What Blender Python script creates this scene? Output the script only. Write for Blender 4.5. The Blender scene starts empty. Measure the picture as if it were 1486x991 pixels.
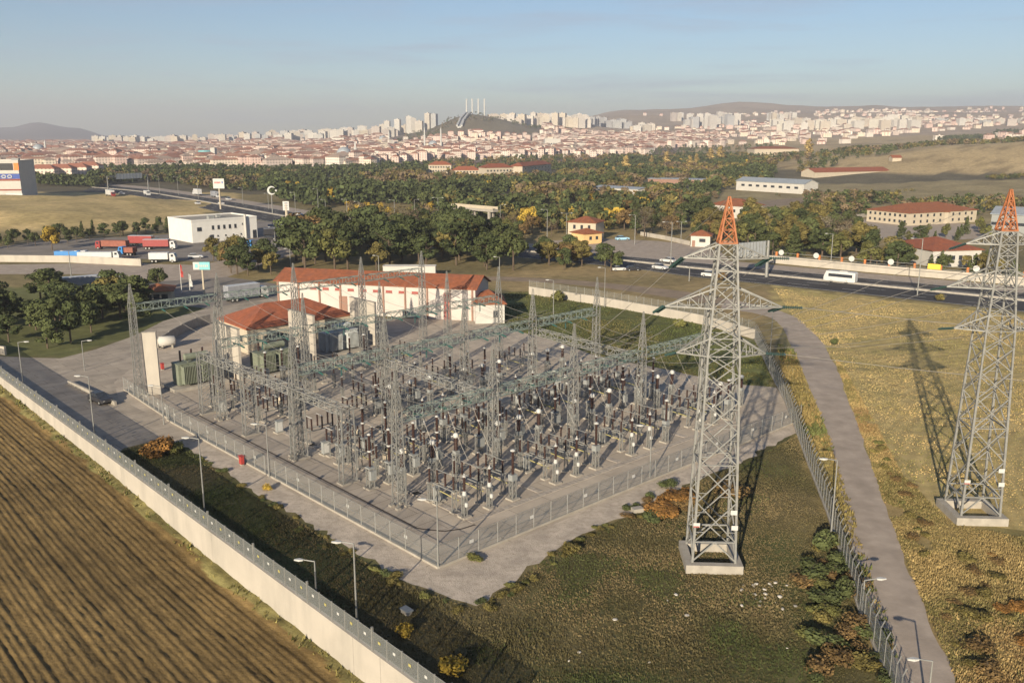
import bpy, bmesh, math, random
import numpy as np
from mathutils import Vector, Matrix
from mathutils.geometry import tessellate_polygon
R = random.Random(7)
NR = np.random.default_rng(11)
SC = bpy.context.scene
COL = SC.collection
# ---------------------------------------------------------------- camera model (drone at 40 m, looking a little down)
F = 1300.0; H = 40.0; PITCH = math.atan(300.5 / F); CP, SP = math.cos(PITCH), math.sin(PITCH)
def G(x, y, z=0.0):
    """ground point (height z) seen at photo pixel x, y"""
    u = x - 743; v = 495.5 - y
    t = (z - H) / (v * CP - F * SP)
    return (u * t, (F * CP + v * SP) * t)
C0 = G(636, 825)
_a = G(188, 580); _b = G(1150, 610)
def _n(v):
    l = math.hypot(*v); return (v[0] / l, v[1] / l)
EA = _n((_a[0] - C0[0], _a[1] - C0[1])); EB = (-EA[1] * -1, -EA[0])   # yard axes: EA back-left, EB back-right
EB = (EA[1], -EA[0])
RZA = math.atan2(EA[1], EA[0]); RZB = math.atan2(EB[1], EB[0])
def AB(a, b): return (C0[0] + EA[0] * a + EB[0] * b, C0[1] + EA[1] * a + EB[1] * b)
SUN_EL = math.radians(17.0); SH = (0.345, 0.9386)          # shadows run this way on the ground
ORD = ['first', 'second', 'third', 'fourth', 'fifth', 'sixth', 'seventh', 'eighth', 'ninth', 'tenth', 'eleventh', 'twelfth', 'thirteenth',
       'fourteenth', 'fifteenth', 'sixteenth', 'seventeenth', 'eighteenth', 'nineteenth', 'twentieth'] + ['%d%s' % (k, {1: 'st', 2: 'nd', 3: 'rd'}.get(k % 10, 'th')) for k in range(21, 99)]
# ---------------------------------------------------------------- materials
MATS = {}
def mat(name, col, rough=0.8, var=0.25, scale=1.0, metal=0.0, bump=0.0, objrand=0.0, coord='Object', spec=0.3, scale2=None, dirt=None, trans=None):
    if name in MATS: return MATS[name]
    m = bpy.data.materials.new(name); m.use_nodes = True; MATS[name] = m
    nt = m.node_tree; N = nt.nodes; L = nt.links
    b = N['Principled BSDF']; b.inputs['Roughness'].default_value = rough; b.inputs['Metallic'].default_value = metal
    b.inputs['Specular IOR Level'].default_value = spec
    tc = N.new('ShaderNodeTexCoord')
    n1 = N.new('ShaderNodeTexNoise'); n1.inputs['Scale'].default_value = scale; n1.inputs['Detail'].default_value = 6
    L.new(tc.outputs[coord], n1.inputs['Vector'])
    r = N.new('ShaderNodeMapRange'); r.inputs[1].default_value = 0.3; r.inputs[2].default_value = 0.7
    r.inputs[3].default_value = 1 - var; r.inputs[4].default_value = 1 + var
    L.new(n1.outputs['Fac'], r.inputs[0])
    mul = N.new('ShaderNodeMix'); mul.data_type = 'RGBA'; mul.blend_type = 'MULTIPLY'; mul.inputs[0].default_value = 1
    mul.inputs[6].default_value = (*col, 1); L.new(r.outputs[0], mul.inputs[7])
    out = mul.outputs[2]
    if dirt:
        n2 = N.new('ShaderNodeTexNoise'); n2.inputs['Scale'].default_value = dirt[1]; n2.inputs['Detail'].default_value = 8; n2.inputs['Roughness'].default_value = .65
        mp = N.new('ShaderNodeMapping'); mp.inputs['Scale'].default_value = dirt[3] if len(dirt) > 3 else (1, 1, 1)
        L.new(tc.outputs[coord], mp.inputs[0]); L.new(mp.outputs[0], n2.inputs['Vector'])
        rr = N.new('ShaderNodeMapRange'); rr.inputs[1].default_value = .45; rr.inputs[2].default_value = .68; rr.inputs[3].default_value = 0; rr.inputs[4].default_value = dirt[2]
        L.new(n2.outputs['Fac'], rr.inputs[0])
        mx = N.new('ShaderNodeMix'); mx.data_type = 'RGBA'; L.new(rr.outputs[0], mx.inputs[0]); L.new(out, mx.inputs[6]); mx.inputs[7].default_value = (*dirt[0], 1)
        out = mx.outputs[2]
    if objrand:
        oi = N.new('ShaderNodeObjectInfo'); hs = N.new('ShaderNodeHueSaturation')
        r2 = N.new('ShaderNodeMapRange'); r2.inputs[3].default_value = 1 - objrand; r2.inputs[4].default_value = 1 + objrand
        L.new(oi.outputs['Random'], r2.inputs[0]); L.new(r2.outputs[0], hs.inputs['Value'])
        r3 = N.new('ShaderNodeMapRange'); r3.inputs[3].default_value = .5 - objrand * .06; r3.inputs[4].default_value = .5 + objrand * .06
        ml = N.new('ShaderNodeMath'); ml.operation = 'MULTIPLY'; ml.inputs[1].default_value = 7.31
        fr = N.new('ShaderNodeMath'); fr.operation = 'FRACT'; L.new(oi.outputs['Random'], ml.inputs[0]); L.new(ml.outputs[0], fr.inputs[0]); L.new(fr.outputs[0], r3.inputs[0])
        L.new(r3.outputs[0], hs.inputs['Hue']); L.new(out, hs.inputs['Color']); out = hs.outputs[0]
    L.new(out, b.inputs['Base Color'])
    if bump:
        bp = N.new('ShaderNodeBump'); bp.inputs['Strength'].default_value = bump; bp.inputs['Distance'].default_value = .1
        n3 = N.new('ShaderNodeTexNoise'); n3.inputs['Scale'].default_value = scale2 or scale * 4; n3.inputs['Detail'].default_value = 5
        L.new(tc.outputs[coord], n3.inputs['Vector']); L.new(n3.outputs['Fac'], bp.inputs['Height']); L.new(bp.outputs[0], b.inputs['Normal'])
    return m
def attr_mat(name, rough=0.95, var=0.3, scale=0.35, scale_b=6.0, bump=0.0, windows=False, spots=None, objrand=0.0):
    """base colour from the mesh's own land-cover / species colour attribute, broken up by noise"""
    m = bpy.data.materials.new(name); m.use_nodes = True; MATS[name] = m
    nt = m.node_tree; N = nt.nodes; L = nt.links; b = N['Principled BSDF']
    b.inputs['Roughness'].default_value = rough; b.inputs['Specular IOR Level'].default_value = .15
    at = N.new('ShaderNodeVertexColor'); at.layer_name = 'cover'
    tc = N.new('ShaderNodeTexCoord'); out = at.outputs[0]
    for sc, vv in ((scale, var), (scale_b, var * .8), (scale * .15, var * .5)):
        n = N.new('ShaderNodeTexNoise'); n.inputs['Scale'].default_value = sc; n.inputs['Detail'].default_value = 6; n.inputs['Roughness'].default_value = .6
        L.new(tc.outputs['Object'], n.inputs['Vector'])
        r = N.new('ShaderNodeMapRange'); r.inputs[1].default_value = .3; r.inputs[2].default_value = .7; r.inputs[3].default_value = 1 - vv; r.inputs[4].default_value = 1 + vv
        L.new(n.outputs['Fac'], r.inputs[0])
        mu = N.new('ShaderNodeMix'); mu.data_type = 'RGBA'; mu.blend_type = 'MULTIPLY'; mu.inputs[0].default_value = 1
        L.new(out, mu.inputs[6]); L.new(r.outputs[0], mu.inputs[7]); out = mu.outputs[2]
    for col, sc, lo, hi, amt in (spots or []):
        n = N.new('ShaderNodeTexNoise'); n.inputs['Scale'].default_value = sc; n.inputs['Detail'].default_value = 7; n.inputs['Roughness'].default_value = .65
        mp = N.new('ShaderNodeMapping'); mp.inputs['Location'].default_value = (sc * 97 % 13, 31.7, 4); L.new(tc.outputs['Object'], mp.inputs[0]); L.new(mp.outputs[0], n.inputs['Vector'])
        r = N.new('ShaderNodeMapRange'); r.inputs[1].default_value = lo; r.inputs[2].default_value = hi; r.inputs[3].default_value = 0; r.inputs[4].default_value = amt
        L.new(n.outputs['Fac'], r.inputs[0])
        mx = N.new('ShaderNodeMix'); mx.data_type = 'RGBA'; L.new(r.outputs[0], mx.inputs[0]); L.new(out, mx.inputs[6]); mx.inputs[7].default_value = (*col, 1); out = mx.outputs[2]
    if windows:      # rows of window openings on walls of the far town: a pattern of the facade
        sx = N.new('ShaderNodeSeparateXYZ'); L.new(tc.outputs['Object'], sx.inputs[0])
        ge = N.new('ShaderNodeNewGeometry'); sn = N.new('ShaderNodeSeparateXYZ'); L.new(ge.outputs['True Normal'], sn.inputs[0])
        def math2(op, a, bb):
            k = N.new('ShaderNodeMath'); k.operation = op
            for i, q in enumerate((a, bb)):
                if q is None: continue
                if isinstance(q, (int, float)): k.inputs[i].default_value = q
                else: L.new(q, k.inputs[i])
            return k.outputs[0]
        fz = math2('FRACT', math2('MULTIPLY', sx.outputs[2], 1 / 3.0), None)
        wz = math2('MULTIPLY', math2('GREATER_THAN', fz, .3), math2('LESS_THAN', fz, .8))
        fx = math2('FRACT', math2('MULTIPLY', math2('ADD', sx.outputs[0], sx.outputs[1]), 1 / 3.4), None)
        wx = math2('MULTIPLY', math2('GREATER_THAN', fx, .3), math2('LESS_THAN', fx, .72))
        side = math2('LESS_THAN', math2('ABSOLUTE', sn.outputs[2], None), .2)
        msk = math2('MULTIPLY', math2('MULTIPLY', math2('MULTIPLY', wz, wx), side), .75)
        mx = N.new('ShaderNodeMix'); mx.data_type = 'RGBA'; L.new(msk, mx.inputs[0]); L.new(out, mx.inputs[6]); mx.inputs[7].default_value = (.06, .065, .075, 1); out = mx.outputs[2]
    if objrand:
        oi = N.new('ShaderNodeObjectInfo'); hs = N.new('ShaderNodeHueSaturation')
        r2 = N.new('ShaderNodeMapRange'); r2.inputs[3].default_value = 1 - objrand; r2.inputs[4].default_value = 1 + objrand
        L.new(oi.outputs['Random'], r2.inputs[0]); L.new(r2.outputs[0], hs.inputs['Value']); L.new(out, hs.inputs['Color']); out = hs.outputs[0]
    L.new(out, b.inputs['Base Color'])
    if bump:
        bp = N.new('ShaderNodeBump'); bp.inputs['Strength'].default_value = bump; bp.inputs['Distance'].default_value = .15
        n3 = N.new('ShaderNodeTexNoise'); n3.inputs['Scale'].default_value = 3; n3.inputs['Detail'].default_value = 7
        L.new(tc.outputs['Object'], n3.inputs['Vector']); L.new(n3.outputs['Fac'], bp.inputs['Height']); L.new(bp.outputs[0], b.inputs['Normal'])
    return m
def mesh_mat(name, col, cover):
    """wire netting: thin wires with open gaps"""
    m = bpy.data.materials.new(name); m.use_nodes = True; MATS[name] = m
    nt = m.node_tree; N = nt.nodes; L = nt.links; b = N['Principled BSDF']
    b.inputs['Base Color'].default_value = (*col, 1); b.inputs['Roughness'].default_value = .6
    t = N.new('ShaderNodeBsdfTransparent'); mx = N.new('ShaderNodeMixShader'); mx.inputs[0].default_value = cover
    n = N.new('ShaderNodeTexNoise'); n.inputs['Scale'].default_value = 9; tc = N.new('ShaderNodeTexCoord'); L.new(tc.outputs['Object'], n.inputs['Vector'])
    r = N.new('ShaderNodeMapRange'); r.inputs[3].default_value = cover * .6; r.inputs[4].default_value = cover * 1.4; L.new(n.outputs['Fac'], r.inputs[0]); L.new(r.outputs[0], mx.inputs[0])
    L.new(t.outputs[0], mx.inputs[1]); L.new(b.outputs[0], mx.inputs[2]); L.new(mx.outputs[0], N['Material Output'].inputs[0])
    return m
STEEL = mat('galvanised_steel', (.23, .23, .222), .5, .15, 2.0, .25)
STEELG = mat('green_grey_steel', (.17, .205, .19), .55, .2, 1.5, .15)
STEELD = mat('dull_steel', (.2, .205, .2), .55, .2, 3, .2)
ORANGE = mat('orange_paint', (.31, .115, .05), .55, .12, 2)
CONC = mat('pale_concrete', (.31, .285, .25), .9, .15, 1.2, dirt=((.25, .23, .2), .8, .5))
WHITEWALL = mat('whitewashed_wall', (.395, .36, .315), .9, .05, .5, dirt=((.25, .235, .21), .35, .5, (1, 1, .25)))
PORC = mat('brown_porcelain', (.042, .022, .018), .25, .2, 5, spec=.5)
PORCL = mat('white_enamel', (.45, .45, .44), .4, .06, 3)
GREYBOX = mat('grey_cabinet', (.24, .25, .25), .5, .1, 3)
YELLOW = mat('yellow_bar', (.36, .32, .13), .5, .15, 3)
GLASSGREEN = mat('green_insulator_glass', (.035, .11, .10), .2, .2, 6, spec=.6)
GLASSDARK = mat('dark_insulator_glass', (.03, .06, .055), .2, .2, 6, spec=.6)
WIRE = mat('aluminium_wire', (.26, .245, .225), .5, .1, 1, .3)
NET = mesh_mat('fence_netting', (.26, .27, .26), .22)
NETL = mesh_mat('lane_fence_netting', (.3, .31, .3), .42)
NETD = mesh_mat('dense_netting', (.17, .18, .18), .62)
BLACK = mat('black_rubber', (.02, .02, .02), .8, .2, 3)
GLASS = mat('dark_window_glass', (.03, .035, .045), .12, .2, 2, spec=.6)
TILE = mat('terracotta_tiles', (.25, .085, .04), .85, .22, 1.2, objrand=.1, dirt=((.16, .07, .05), .5, .6), bump=.3, scale2=6)
PLAS_PINK = mat('pink_white_plaster', (.46, .42, .395), .9, .06, .5, dirt=((.5, .4, .36), .3, .35))
PLAS_CREAM = mat('cream_plaster', (.42, .365, .285), .9, .08, .5, dirt=((.45, .38, .3), .4, .4))
PLAS_WHITE = mat('white_plaster', (.44, .425, .40), .9, .05, .5, dirt=((.55, .52, .48), .3, .35))
PLAS_BROWN = mat('brown_pilaster', (.25, .15, .115), .9, .1, 1)
REDPANE = mat('red_shutter', (.28, .07, .06), .6, .15, 2)
BARK = mat('bark', (.10, .075, .055), .95, .3, 4)
LAMP = mat('lamp_housing', (.42, .42, .41), .4, .08, 3)
# ---------------------------------------------------------------- mesh building
class MB:
    def __init__(s): s.v = []; s.f = []; s.m = []
    def quad(s, pts, mi=0):
        n = len(s.v); s.v += [tuple(p) for p in pts]; s.f.append(tuple(range(n, n + len(pts)))); s.m.append(mi)
    def beam(s, p, q, w, w2=None, mi=0):
        p = Vector(p); q = Vector(q); d = q - p
        if d.length < 1e-6: return
        d.normalize(); up = Vector((0, 0, 1)) if abs(d.z) < .95 else Vector((1, 0, 0))
        a = d.cross(up).normalized(); b = d.cross(a).normalized(); h = w / 2; h2 = (w2 if w2 is not None else w) / 2
        n = len(s.v)
        for c, hh in ((p, h), (q, h2)):
            for i, j in ((-1, -1), (1, -1), (1, 1), (-1, 1)): s.v.append(tuple(c + a * i * hh + b * j * hh))
        for f in ((0, 1, 2, 3), (7, 6, 5, 4), (0, 4, 5, 1), (1, 5, 6, 2), (2, 6, 7, 3), (3, 7, 4, 0)): s.f.append(tuple(n + k for k in f)); s.m.append(mi)
    def box(s, c, d, rz=0, mi=0):
        x, y, z = c; ax, ay, az = d[0] / 2, d[1] / 2, d[2] / 2; co, si = math.cos(rz), math.sin(rz); n = len(s.v)
        for k in (-1, 1):
            for i, j in ((-1, -1), (1, -1), (1, 1), (-1, 1)):
                u, w = i * ax, j * ay; s.v.append((x + u * co - w * si, y + u * si + w * co, z + k * az))
        for f in ((3, 2, 1, 0), (4, 5, 6, 7), (0, 1, 5, 4), (1, 2, 6, 5), (2, 3, 7, 6), (3, 0, 4, 7)): s.f.append(tuple(n + k for k in f)); s.m.append(mi)
    def lathe(s, prof, n=8, c=(0, 0, 0), axis='z', mi=0):
        st = len(s.v)
        for r, z in prof:
            for k in range(n):
                a = 2 * math.pi * k / n; p = (r * math.cos(a), r * math.sin(a), z)
                if axis == 'x': p = (z, p[0], p[1])
                if axis == 'y': p = (p[0], z, p[1])
                s.v.append((c[0] + p[0], c[1] + p[1], c[2] + p[2]))
        for i in range(len(prof) - 1):
            for k in range(n):
                a = st + i * n + k; b = st + i * n + (k + 1) % n; s.f.append((a, b, b + n, a + n)); s.m.append(mi)
        s.f.append(tuple(st + k for k in range(n))[::-1]); s.m.append(mi)
        e = st + (len(prof) - 1) * n; s.f.append(tuple(e + k for k in range(n))); s.m.append(mi)
    def tube(s, p, q, r, r2=None, n=6, mi=0):
        p = Vector(p); q = Vector(q); d = (q - p).normalized(); up = Vector((0, 0, 1)) if abs(d.z) < .95 else Vector((1, 0, 0))
        a = d.cross(up).normalized(); b = d.cross(a); st = len(s.v); r2 = r if r2 is None else r2
        for c, rr in ((p, r), (q, r2)):
            for k in range(n):
                t = 2 * math.pi * k / n; s.v.append(tuple(c + a * rr * math.cos(t) + b * rr * math.sin(t)))
        for k in range(n):
            s.f.append((st + k, st + (k + 1) % n, st + n + (k + 1) % n, st + n + k)); s.m.append(mi)
        s.f.append(tuple(st + k for k in range(n))); s.f.append(tuple(st + n + k for k in range(n))[::-1]); s.m += [mi, mi]
    def polyline(s, pts, r, n=4, mi=0):
        for a, b in zip(pts[:-1], pts[1:]): s.tube(a, b, r, r, n, mi)
    def prism(s, poly, z0, z1, mi=0):
        n = len(s.v); k = len(poly)
        s.v += [(x, y, z0) for x, y in poly] + [(x, y, z1) for x, y in poly]
        s.f.append(tuple(n + i for i in range(k))[::-1]); s.f.append(tuple(n + k + i for i in range(k))); s.m += [mi, mi]
        for i in range(k): s.f.append((n + i, n + (i + 1) % k, n + k + (i + 1) % k, n + k + i)); s.m.append(mi)
    def build(s, name, mats, parent=None, loc=(0, 0, 0), rz=0, smooth=False):
        me = bpy.data.meshes.new(name); me.from_pydata(s.v, [], s.f)
        mats = mats if isinstance(mats, (list, tuple)) else [mats]
        for m in mats: me.materials.append(m)
        if len(mats) > 1: me.polygons.foreach_set('material_index', s.m)
        if smooth: me.polygons.foreach_set('use_smooth', [True] * len(me.polygons))
        me.update()
        o = bpy.data.objects.new(name, me); COL.objects.link(o); o.location = loc; o.rotation_euler[2] = rz
        if parent: o.parent = parent
        return o
def tag(o, label, cat, group=None, kind=None):
    o['label'] = label; o['category'] = cat
    if group: o['group'] = group
    if kind: o['kind'] = kind
    return o
def struct(o, label=None, cat=None, kind='structure'):
    o['kind'] = kind
    if label: o['label'] = label; o['category'] = cat
    return o
def root(name, loc, rz=0, label=None, cat=None, group=None):
    o = bpy.data.objects.new(name, None); COL.objects.link(o); o.location = (loc[0], loc[1], loc[2] if len(loc) > 2 else 0); o.rotation_euler[2] = rz
    o.empty_display_size = .3
    if label: tag(o, label, cat, group)
    return o
CH = {}
def kids(o): return [c for c in COL.objects if c.parent == o]
def dup(src, loc, rz, label=None, scale=None, children=None):
    r = src.copy(); COL.objects.link(r); r.location = (loc[0], loc[1], loc[2] if len(loc) > 2 else 0); r.rotation_euler[2] = rz
    if scale: r.scale = scale if isinstance(scale, tuple) else (scale,) * 3
    if label: r['label'] = label
    for c in (children or CH.get(src.name) or []):
        d = c.copy(); COL.objects.link(d); d.parent = r
        for g in CH.get(c.name, []):
            e = g.copy(); COL.objects.link(e); e.parent = d
    return r
def reg(o):            # remember a prototype's parts for dup()
    CH[o.name] = kids(o)
    for c in CH[o.name]: CH[c.name] = kids(c)
    return o
def np_mesh(name, V, Q, mats, cols=None, parent=None, nper=4, mat_idx=None, smooth=False):
    me = bpy.data.meshes.new(name); nv, nf = len(V), len(Q)
    me.vertices.add(nv); me.vertices.foreach_set('co', np.ascontiguousarray(V, dtype=np.float32).ravel())
    me.loops.add(nf * nper); me.loops.foreach_set('vertex_index', np.ascontiguousarray(Q, dtype=np.int32).ravel())
    me.polygons.add(nf); me.polygons.foreach_set('loop_start', np.arange(0, nf * nper, nper, dtype=np.int32))
    me.polygons.foreach_set('loop_total', np.full(nf, nper, dtype=np.int32))
    for m in (mats if isinstance(mats, (list, tuple)) else [mats]): me.materials.append(m)
    if mat_idx is not None: me.polygons.foreach_set('material_index', mat_idx.astype(np.int32))
    if smooth: me.polygons.foreach_set('use_smooth', np.ones(nf, dtype=bool))
    me.update(calc_edges=True); me.validate()
    if cols is not None:
        at = me.color_attributes.new('cover', 'FLOAT_COLOR', 'POINT')
        c4 = np.ones((nv, 4), dtype=np.float32); c4[:, :3] = cols; at.data.foreach_set('color', c4.ravel())
    o = bpy.data.objects.new(name, me); COL.objects.link(o)
    if parent: o.parent = parent
    return o
def inpoly(X, Y, poly):
    X = np.asarray(X); Y = np.asarray(Y); r = np.zeros(X.shape, bool); n = len(poly)
    for i in range(n):
        x1, y1 = poly[i]; x2, y2 = poly[(i + 1) % n]
        if y1 == y2: continue
        r ^= ((y1 > Y) != (y2 > Y)) & (X < (x2 - x1) * (Y - y1) / (y2 - y1) + x1)
    return r
def vnoise(X, Y, s, seed=0):
    """smooth value noise in numpy"""
    x = np.asarray(X) / s + seed * 17.3; y = np.asarray(Y) / s + seed * 9.1
    xi = np.floor(x).astype(np.int64); yi = np.floor(y).astype(np.int64); fx = x - xi; fy = y - yi
    fx = fx * fx * (3 - 2 * fx); fy = fy * fy * (3 - 2 * fy)
    def h(i, j):
        k = (i * 374761393 + j * 668265263 + seed * 1013904223) & 0x7fffffff
        k = ((k ^ (k >> 13)) * 1274126177) & 0x7fffffff
        return ((k ^ (k >> 16)) & 0xffff) / 65535.0
    return (h(xi, yi) * (1 - fx) + h(xi + 1, yi) * fx) * (1 - fy) + (h(xi, yi + 1) * (1 - fx) + h(xi + 1, yi + 1) * fx) * fy
# ---------------------------------------------------------------- terrain heights
DS = [0, 600, 750, 1000, 1500, 2000, 2600, 3200, 4500, 6000, 8500, 12000]
_ = None
TAB = {-250: [_, _, _, _, _, _, _, _, _, _, 196, 196],
       -60: [_, _, _, _, _, _, _, _, _, 203, 188, 196], 15: [_, _, _, _, _, _, _, _, _, 203, 187, 196], 60: [_, _, _, _, _, _, _, _, _, 202, 178, 196], 110: [_, _, _, _, _, _, _, _, _, 202.5, 187, 198],
       165: [_, _, _, _, _, _, _, _, _, 203, 199, 200],
       300: [_, _, _, _, _, _, _, 210, 205, 203, 201, 200], 430: [_, _, _, _, 229, 220, 212, 204, 201, 202, 201, 200],
       560: [_, _, _, _, 229, 219, 203, 194, 195, 200, 201, 200], 625: [_, _, _, _, 229, 217, 190, 190, 194, 198, 200, 200],
       660: [_, _, _, _, 229, 216, 173, 186, 190, 198, 200, 200], 690: [_, _, _, _, 229, 215, 168, 184, 188, 197, 200, 200], 720: [_, _, _, _, 229, 215, 174, 184, 187, 195, 198, 200],
       780: [_, _, _, _, 229, 214, 186, 180, 182, 191, 194, 200], 850: [_, _, _, _, 229, 214, 197, 183, 176, 170, 175, 200],
       900: [_, _, _, _, 229, 214, 199, 188, 168, 161, 166, 200],
       1000: [_, _, _, _, 228, 213, 199, 187, 168, 157, 162, 200], 1080: [_, _, _, 244, 227, 212, 198, 186, 168, 149, 158, 200], 1170: [_, _, _, 236, 222, 210, 196, 184, 166, 156, 158, 200],
       1250: [_, _, _, 226, 217, 208, 194, 182, 166, 155, 158, 200],
       1400: [_, _, 262, 211, 211, 203, 190, 178, 164, 156, 158, 200], 1540: [_, _, 260, 202, 206, 200, 188, 176, 163, 157, 158, 200],
       1900: [_, _, 259, 200, 205, 198, 188, 176, 163, 157, 158, 200]}
XS = sorted(TAB)
def _z(y, d):
    if y is None: return 0.0
    v = 495.5 - y
    return max(0.0, H + d * (v * CP - F * SP) / (F * CP + v * SP))
ZT = np.array([[_z(y, d) for y, d in zip(TAB[x], DS)] for x in XS]); XA = np.array(XS, float); DA = np.array(DS, float)
MOUND = [G(-160, 318), G(-160, 296), G(60, 287), G(160, 288), G(260, 300), G(335, 314), G(250, 322), G(120, 325)]
def terrain(X, Y):
    X = np.asarray(X, float); Y = np.asarray(Y, float)
    px = np.clip(743 + F * X / np.maximum(Y * CP + H * SP, 30), XA[0], XA[-1] - .01); d = np.clip(Y, 0, DA[-1] - 1)
    i = np.clip(np.searchsorted(XA, px, 'right') - 1, 0, len(XA) - 2); j = np.clip(np.searchsorted(DA, d, 'right') - 1, 0, len(DA) - 2)
    a = (px - XA[i]) / (XA[i + 1] - XA[i]); b = (d - DA[j]) / (DA[j + 1] - DA[j])
    a = a * a * (3 - 2 * a); b = b * b * (3 - 2 * b)
    z = (ZT[i, j] * (1 - a) + ZT[i + 1, j] * a) * (1 - b) + (ZT[i, j + 1] * (1 - a) + ZT[i + 1, j + 1] * a) * b
    rough = np.clip((z - 25) / 60, 0, 1) * (vnoise(X, Y, 240, 5) - .5) * np.clip(Y / 220, 0, 40)
    z = z + rough
    # low grassy embankment between the parking lot and the motorway
    cx = np.clip((X + 175) / -40, 0, 1) * np.clip((Y - 385) / 45, 0, 1) * np.clip((560 - Y + (-X - 175) * .25) / 60, 0, 1)
    z = z + 4.5 * (cx * cx * (3 - 2 * cx)) * (.75 + .5 * vnoise(X, Y, 30, 3)) * (Y < 640)
    return z
def tz(x, y): return float(terrain(np.array([x]), np.array([y]))[0])
def G3(px, d):
    """point on the terrain in the direction of photo column px, d metres away"""
    x = (px - 743) / F * (d * CP + H * SP); return (x, d, tz(x, d))
# ---------------------------------------------------------------- ground sheets
WZ = 1.4
W0 = G(593, 981, WZ); W1 = G(0, 545, WZ)
EW = _n((W1[0] - W0[0], W1[1] - W0[1])); NW = (EW[1], -EW[0])      # along the wall, and into the station side
if NW[1] < 0: NW = (-NW[0], -NW[1])
def UV(u, v): return (W0[0] + EW[0] * u + NW[0] * v, W0[1] + EW[1] * u + NW[1] * v)
LAWN = [G(*p) for p in ((700, 463), (735, 425), (790, 422), (1000, 465), (1100, 495), (1126, 562), (1063, 557), (960, 535), (860, 515), (818, 499), (768, 485))]
FORE = [G(*p) for p in ((150, 655), (283, 640), (640, 880), (700, 875), (930, 730), (1150, 615), (1180, 690), (1310, 1100), (600, 1100))]
DRY2 = [G(*p) for p in ((560, 398), (640, 405), (780, 384), (900, 388), (1000, 402), (1118, 415), (1120, 455), (1095, 490), (1022, 468), (768, 424), (560, 408))]
MEADOW = [G(*p) for p in ((1115, 414), (1486, 455), (1700, 480), (1700, 1300), (1310, 1100), (1190, 690), (1130, 500))]
LEFTG = [G(*p) for p in ((-200, 420), (150, 415), (240, 430), (402, 425), (305, 446), (193, 488), (88, 520), (-200, 512))]
STEPPE = None
def cover(X, Y, Z):
    """land cover: what grows or lies there"""
    n = len(X); c = np.tile(np.array([.13, .115, .06]), (n, 1))          # olive scrub floor
    big = vnoise(X, Y, 60, 1)[:, None]; mid = vnoise(X, Y, 12, 2)[:, None]; sm = vnoise(X, Y, 4, 4)[:, None]
    dry = np.array([.40, .295, .135]); weed = np.array([.085, .075, .034]); green = np.array([.075, .095, .03]); soil = np.array([.19, .14, .09])
    c = c * (1 - .5 * big) + dry * .5 * big
    far = (Y > 620)[:, None]; px = 743 + F * X / np.maximum(Y * CP + H * SP, 30)
    c = np.where(far, np.array([.12, .105, .07]) * (.8 + .4 * mid), c)
    town = ((Y > 1080) & (px < 1050))[:, None]; c = np.where(town, np.array([.17, .13, .11]) * (.8 + .4 * mid), c)
    hill = ((Z > 6) & (px > 1000) & (Y > 600))[:, None]
    hc = np.array([.40, .305, .17]) * (.85 + .3 * big); hc = hc * (1 - .35 * (mid > .72)) ; c = np.where(hill, hc, c)
    far2 = ((Y > 2300) & (px > 800))[:, None]; c = np.where(far2, np.array([.34, .265, .19]) * (.8 + .4 * big), c)
    mon = ((np.abs(px - 690) < 100) & (Y > 2300) & (Y < 2900))[:, None]; c = np.where(mon, np.array([.17, .145, .10]) * (.7 + .6 * mid), c)
    mt = ((Y > 6500) & (px < 250))[:, None]; c = np.where(mt, np.array([.12, .10, .09]), c)
    flat = ((px > 1040) & (Y > 380) & (Y < 750) & (Z < 12))[:, None]; c = np.where(flat, np.array([.27, .22, .12]) * (.75 + .5 * mid), c)
    m = inpoly(X, Y, MEADOW)[:, None]
    k = np.clip((mid - .35) * 2.5 + (sm - .5) * .8, 0, 1); lane_d = np.hypot(X - 75, (Y - 60) * .8)[:, None]; stripe = .5 + .5 * np.sin(lane_d * 2 * math.pi / 6.5 + 3 * vnoise(X, Y, 25, 14)[:, None]); c = np.where(m, (np.array([.37, .295, .13]) * k + np.array([.31, .255, .11]) * (1 - k)) * (.74 + .46 * stripe), c)
    near_dry = (m[:, 0] & (Y < 95))[:, None]; c = np.where(near_dry, dry * .7 * k + np.array([.17, .145, .06]) * (1 - k), c)
    m = inpoly(X, Y, DRY2)[:, None]; k = np.clip((mid - .3) * 2, 0, 1); c = np.where(m, np.array([.30, .225, .115]) * k + np.array([.21, .165, .08]) * (1 - k), c)
    m = inpoly(X, Y, FORE)[:, None]
    k = np.clip((mid - .4) * 3, 0, 1); k2 = np.clip((vnoise(X, Y, 9, 8)[:, None] - .55) * 4, 0, 1)
    w = weed * (1 - k) + np.array([.072, .082, .03]) * k; w = w * (1 - k2 * .7) + np.array([.15, .118, .06]) * k2 * .7; c = np.where(m, w, c)
    m = inpoly(X, Y, LAWN)[:, None]; c = np.where(m, np.array([.115, .125, .045]) * (.8 + .4 * mid), c)
    m = inpoly(X, Y, LEFTG)[:, None]; c = np.where(m, np.array([.11, .115, .045]) * (.7 + .6 * mid), c)
    m = ((X < -160) & (Y > 378) & (Y < 640) & (px < 345))[:, None]; k = np.clip((mid - .3) * 2, 0, 1); c = np.where(m, np.array([.50, .375, .18]) * k + np.array([.36, .28, .13]) * (1 - k), c)
    return c
def axis_pts(a0, a1, step, lo, hi, g):
    p = list(np.arange(a0, a1 + .1, step)); s = step; x = p[-1]
    while x < hi: s *= g; x += s; p.append(x)
    s = step; x = p[0]
    while x > lo: s *= g; x -= s; p.insert(0, x)
    return np.array(p)
us = axis_pts(-60, 230, 2.2, -9000, 12000, 1.04); vs = np.concatenate([[0, .6], axis_pts(2.2, 230, 2.2, 2, 12500, 1.035)[0:]])
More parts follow.
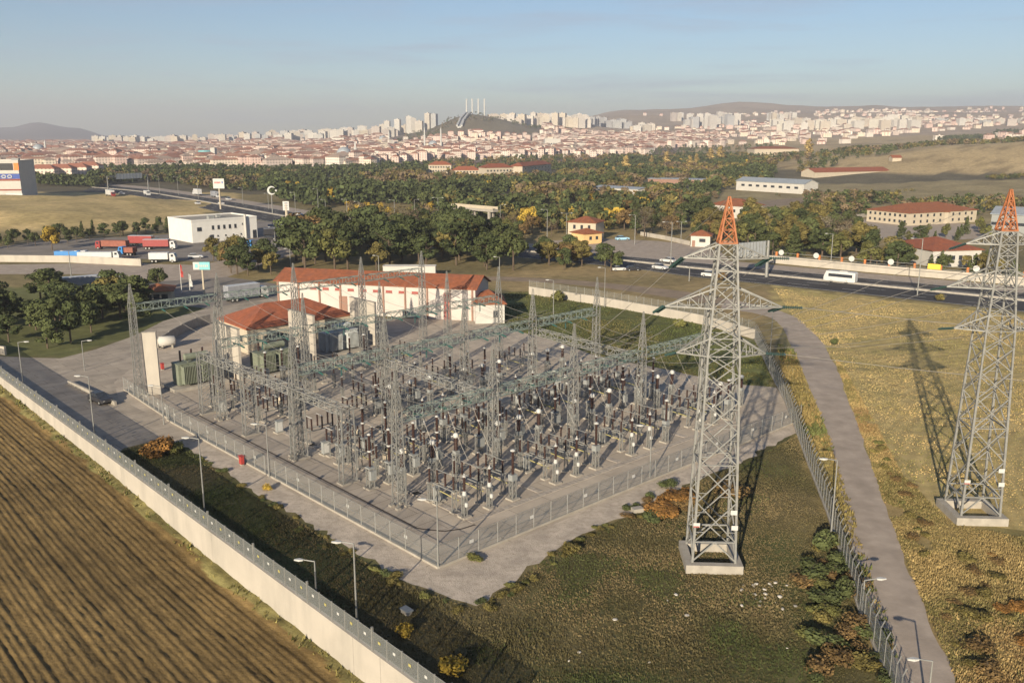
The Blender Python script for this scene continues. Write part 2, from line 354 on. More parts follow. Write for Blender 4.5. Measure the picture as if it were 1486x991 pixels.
vs = np.unique(vs[vs >= 0])
U, V = np.meshgrid(us, vs); X = W0[0] + EW[0] * U + NW[0] * V; Y = W0[1] + EW[1] * U + NW[1] * V
X = X.ravel(); Y = Y.ravel(); Z = terrain(X, Y); Z = np.where(Y < 0, 0, Z)
nu, nv = len(us), len(vs); idx = np.arange(nu * nv).reshape(nv, nu)
Q = np.stack([idx[:-1, :-1], idx[1:, :-1], idx[1:, 1:], idx[:-1, 1:]], -1).reshape(-1, 4)
keep = (Y[Q].min(1) > -400) & (Y[Q].max(1) < 11400) & (np.abs(X[Q]).max(1) < 9400); Q = Q[keep]
GROUND = attr_mat('ground_cover', .95, .28, .35, 5.0, .35, spots=[((.30, .24, .12), .22, .56, .75, .3), ((.06, .07, .026), .13, .60, .74, .3), ((.20, .12, .05), .09, .66, .76, .14)])
go = np_mesh('ground', np.stack([X, Y, Z], 1), Q, GROUND, cover(X, Y, Z), smooth=True); struct(go)
if go.data.polygons[0].normal.z < 0: go.data.flip_normals()
# ploughed field, lower than the yard, its furrows along the wall
def field_z(u): return np.interp(u, [-40, 0, 35, 60, 110, 400], [-2.1, -2.0, -1.85, -.9, -.25, 0.2])
fu = np.concatenate([np.arange(-45, 130, .75), np.arange(130, 420, 12)]); fv = np.concatenate([np.arange(0, 1.5, .3), np.arange(1.5, 62, .15), np.arange(62, 240, 8)])
U, V = np.meshgrid(fu, fv); U = U.ravel(); V = V.ravel()
wob = (vnoise(U, V, 22, 3) - .5) * .22
pl = np.clip((V - 1.1) / .6, 0, 1)
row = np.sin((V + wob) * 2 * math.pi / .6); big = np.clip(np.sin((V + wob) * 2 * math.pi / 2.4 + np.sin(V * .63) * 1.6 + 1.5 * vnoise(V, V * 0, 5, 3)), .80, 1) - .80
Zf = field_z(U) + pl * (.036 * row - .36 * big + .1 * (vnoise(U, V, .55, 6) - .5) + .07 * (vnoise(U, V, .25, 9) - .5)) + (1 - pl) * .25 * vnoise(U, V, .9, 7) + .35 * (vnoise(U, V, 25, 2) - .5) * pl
XF = W0[0] + EW[0] * U - NW[0] * V; YF = W0[1] + EW[1] * U - NW[1] * V
nu, nv = len(fu), len(fv); idx = np.arange(nu * nv).reshape(nv, nu)
Q = np.stack([idx[:-1, :-1], idx[:-1, 1:], idx[1:, 1:], idx[1:, :-1]], -1).reshape(-1, 4)
br = vnoise(U, V, 10, 2)[:, None]; fine = vnoise(U * .35, V, .5, 12)[:, None]
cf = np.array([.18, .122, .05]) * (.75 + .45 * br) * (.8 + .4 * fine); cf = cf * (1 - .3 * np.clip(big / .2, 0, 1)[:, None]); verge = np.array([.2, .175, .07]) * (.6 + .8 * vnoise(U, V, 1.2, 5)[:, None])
cf = np.where((V < 1.25 + 1.2 * (vnoise(U, V, 3, 4) - .5))[:, None], verge, cf)
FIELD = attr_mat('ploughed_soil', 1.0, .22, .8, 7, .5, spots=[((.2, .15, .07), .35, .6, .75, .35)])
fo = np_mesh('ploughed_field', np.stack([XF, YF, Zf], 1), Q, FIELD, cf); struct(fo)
if fo.data.polygons[0].normal.z < 0: fo.data.flip_normals()
# ---------------------------------------------------------------- flat sheets
def catmull(pts, n=6):
    out = []; P = [pts[0]] + list(pts) + [pts[-1]]
    for i in range(1, len(P) - 2):
        p0, p1, p2, p3 = P[i - 1], P[i], P[i + 1], P[i + 2]
        for k in range(n):
            t = k / n
            out.append(tuple(.5 * (2 * p1[j] + (p2[j] - p0[j]) * t + (2 * p0[j] - 5 * p1[j] + 4 * p2[j] - p3[j]) * t * t + (3 * p1[j] - p0[j] - 3 * p2[j] + p3[j]) * t ** 3) for j in range(2)))
    out.append(tuple(pts[-1])); return out
def rough_edge(poly, step, amp, seed=1):
    r = random.Random(seed); out = []
    for i in range(len(poly)):
        a, b = poly[i], poly[(i + 1) % len(poly)]; n = max(1, int(math.dist(a, b) / step))
        for k in range(n):
            t = k / n; out.append((a[0] + (b[0] - a[0]) * t + r.uniform(-amp, amp), a[1] + (b[1] - a[1]) * t + r.uniform(-amp, amp)))
    return out
def sheet(name, poly, z, m, parent=None):
    tri = tessellate_polygon([[Vector((x, y, 0)) for x, y in poly]])
    me = bpy.data.meshes.new(name); f = []
    for t in tri:
        a, b, c = (poly[i] for i in t); s = (b[0] - a[0]) * (c[1] - a[1]) - (b[1] - a[1]) * (c[0] - a[0]); f.append(t if s > 0 else t[::-1])
    me.from_pydata([(x, y, z) for x, y in poly], [], f); me.materials.append(m); me.update()
    o = bpy.data.objects.new(name, me); COL.objects.link(o)
    if parent: o.parent = parent
    else: o['kind'] = 'structure'
    return o
def ribbon(name, Lp, Rp, z, m, n=None):
    mb = MB(); n = n or max(len(Lp), len(Rp))
    for (a, b, c, d) in zip(Lp[:-1], Rp[:-1], Rp[1:], Lp[1:]): mb.quad([(*a, z), (*b, z), (*c, z), (*d, z)])
    o = mb.build(name, m); o['kind'] = 'structure'
    if o.data.polygons[0].normal.z < 0: o.data.flip_normals()
    return o
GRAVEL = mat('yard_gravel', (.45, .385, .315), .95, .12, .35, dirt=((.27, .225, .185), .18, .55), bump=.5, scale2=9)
PALE = mat('crushed_stone', (.45, .385, .32), .95, .22, .5, dirt=((.24, .2, .16), 1.8, .55), bump=.6, scale2=7)
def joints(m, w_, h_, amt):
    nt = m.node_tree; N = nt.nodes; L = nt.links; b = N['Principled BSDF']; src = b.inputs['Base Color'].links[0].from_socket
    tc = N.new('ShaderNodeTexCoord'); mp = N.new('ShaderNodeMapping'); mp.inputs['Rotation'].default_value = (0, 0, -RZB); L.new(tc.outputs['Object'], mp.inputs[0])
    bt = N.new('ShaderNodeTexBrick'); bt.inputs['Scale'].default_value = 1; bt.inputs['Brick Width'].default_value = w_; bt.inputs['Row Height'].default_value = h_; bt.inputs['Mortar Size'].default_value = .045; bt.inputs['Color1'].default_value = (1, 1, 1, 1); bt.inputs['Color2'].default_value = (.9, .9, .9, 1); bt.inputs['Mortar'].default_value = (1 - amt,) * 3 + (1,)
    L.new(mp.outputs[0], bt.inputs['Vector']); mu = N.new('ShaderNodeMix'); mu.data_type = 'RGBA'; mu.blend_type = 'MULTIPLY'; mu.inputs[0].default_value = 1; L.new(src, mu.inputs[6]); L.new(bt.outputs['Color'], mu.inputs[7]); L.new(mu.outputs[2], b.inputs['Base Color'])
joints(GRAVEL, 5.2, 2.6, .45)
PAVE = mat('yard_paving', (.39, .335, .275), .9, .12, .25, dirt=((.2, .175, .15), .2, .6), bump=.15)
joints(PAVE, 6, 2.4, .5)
TARMAC_P = mat('pale_tarmac', (.36, .30, .25), .9, .16, .5, dirt=((.25, .205, .165), .3, .5), bump=.2, scale2=4)
TARMAC = mat('dark_asphalt', (.036, .034, .036), .85, .2, .12, dirt=((.1, .09, .085), .05, .6))
LOTM = mat('lot_tarmac', (.22, .195, .175), .9, .15, .1, dirt=((.12, .11, .1), .07, .6))
PAINT = mat('road_paint', (.62, .62, .6), .8, .2, .8)
DIRT = mat('dirt_track', (.25, .19, .14), .95, .2, .25, dirt=((.16, .13, .08), .2, .6))
CHANNEL = mat('drain_channel', (.075, .06, .05), .95, .25, 1)
yard = [AB(a, b) for a, b in ((-.6, -.6), (62, -.6), (78, -1), (88, 2))] + [G(*p) for p in ((229, 503), (264, 482), (305, 470), (340, 463), (410, 445), (560, 462), (700, 464), (768, 485), (818, 499), (860, 515), (960, 535), (1063, 557), (1126, 562))] + [AB(2.5, 69), AB(-.6, 66)]
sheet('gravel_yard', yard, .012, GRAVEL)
pale = [G(*p) for p in ((240, 632), (300, 668), (380, 722), (470, 772), (560, 828), (625, 858), (690, 880), (740, 845), (800, 800), (860, 768), (930, 738), (1000, 700), (1080, 668), (1158, 625), (1152, 600), (900, 700), (636, 815), (283, 628))]
sheet('stone_strip', rough_edge(pale, 1.2, .45, 3), .006, PALE)
drive = [UV(-8 + 118, .35), UV(64, .35)] + [G(*p) for p in ((180, 650), (240, 636), (283, 642), (300, 610), (262, 560), (250, 520))] + [G(*p) for p in ((240, 500), (264, 483), (305, 469), (340, 462), (404, 440), (403, 428), (305, 446), (237, 466), (193, 488), (139, 507), (88, 520), (42, 519), (-160, 508))] + [UV(230, .35)]
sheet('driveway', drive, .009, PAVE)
meadow = [G(*p) for p in ((1122, 418), (1486, 459), (1700, 487), (1700, 800), (1486, 772), (1370, 752), (1290, 705), (1256, 645), (1232, 577), (1212, 526), (1190, 492), (1150, 458))]
MEADM = mat('mown_meadow', (.385, .295, .13), .98, .25, .5, dirt=((.25, .215, .085), .09, .75), bump=.4, scale2=2.5)
def mow_lines(m):
    nt = m.node_tree; N = nt.nodes; L = nt.links; b = N['Principled BSDF']; src = b.inputs['Base Color'].links[0].from_socket
    tc = N.new('ShaderNodeTexCoord'); mp = N.new('ShaderNodeMapping'); mp.inputs['Location'].default_value = (-118, -75, 0); L.new(tc.outputs['Object'], mp.inputs[0])
    wv = N.new('ShaderNodeTexWave'); wv.wave_type = 'RINGS'; wv.rings_direction = 'Z'; wv.inputs['Scale'].default_value = .16; wv.inputs['Distortion'].default_value = .9; wv.inputs['Detail'].default_value = 3; wv.inputs['Detail Scale'].default_value = .5
    L.new(mp.outputs[0], wv.inputs['Vector']); r = N.new('ShaderNodeMapRange'); r.inputs[3].default_value = .86; r.inputs[4].default_value = 1.06; L.new(wv.outputs['Fac'], r.inputs[0])
    mu = N.new('ShaderNodeMix'); mu.data_type = 'RGBA'; mu.blend_type = 'MULTIPLY'; mu.inputs[0].default_value = 1; L.new(src, mu.inputs[6]); L.new(r.outputs[0], mu.inputs[7]); L.new(mu.outputs[2], b.inputs['Base Color'])
mow_lines(MEADM)
sheet('meadow', rough_edge(meadow, 2.0, .5, 8), .004, MEADM)
# service lane on the right
laneL = catmull([G(*p) for p in ((1045, 447), (1120, 462), (1151, 507), (1170, 552), (1189, 600), (1204, 640), (1220, 715), (1247, 830), (1301, 991), (1338, 1100))], 8)
laneR = catmull([G(*p) for p in ((1055, 433), (1143, 455), (1183, 485), (1207, 520), (1229, 573), (1253, 637), (1286, 736), (1329, 849), (1387, 991), (1425, 1100))], 8)
rr = random.Random(5); laneR = [(x + rr.uniform(-.25, .25), y + rr.uniform(-.25, .25)) for x, y in laneR]; laneL = [(x + rr.uniform(-.15, .15), y) for x, y in laneL]
ribbon('lane', laneL, laneR, .008, TARMAC_P)
trL = catmull([G(*p) for p in ((560, 408), (740, 408), (860, 416), (960, 430), (1060, 447))], 6); trR = catmull([G(*p) for p in ((560, 401), (740, 402), (860, 409), (1000, 424), (1075, 439))], 6)
ribbon('dirt_path', trL, trR, .005, DIRT)
# motorway: far edge and near edge (photo pixels on level ground), in world points
farE = catmull([G(*p) for p in ((150, 266), (219, 272), (290, 281), (357, 291), (437, 304), (510, 317), (600, 331), (700, 345), (800, 357), (900, 366), (1000, 374), (1118, 384), (1250, 396), (1400, 409), (1560, 424), (1800, 446))], 5)
nearE = catmull([G(*p) for p in ((120, 277), (188, 283), (260, 296), (330, 310), (405, 325), (470, 339), (560, 352), (660, 364), (780, 376), (911, 389), (1000, 401), (1118, 413), (1250, 427), (1400, 443), (1560, 461), (1800, 488))], 5)
ribbon('motorway', farE, nearE, .02, TARMAC)
def lerp_line(t): return [(a[0] * (1 - t) + b[0] * t, a[1] * (1 - t) + b[1] * t) for a, b in zip(farE, nearE)]
ribbon('motorway_shoulder', lerp_line(0.0), lerp_line(.27), .03, TARMAC_P)
dash = MB()
def along(line):
    out = []; acc = 0
    for a, b in zip(line[:-1], line[1:]):
        d = math.dist(a, b); out.append((a, b, acc, d)); acc += d
    return out, acc
def point_at(segs, s):
    for a, b, acc, d in segs:
        if acc <= s <= acc + d:
            t = (s - acc) / d; return (a[0] + (b[0] - a[0]) * t, a[1] + (b[1] - a[1]) * t), _n((b[0] - a[0], b[1] - a[1]))
    a, b, acc, d = segs[-1]; return b, _n((b[0] - a[0], b[1] - a[1]))
for t in (.28, .545, .615, .985):                                      # solid edge lines
    ln = lerp_line(t); sg, tot = along(ln); s = 0
    while s < tot - 8:
        (p, d), (q, e) = point_at(sg, s), point_at(sg, s + 8); nn = (-d[1] * .12, d[0] * .12)
        dash.quad([(p[0] - nn[0], p[1] - nn[1], .035), (q[0] - nn[0], q[1] - nn[1], .035), (q[0] + nn[0], q[1] + nn[1], .035), (p[0] + nn[0], p[1] + nn[1], .035)]); s += 8
for t in (.37, .455, .735, .86):
    ln = lerp_line(t); sg, tot = along(ln); s = 0
    while s < tot - 8:
        (p, d), (q, e) = point_at(sg, s), point_at(sg, s + 6); nn = (-d[1] * .1, d[0] * .1)
        dash.quad([(p[0] - nn[0], p[1] - nn[1], .035), (q[0] - nn[0], q[1] - nn[1], .035), (q[0] + nn[0], q[1] + nn[1], .035), (p[0] + nn[0], p[1] + nn[1], .035)]); s += 15
o = dash.build('road_markings', PAINT); o['kind'] = 'structure'
if o.data.polygons[0].normal.z < 0: o.data.flip_normals()
med = MB(); la, lb = lerp_line(.56), lerp_line(.60)
for a, b, c, d in zip(la[:-1], lb[:-1], lb[1:], la[1:]):
    for hh, (p, q, r_, s_) in ((.0, (a, b, c, d)),):
        med.quad([(*p, .45), (*q, .45), (*r_, .45), (*s_, .45)]); med.quad([(*q, 0), (*r_, 0), (*r_, .45), (*q, .45)]); med.quad([(*p, 0), (*s_, 0), (*s_, .45), (*p, .45)])
o = med.build('median_strip', CONC); o['kind'] = 'structure'
sheet('motorway_junction', [G(*p) for p in ((790, 350), (865, 346), (955, 350), (1010, 356), (1045, 365), (1060, 378), (900, 368), (790, 356))], .034, TARMAC_P)
sheet('parking_lot', [G(*p) for p in ((-60, 366), (60, 350), (150, 345), (250, 340), (376, 320), (440, 331), (520, 347), (470, 352), (410, 372), (300, 380), (210, 376), (180, 374), (0, 372))], .015, LOTM)
sheet('side_road', [G(*p) for p in ((-200, 384), (0, 384), (180, 382), (290, 385), (350, 372), (405, 362), (430, 368), (370, 388), (330, 402), (240, 408), (150, 398), (0, 398), (-200, 398))], .018, TARMAC_P)
sheet('entrance_road', [G(*p) for p in ((238, 408), (330, 402), (400, 412), (402, 432), (300, 448), (238, 440), (205, 415))], .012, LOTM)
sheet('depot_yard', [G(*p) for p in ((1232, 322), (1270, 316), (1420, 326), (1440, 345), (1330, 352), (1250, 344))], .015, TARMAC_P)
sheet('park_path', [G(*p) for p in ((1085, 293), (1150, 288), (1240, 283), (1290, 280), (1290, 284), (1200, 292), (1120, 300), (1080, 302))], .015, DIRT)
SLAB = mat('trench_slabs', (.36, .32, .28), .9, .2, 1.6, dirt=((.2, .17, .15), .9, .6))
tm = MB()
def trench(a0, b0, a1, b1, w_=.8):
    p, q = AB(a0, b0), AB(a1, b1); L_ = math.dist(p, q); d = _n((q[0] - p[0], q[1] - p[1])); rz = math.atan2(d[1], d[0]); n = int(L_ / .62)
    for i in range(n): t = (i + .5) * .62; tm.box((p[0] + d[0] * t, p[1] + d[1] * t, .03), (.57, w_, .07), rz)
for a in (5.9, 15.9, 31, 38.4, 55): trench(a, 9, a, 66)
for b in (9.6, 20.2, 34.2, 48.2): trench(6.5, b, 70, b)
o = tm.build('cable_trench_path', SLAB); o['kind'] = 'structure'
ch = MB()
cl = [AB(61, 4.3), AB(8.6, 4.0), AB(7.9, 4.3), AB(6.0, 5.6), AB(5.2, 7.2), AB(5.0, 9)]
for a, b in zip(cl[:-1], cl[1:]):
    d = _n((b[0] - a[0], b[1] - a[1])); nn = (-d[1] * .13, d[0] * .13)
    ch.quad([(a[0] - nn[0], a[1] - nn[1], .017), (b[0] - nn[0], b[1] - nn[1], .017), (b[0] + nn[0], b[1] + nn[1], .017), (a[0] + nn[0], a[1] + nn[1], .017)])
o = ch.build('drain_path', CHANNEL); o['kind'] = 'structure'
if o.data.polygons[0].normal.z < 0: o.data.flip_normals()
# ---------------------------------------------------------------- light, sky, camera, air
cam = bpy.data.cameras.new('camera'); co = bpy.data.objects.new('camera', cam); COL.objects.link(co)
cam.sensor_width = 36; cam.lens = 36 * F / 1486; cam.clip_start = .5; cam.clip_end = 40000
co.location = (0, 0, H); co.rotation_euler = (math.pi / 2 - PITCH, 0, 0); SC.camera = co
az = math.atan2(-SH[0], -SH[1])                      # compass direction of the sun from +Y towards +X
sl = bpy.data.lights.new('sun', 'SUN'); sl.energy = 5.0; sl.angle = math.radians(.5); sl.color = (1, .86, .64)
so = bpy.data.objects.new('sun', sl); COL.objects.link(so); so.location = (-40, -120, 80)
so.rotation_euler = Vector((SH[0] * math.cos(SUN_EL), SH[1] * math.cos(SUN_EL), -math.sin(SUN_EL))).to_track_quat('-Z', 'Y').to_euler()
w = bpy.data.worlds.new('World'); SC.world = w; w.use_nodes = True; N = w.node_tree.nodes; L = w.node_tree.links
bg = N['Background']; bg.inputs[1].default_value = .05
sky = N.new('ShaderNodeTexSky'); sky.sky_type = 'NISHITA'; sky.sun_disc = False; sky.sun_elevation = SUN_EL; sky.sun_rotation = az
sky.air_density = 1.0; sky.dust_density = .6; sky.ozone_density = 1.5; sky.altitude = 900
tc = N.new('ShaderNodeTexCoord'); mp = N.new('ShaderNodeMapping'); mp.inputs['Scale'].default_value = (1.4, 1.4, 17); mp.inputs['Rotation'].default_value = (0, .09, .5)
nz = N.new('ShaderNodeTexNoise'); nz.inputs['Scale'].default_value = 2.6; nz.inputs['Detail'].default_value = 7; nz.inputs['Roughness'].default_value = .6; nz.inputs['Distortion'].default_value = .4
L.new(tc.outputs['Generated'], mp.inputs[0]); L.new(mp.outputs[0], nz.inputs['Vector'])
mr = N.new('ShaderNodeMapRange'); mr.inputs[1].default_value = .5; mr.inputs[2].default_value = .72; mr.inputs[3].default_value = 0; mr.inputs[4].default_value = .6
L.new(nz.outputs['Fac'], mr.inputs[0])
mx = N.new('ShaderNodeMix'); mx.data_type = 'RGBA'; L.new(mr.outputs[0], mx.inputs[0]); L.new(sky.outputs[0], mx.inputs[6]); mx.inputs[7].default_value = (5.0, 5.3, 5.9, 1)
tint = N.new('ShaderNodeMix'); tint.data_type = 'RGBA'; tint.blend_type = 'MULTIPLY'; tint.inputs[0].default_value = 1; tint.inputs[7].default_value = (.96, 1.06, 1.2, 1)
L.new(mx.outputs[2], tint.inputs[6]); L.new(tint.outputs[2], bg.inputs[0])
SC.view_settings.view_transform = 'Standard'; SC.view_settings.look = 'None'; SC.view_settings.exposure = 0.82; SC.view_settings.gamma = 1
try:
    SC.cycles.use_denoising = True; SC.cycles.denoiser = 'OPENIMAGEDENOISE'; SC.cycles.denoising_prefilter = 'ACCURATE'
except Exception: pass
SC.cycles.max_bounces = 6; SC.cycles.diffuse_bounces = 2; SC.cycles.glossy_bounces = 2; SC.cycles.transparent_max_bounces = 24; SC.cycles.volume_bounces = 0
SC.cycles.use_adaptive_sampling = True; SC.cycles.adaptive_threshold = .02
hz = MB(); hz.box((0, 5500, 172), (19000, 12000, 356))
hm = bpy.data.materials.new('haze_air'); hm.use_nodes = True; n_ = hm.node_tree.nodes; n_.remove(n_['Principled BSDF'])
pv = n_.new('ShaderNodeVolumePrincipled'); pv.inputs['Color'].default_value = (.77, .79, .90, 1); pv.inputs['Density'].default_value = .000145; pv.inputs['Anisotropy'].default_value = 0.1
hm.node_tree.links.new(pv.outputs[0], n_['Material Output'].inputs['Volume'])
ho = hz.build('haze', hm); ho['kind'] = 'stuff'
# ---------------------------------------------------------------- perimeter wall with fence on top
def z_at(u): return WZ
WL = 190
def wall_mesh():
    mb = MB(); n = 60
    pts = [(-30 + (WL + 30) * i / n) for i in range(n + 1)]
    for u0, u1 in zip(pts[:-1], pts[1:]):
        a, b = UV(u0, -.18), UV(u1, -.18); c, d = UV(u1, .18), UV(u0, .18); zb0, zb1 = field_z(u0) - .5, field_z(u1) - .5
        mb.quad([(*a, zb0), (*a, WZ), (*b, WZ), (*b, zb1)]); mb.quad([(*d, -.4), (*c, -.4), (*c, WZ), (*d, WZ)]); mb.quad([(*a, WZ), (*d, WZ), (*c, WZ), (*b, WZ)])
    return mb
wr = root('perimeter_wall', UV(0, 0), 0, 'long whitewashed concrete wall between the ploughed field and the station yard', 'wall')
o = wall_mesh().build('wall_face', WHITEWALL); o.parent = wr; o.matrix_parent_inverse = Matrix.Translation((-W0[0], -W0[1], 0))
JOINT = mat('wall_joint', (.2, .18, .16), .95, .2, 2)
for u in (7.2, 3.4, 33, 58, 84, 110):
    mb = MB(); a, b = UV(u, -.183), UV(u + .05, -.183); zb = field_z(u) - .4; mb.quad([(*a, zb), (*b, zb), (*b, WZ), (*a, WZ)]); o = mb.build('joint', JOINT); o.parent = wr; o.matrix_parent_inverse = Matrix.Translation((-W0[0], -W0[1], 0))
fr = root('wall_top_fence', (*UV(0, 0), WZ), 0, 'grey netting fence with small plates standing on the whitewashed wall', 'fence')
inv = Matrix.Translation((-W0[0], -W0[1], -WZ))
rzw = math.atan2(EW[1], EW[0]); step = 1.95; k = 0; u = -9.0
while u < 150:
    a, b = UV(u, 0), UV(u + step, 0); big = (k % 5 == 2)
    if k < 90:
        mb = MB(); mb.box((*a, WZ + .85 + (.12 if big else 0)), (.09 + .06 * big, .09 + .06 * big, 1.75 + .25 * big), rzw); o = mb.build('post', STEEL); o.parent = fr; o.matrix_parent_inverse = inv
        mb = MB(); mb.quad([(*a, WZ + .05), (*b, WZ + .05), (*b, WZ + 1.62), (*a, WZ + 1.62)]); mb.beam((*a, WZ + 1.63), (*b, WZ + 1.63), .04, mi=1); o = mb.build('netting', [NETD, STEEL]); o.parent = fr; o.matrix_parent_inverse = inv
        m_ = UV(u + step / 2, -.04); mb = MB(); mb.box((*m_, WZ + 1.02), (.3, .02, .22), rzw); o = mb.build('plate', PORCL if k % 2 else YELLOW); o.parent = fr; o.matrix_parent_inverse = inv
    u += step; k += 1
# ---------------------------------------------------------------- netting fences
def fence(name, label, pts, spacing, h, kerb=True, arms=None, plates=0, net=None, post=None, maxposts=95):
    net = net or NET; post = post or STEEL
    r = root(name, pts[0], 0, label, 'fence'); inv = Matrix.Translation((-pts[0][0], -pts[0][1], 0))
    def add(mb, nm, m): o = mb.build(nm, m); o.parent = r; o.matrix_parent_inverse = inv
    npost = 0
    for a, b in zip(pts[:-1], pts[1:]):
        L_ = math.dist(a, b); n = max(1, round(L_ / spacing)); d = _n((b[0] - a[0], b[1] - a[1])); rz = math.atan2(d[1], d[0])
        for i in range(n + 1):
            if i == n and b != pts[-1]: continue
            p = (a[0] + d[0] * L_ * i / n, a[1] + d[1] * L_ * i / n)
            mb = MB(); mb.beam((*p, 0), (*p, h), .07)
            if arms:
                q = (p[0] + arms[0] * .45, p[1] + arms[1] * .45); mb.beam((*p, h), (*q, h + .5), .07)
            if npost < maxposts: add(mb, 'post', post); npost += 1
        mb = MB(); mb.quad([(*a, .2), (*b, .2), (*b, h), (*a, h)]); add(mb, 'netting', net)
        mb = MB()
        for zz in (h, h * .55): mb.beam((*a, zz), (*b, zz), .035)
        if arms:
            for f_ in (.4, .9): mb.beam((a[0] + arms[0] * .45 * f_, a[1] + arms[1] * .45 * f_, h + .5 * f_), (b[0] + arms[0] * .45 * f_, b[1] + arms[1] * .45 * f_, h + .5 * f_), .02)
        add(mb, 'rail', STEELD)
        if kerb:
            mb = MB(); mb.box(((a[0] + b[0]) / 2, (a[1] + b[1]) / 2, .12), (L_, .22, .24), rz); add(mb, 'kerb', CONC)
        for i in range(plates):
            t = (i + .5) / plates; p = (a[0] + d[0] * L_ * t + d[1] * .05, a[1] + d[1] * L_ * t - d[0] * .05)
            mb = MB(); mb.box((*p, h * .62), (.5, .02, .36), rz); add(mb, 'plate', PORCL)
    return r
fence('yard_fence', 'netting fence along the yard side facing the whitewashed wall', [AB(0, 0), AB(41, 0), AB(62, 0)], 2.5, 2.4, plates=4)
fence('yard_fence', 'netting fence along the yard side facing the nearer transmission tower', [AB(0, .02), AB(0, 33), AB(-.5, 66)], 2.5, 2.4, plates=4)
fence('gate_fence', 'short netting fence beside the concrete slab wall and the parked dark car', [AB(62, .3), AB(68, .6), AB(82, 1.4)], 2.2, 2.2, plates=2)
fence('lane_fence', 'fence with outward bent post tops between the station and the lane', [G(*p) for p in ((1095, 492), (1117, 540), (1140, 585), (1174, 677), (1201, 746), (1247, 888), (1290, 989), (1330, 1090))], 1.65, 2.5, arms=(.85, .5), net=NETL)
bw = [G(*p) for p in ((768, 427), (860, 441), (945, 456), (1022, 471), (1095, 492))]
r = root('back_wall', bw[0], 0, 'low white wall behind the green lawn with netting above', 'wall')
inv = Matrix.Translation((-bw[0][0], -bw[0][1], 0)); mb = MB(); mn = MB()
for a, b in zip(bw[:-1], bw[1:]):
    d = _n((b[0] - a[0], b[1] - a[1])); mb.box(((a[0] + b[0]) / 2, (a[1] + b[1]) / 2, 1.0), (math.dist(a, b), .3, 2.0), math.atan2(d[1], d[0]))
    mn.quad([(*a, 2.0), (*b, 2.0), (*b, 3.6), (*a, 3.6)])
o = mb.build('wall_face', WHITEWALL); o.parent = r; o.matrix_parent_inverse = inv
o = mn.build('netting', NET); o.parent = r; o.matrix_parent_inverse = inv
for a, b in zip(bw[:-1], bw[1:]):
    n = 8
    for i in range(n):
        p = (a[0] + (b[0] - a[0]) * i / n, a[1] + (b[1] - a[1]) * i / n); mb = MB(); mb.beam((*p, 2.0), (*p, 3.7), .08); o = mb.build('post', STEEL); o.parent = r; o.matrix_parent_inverse = inv
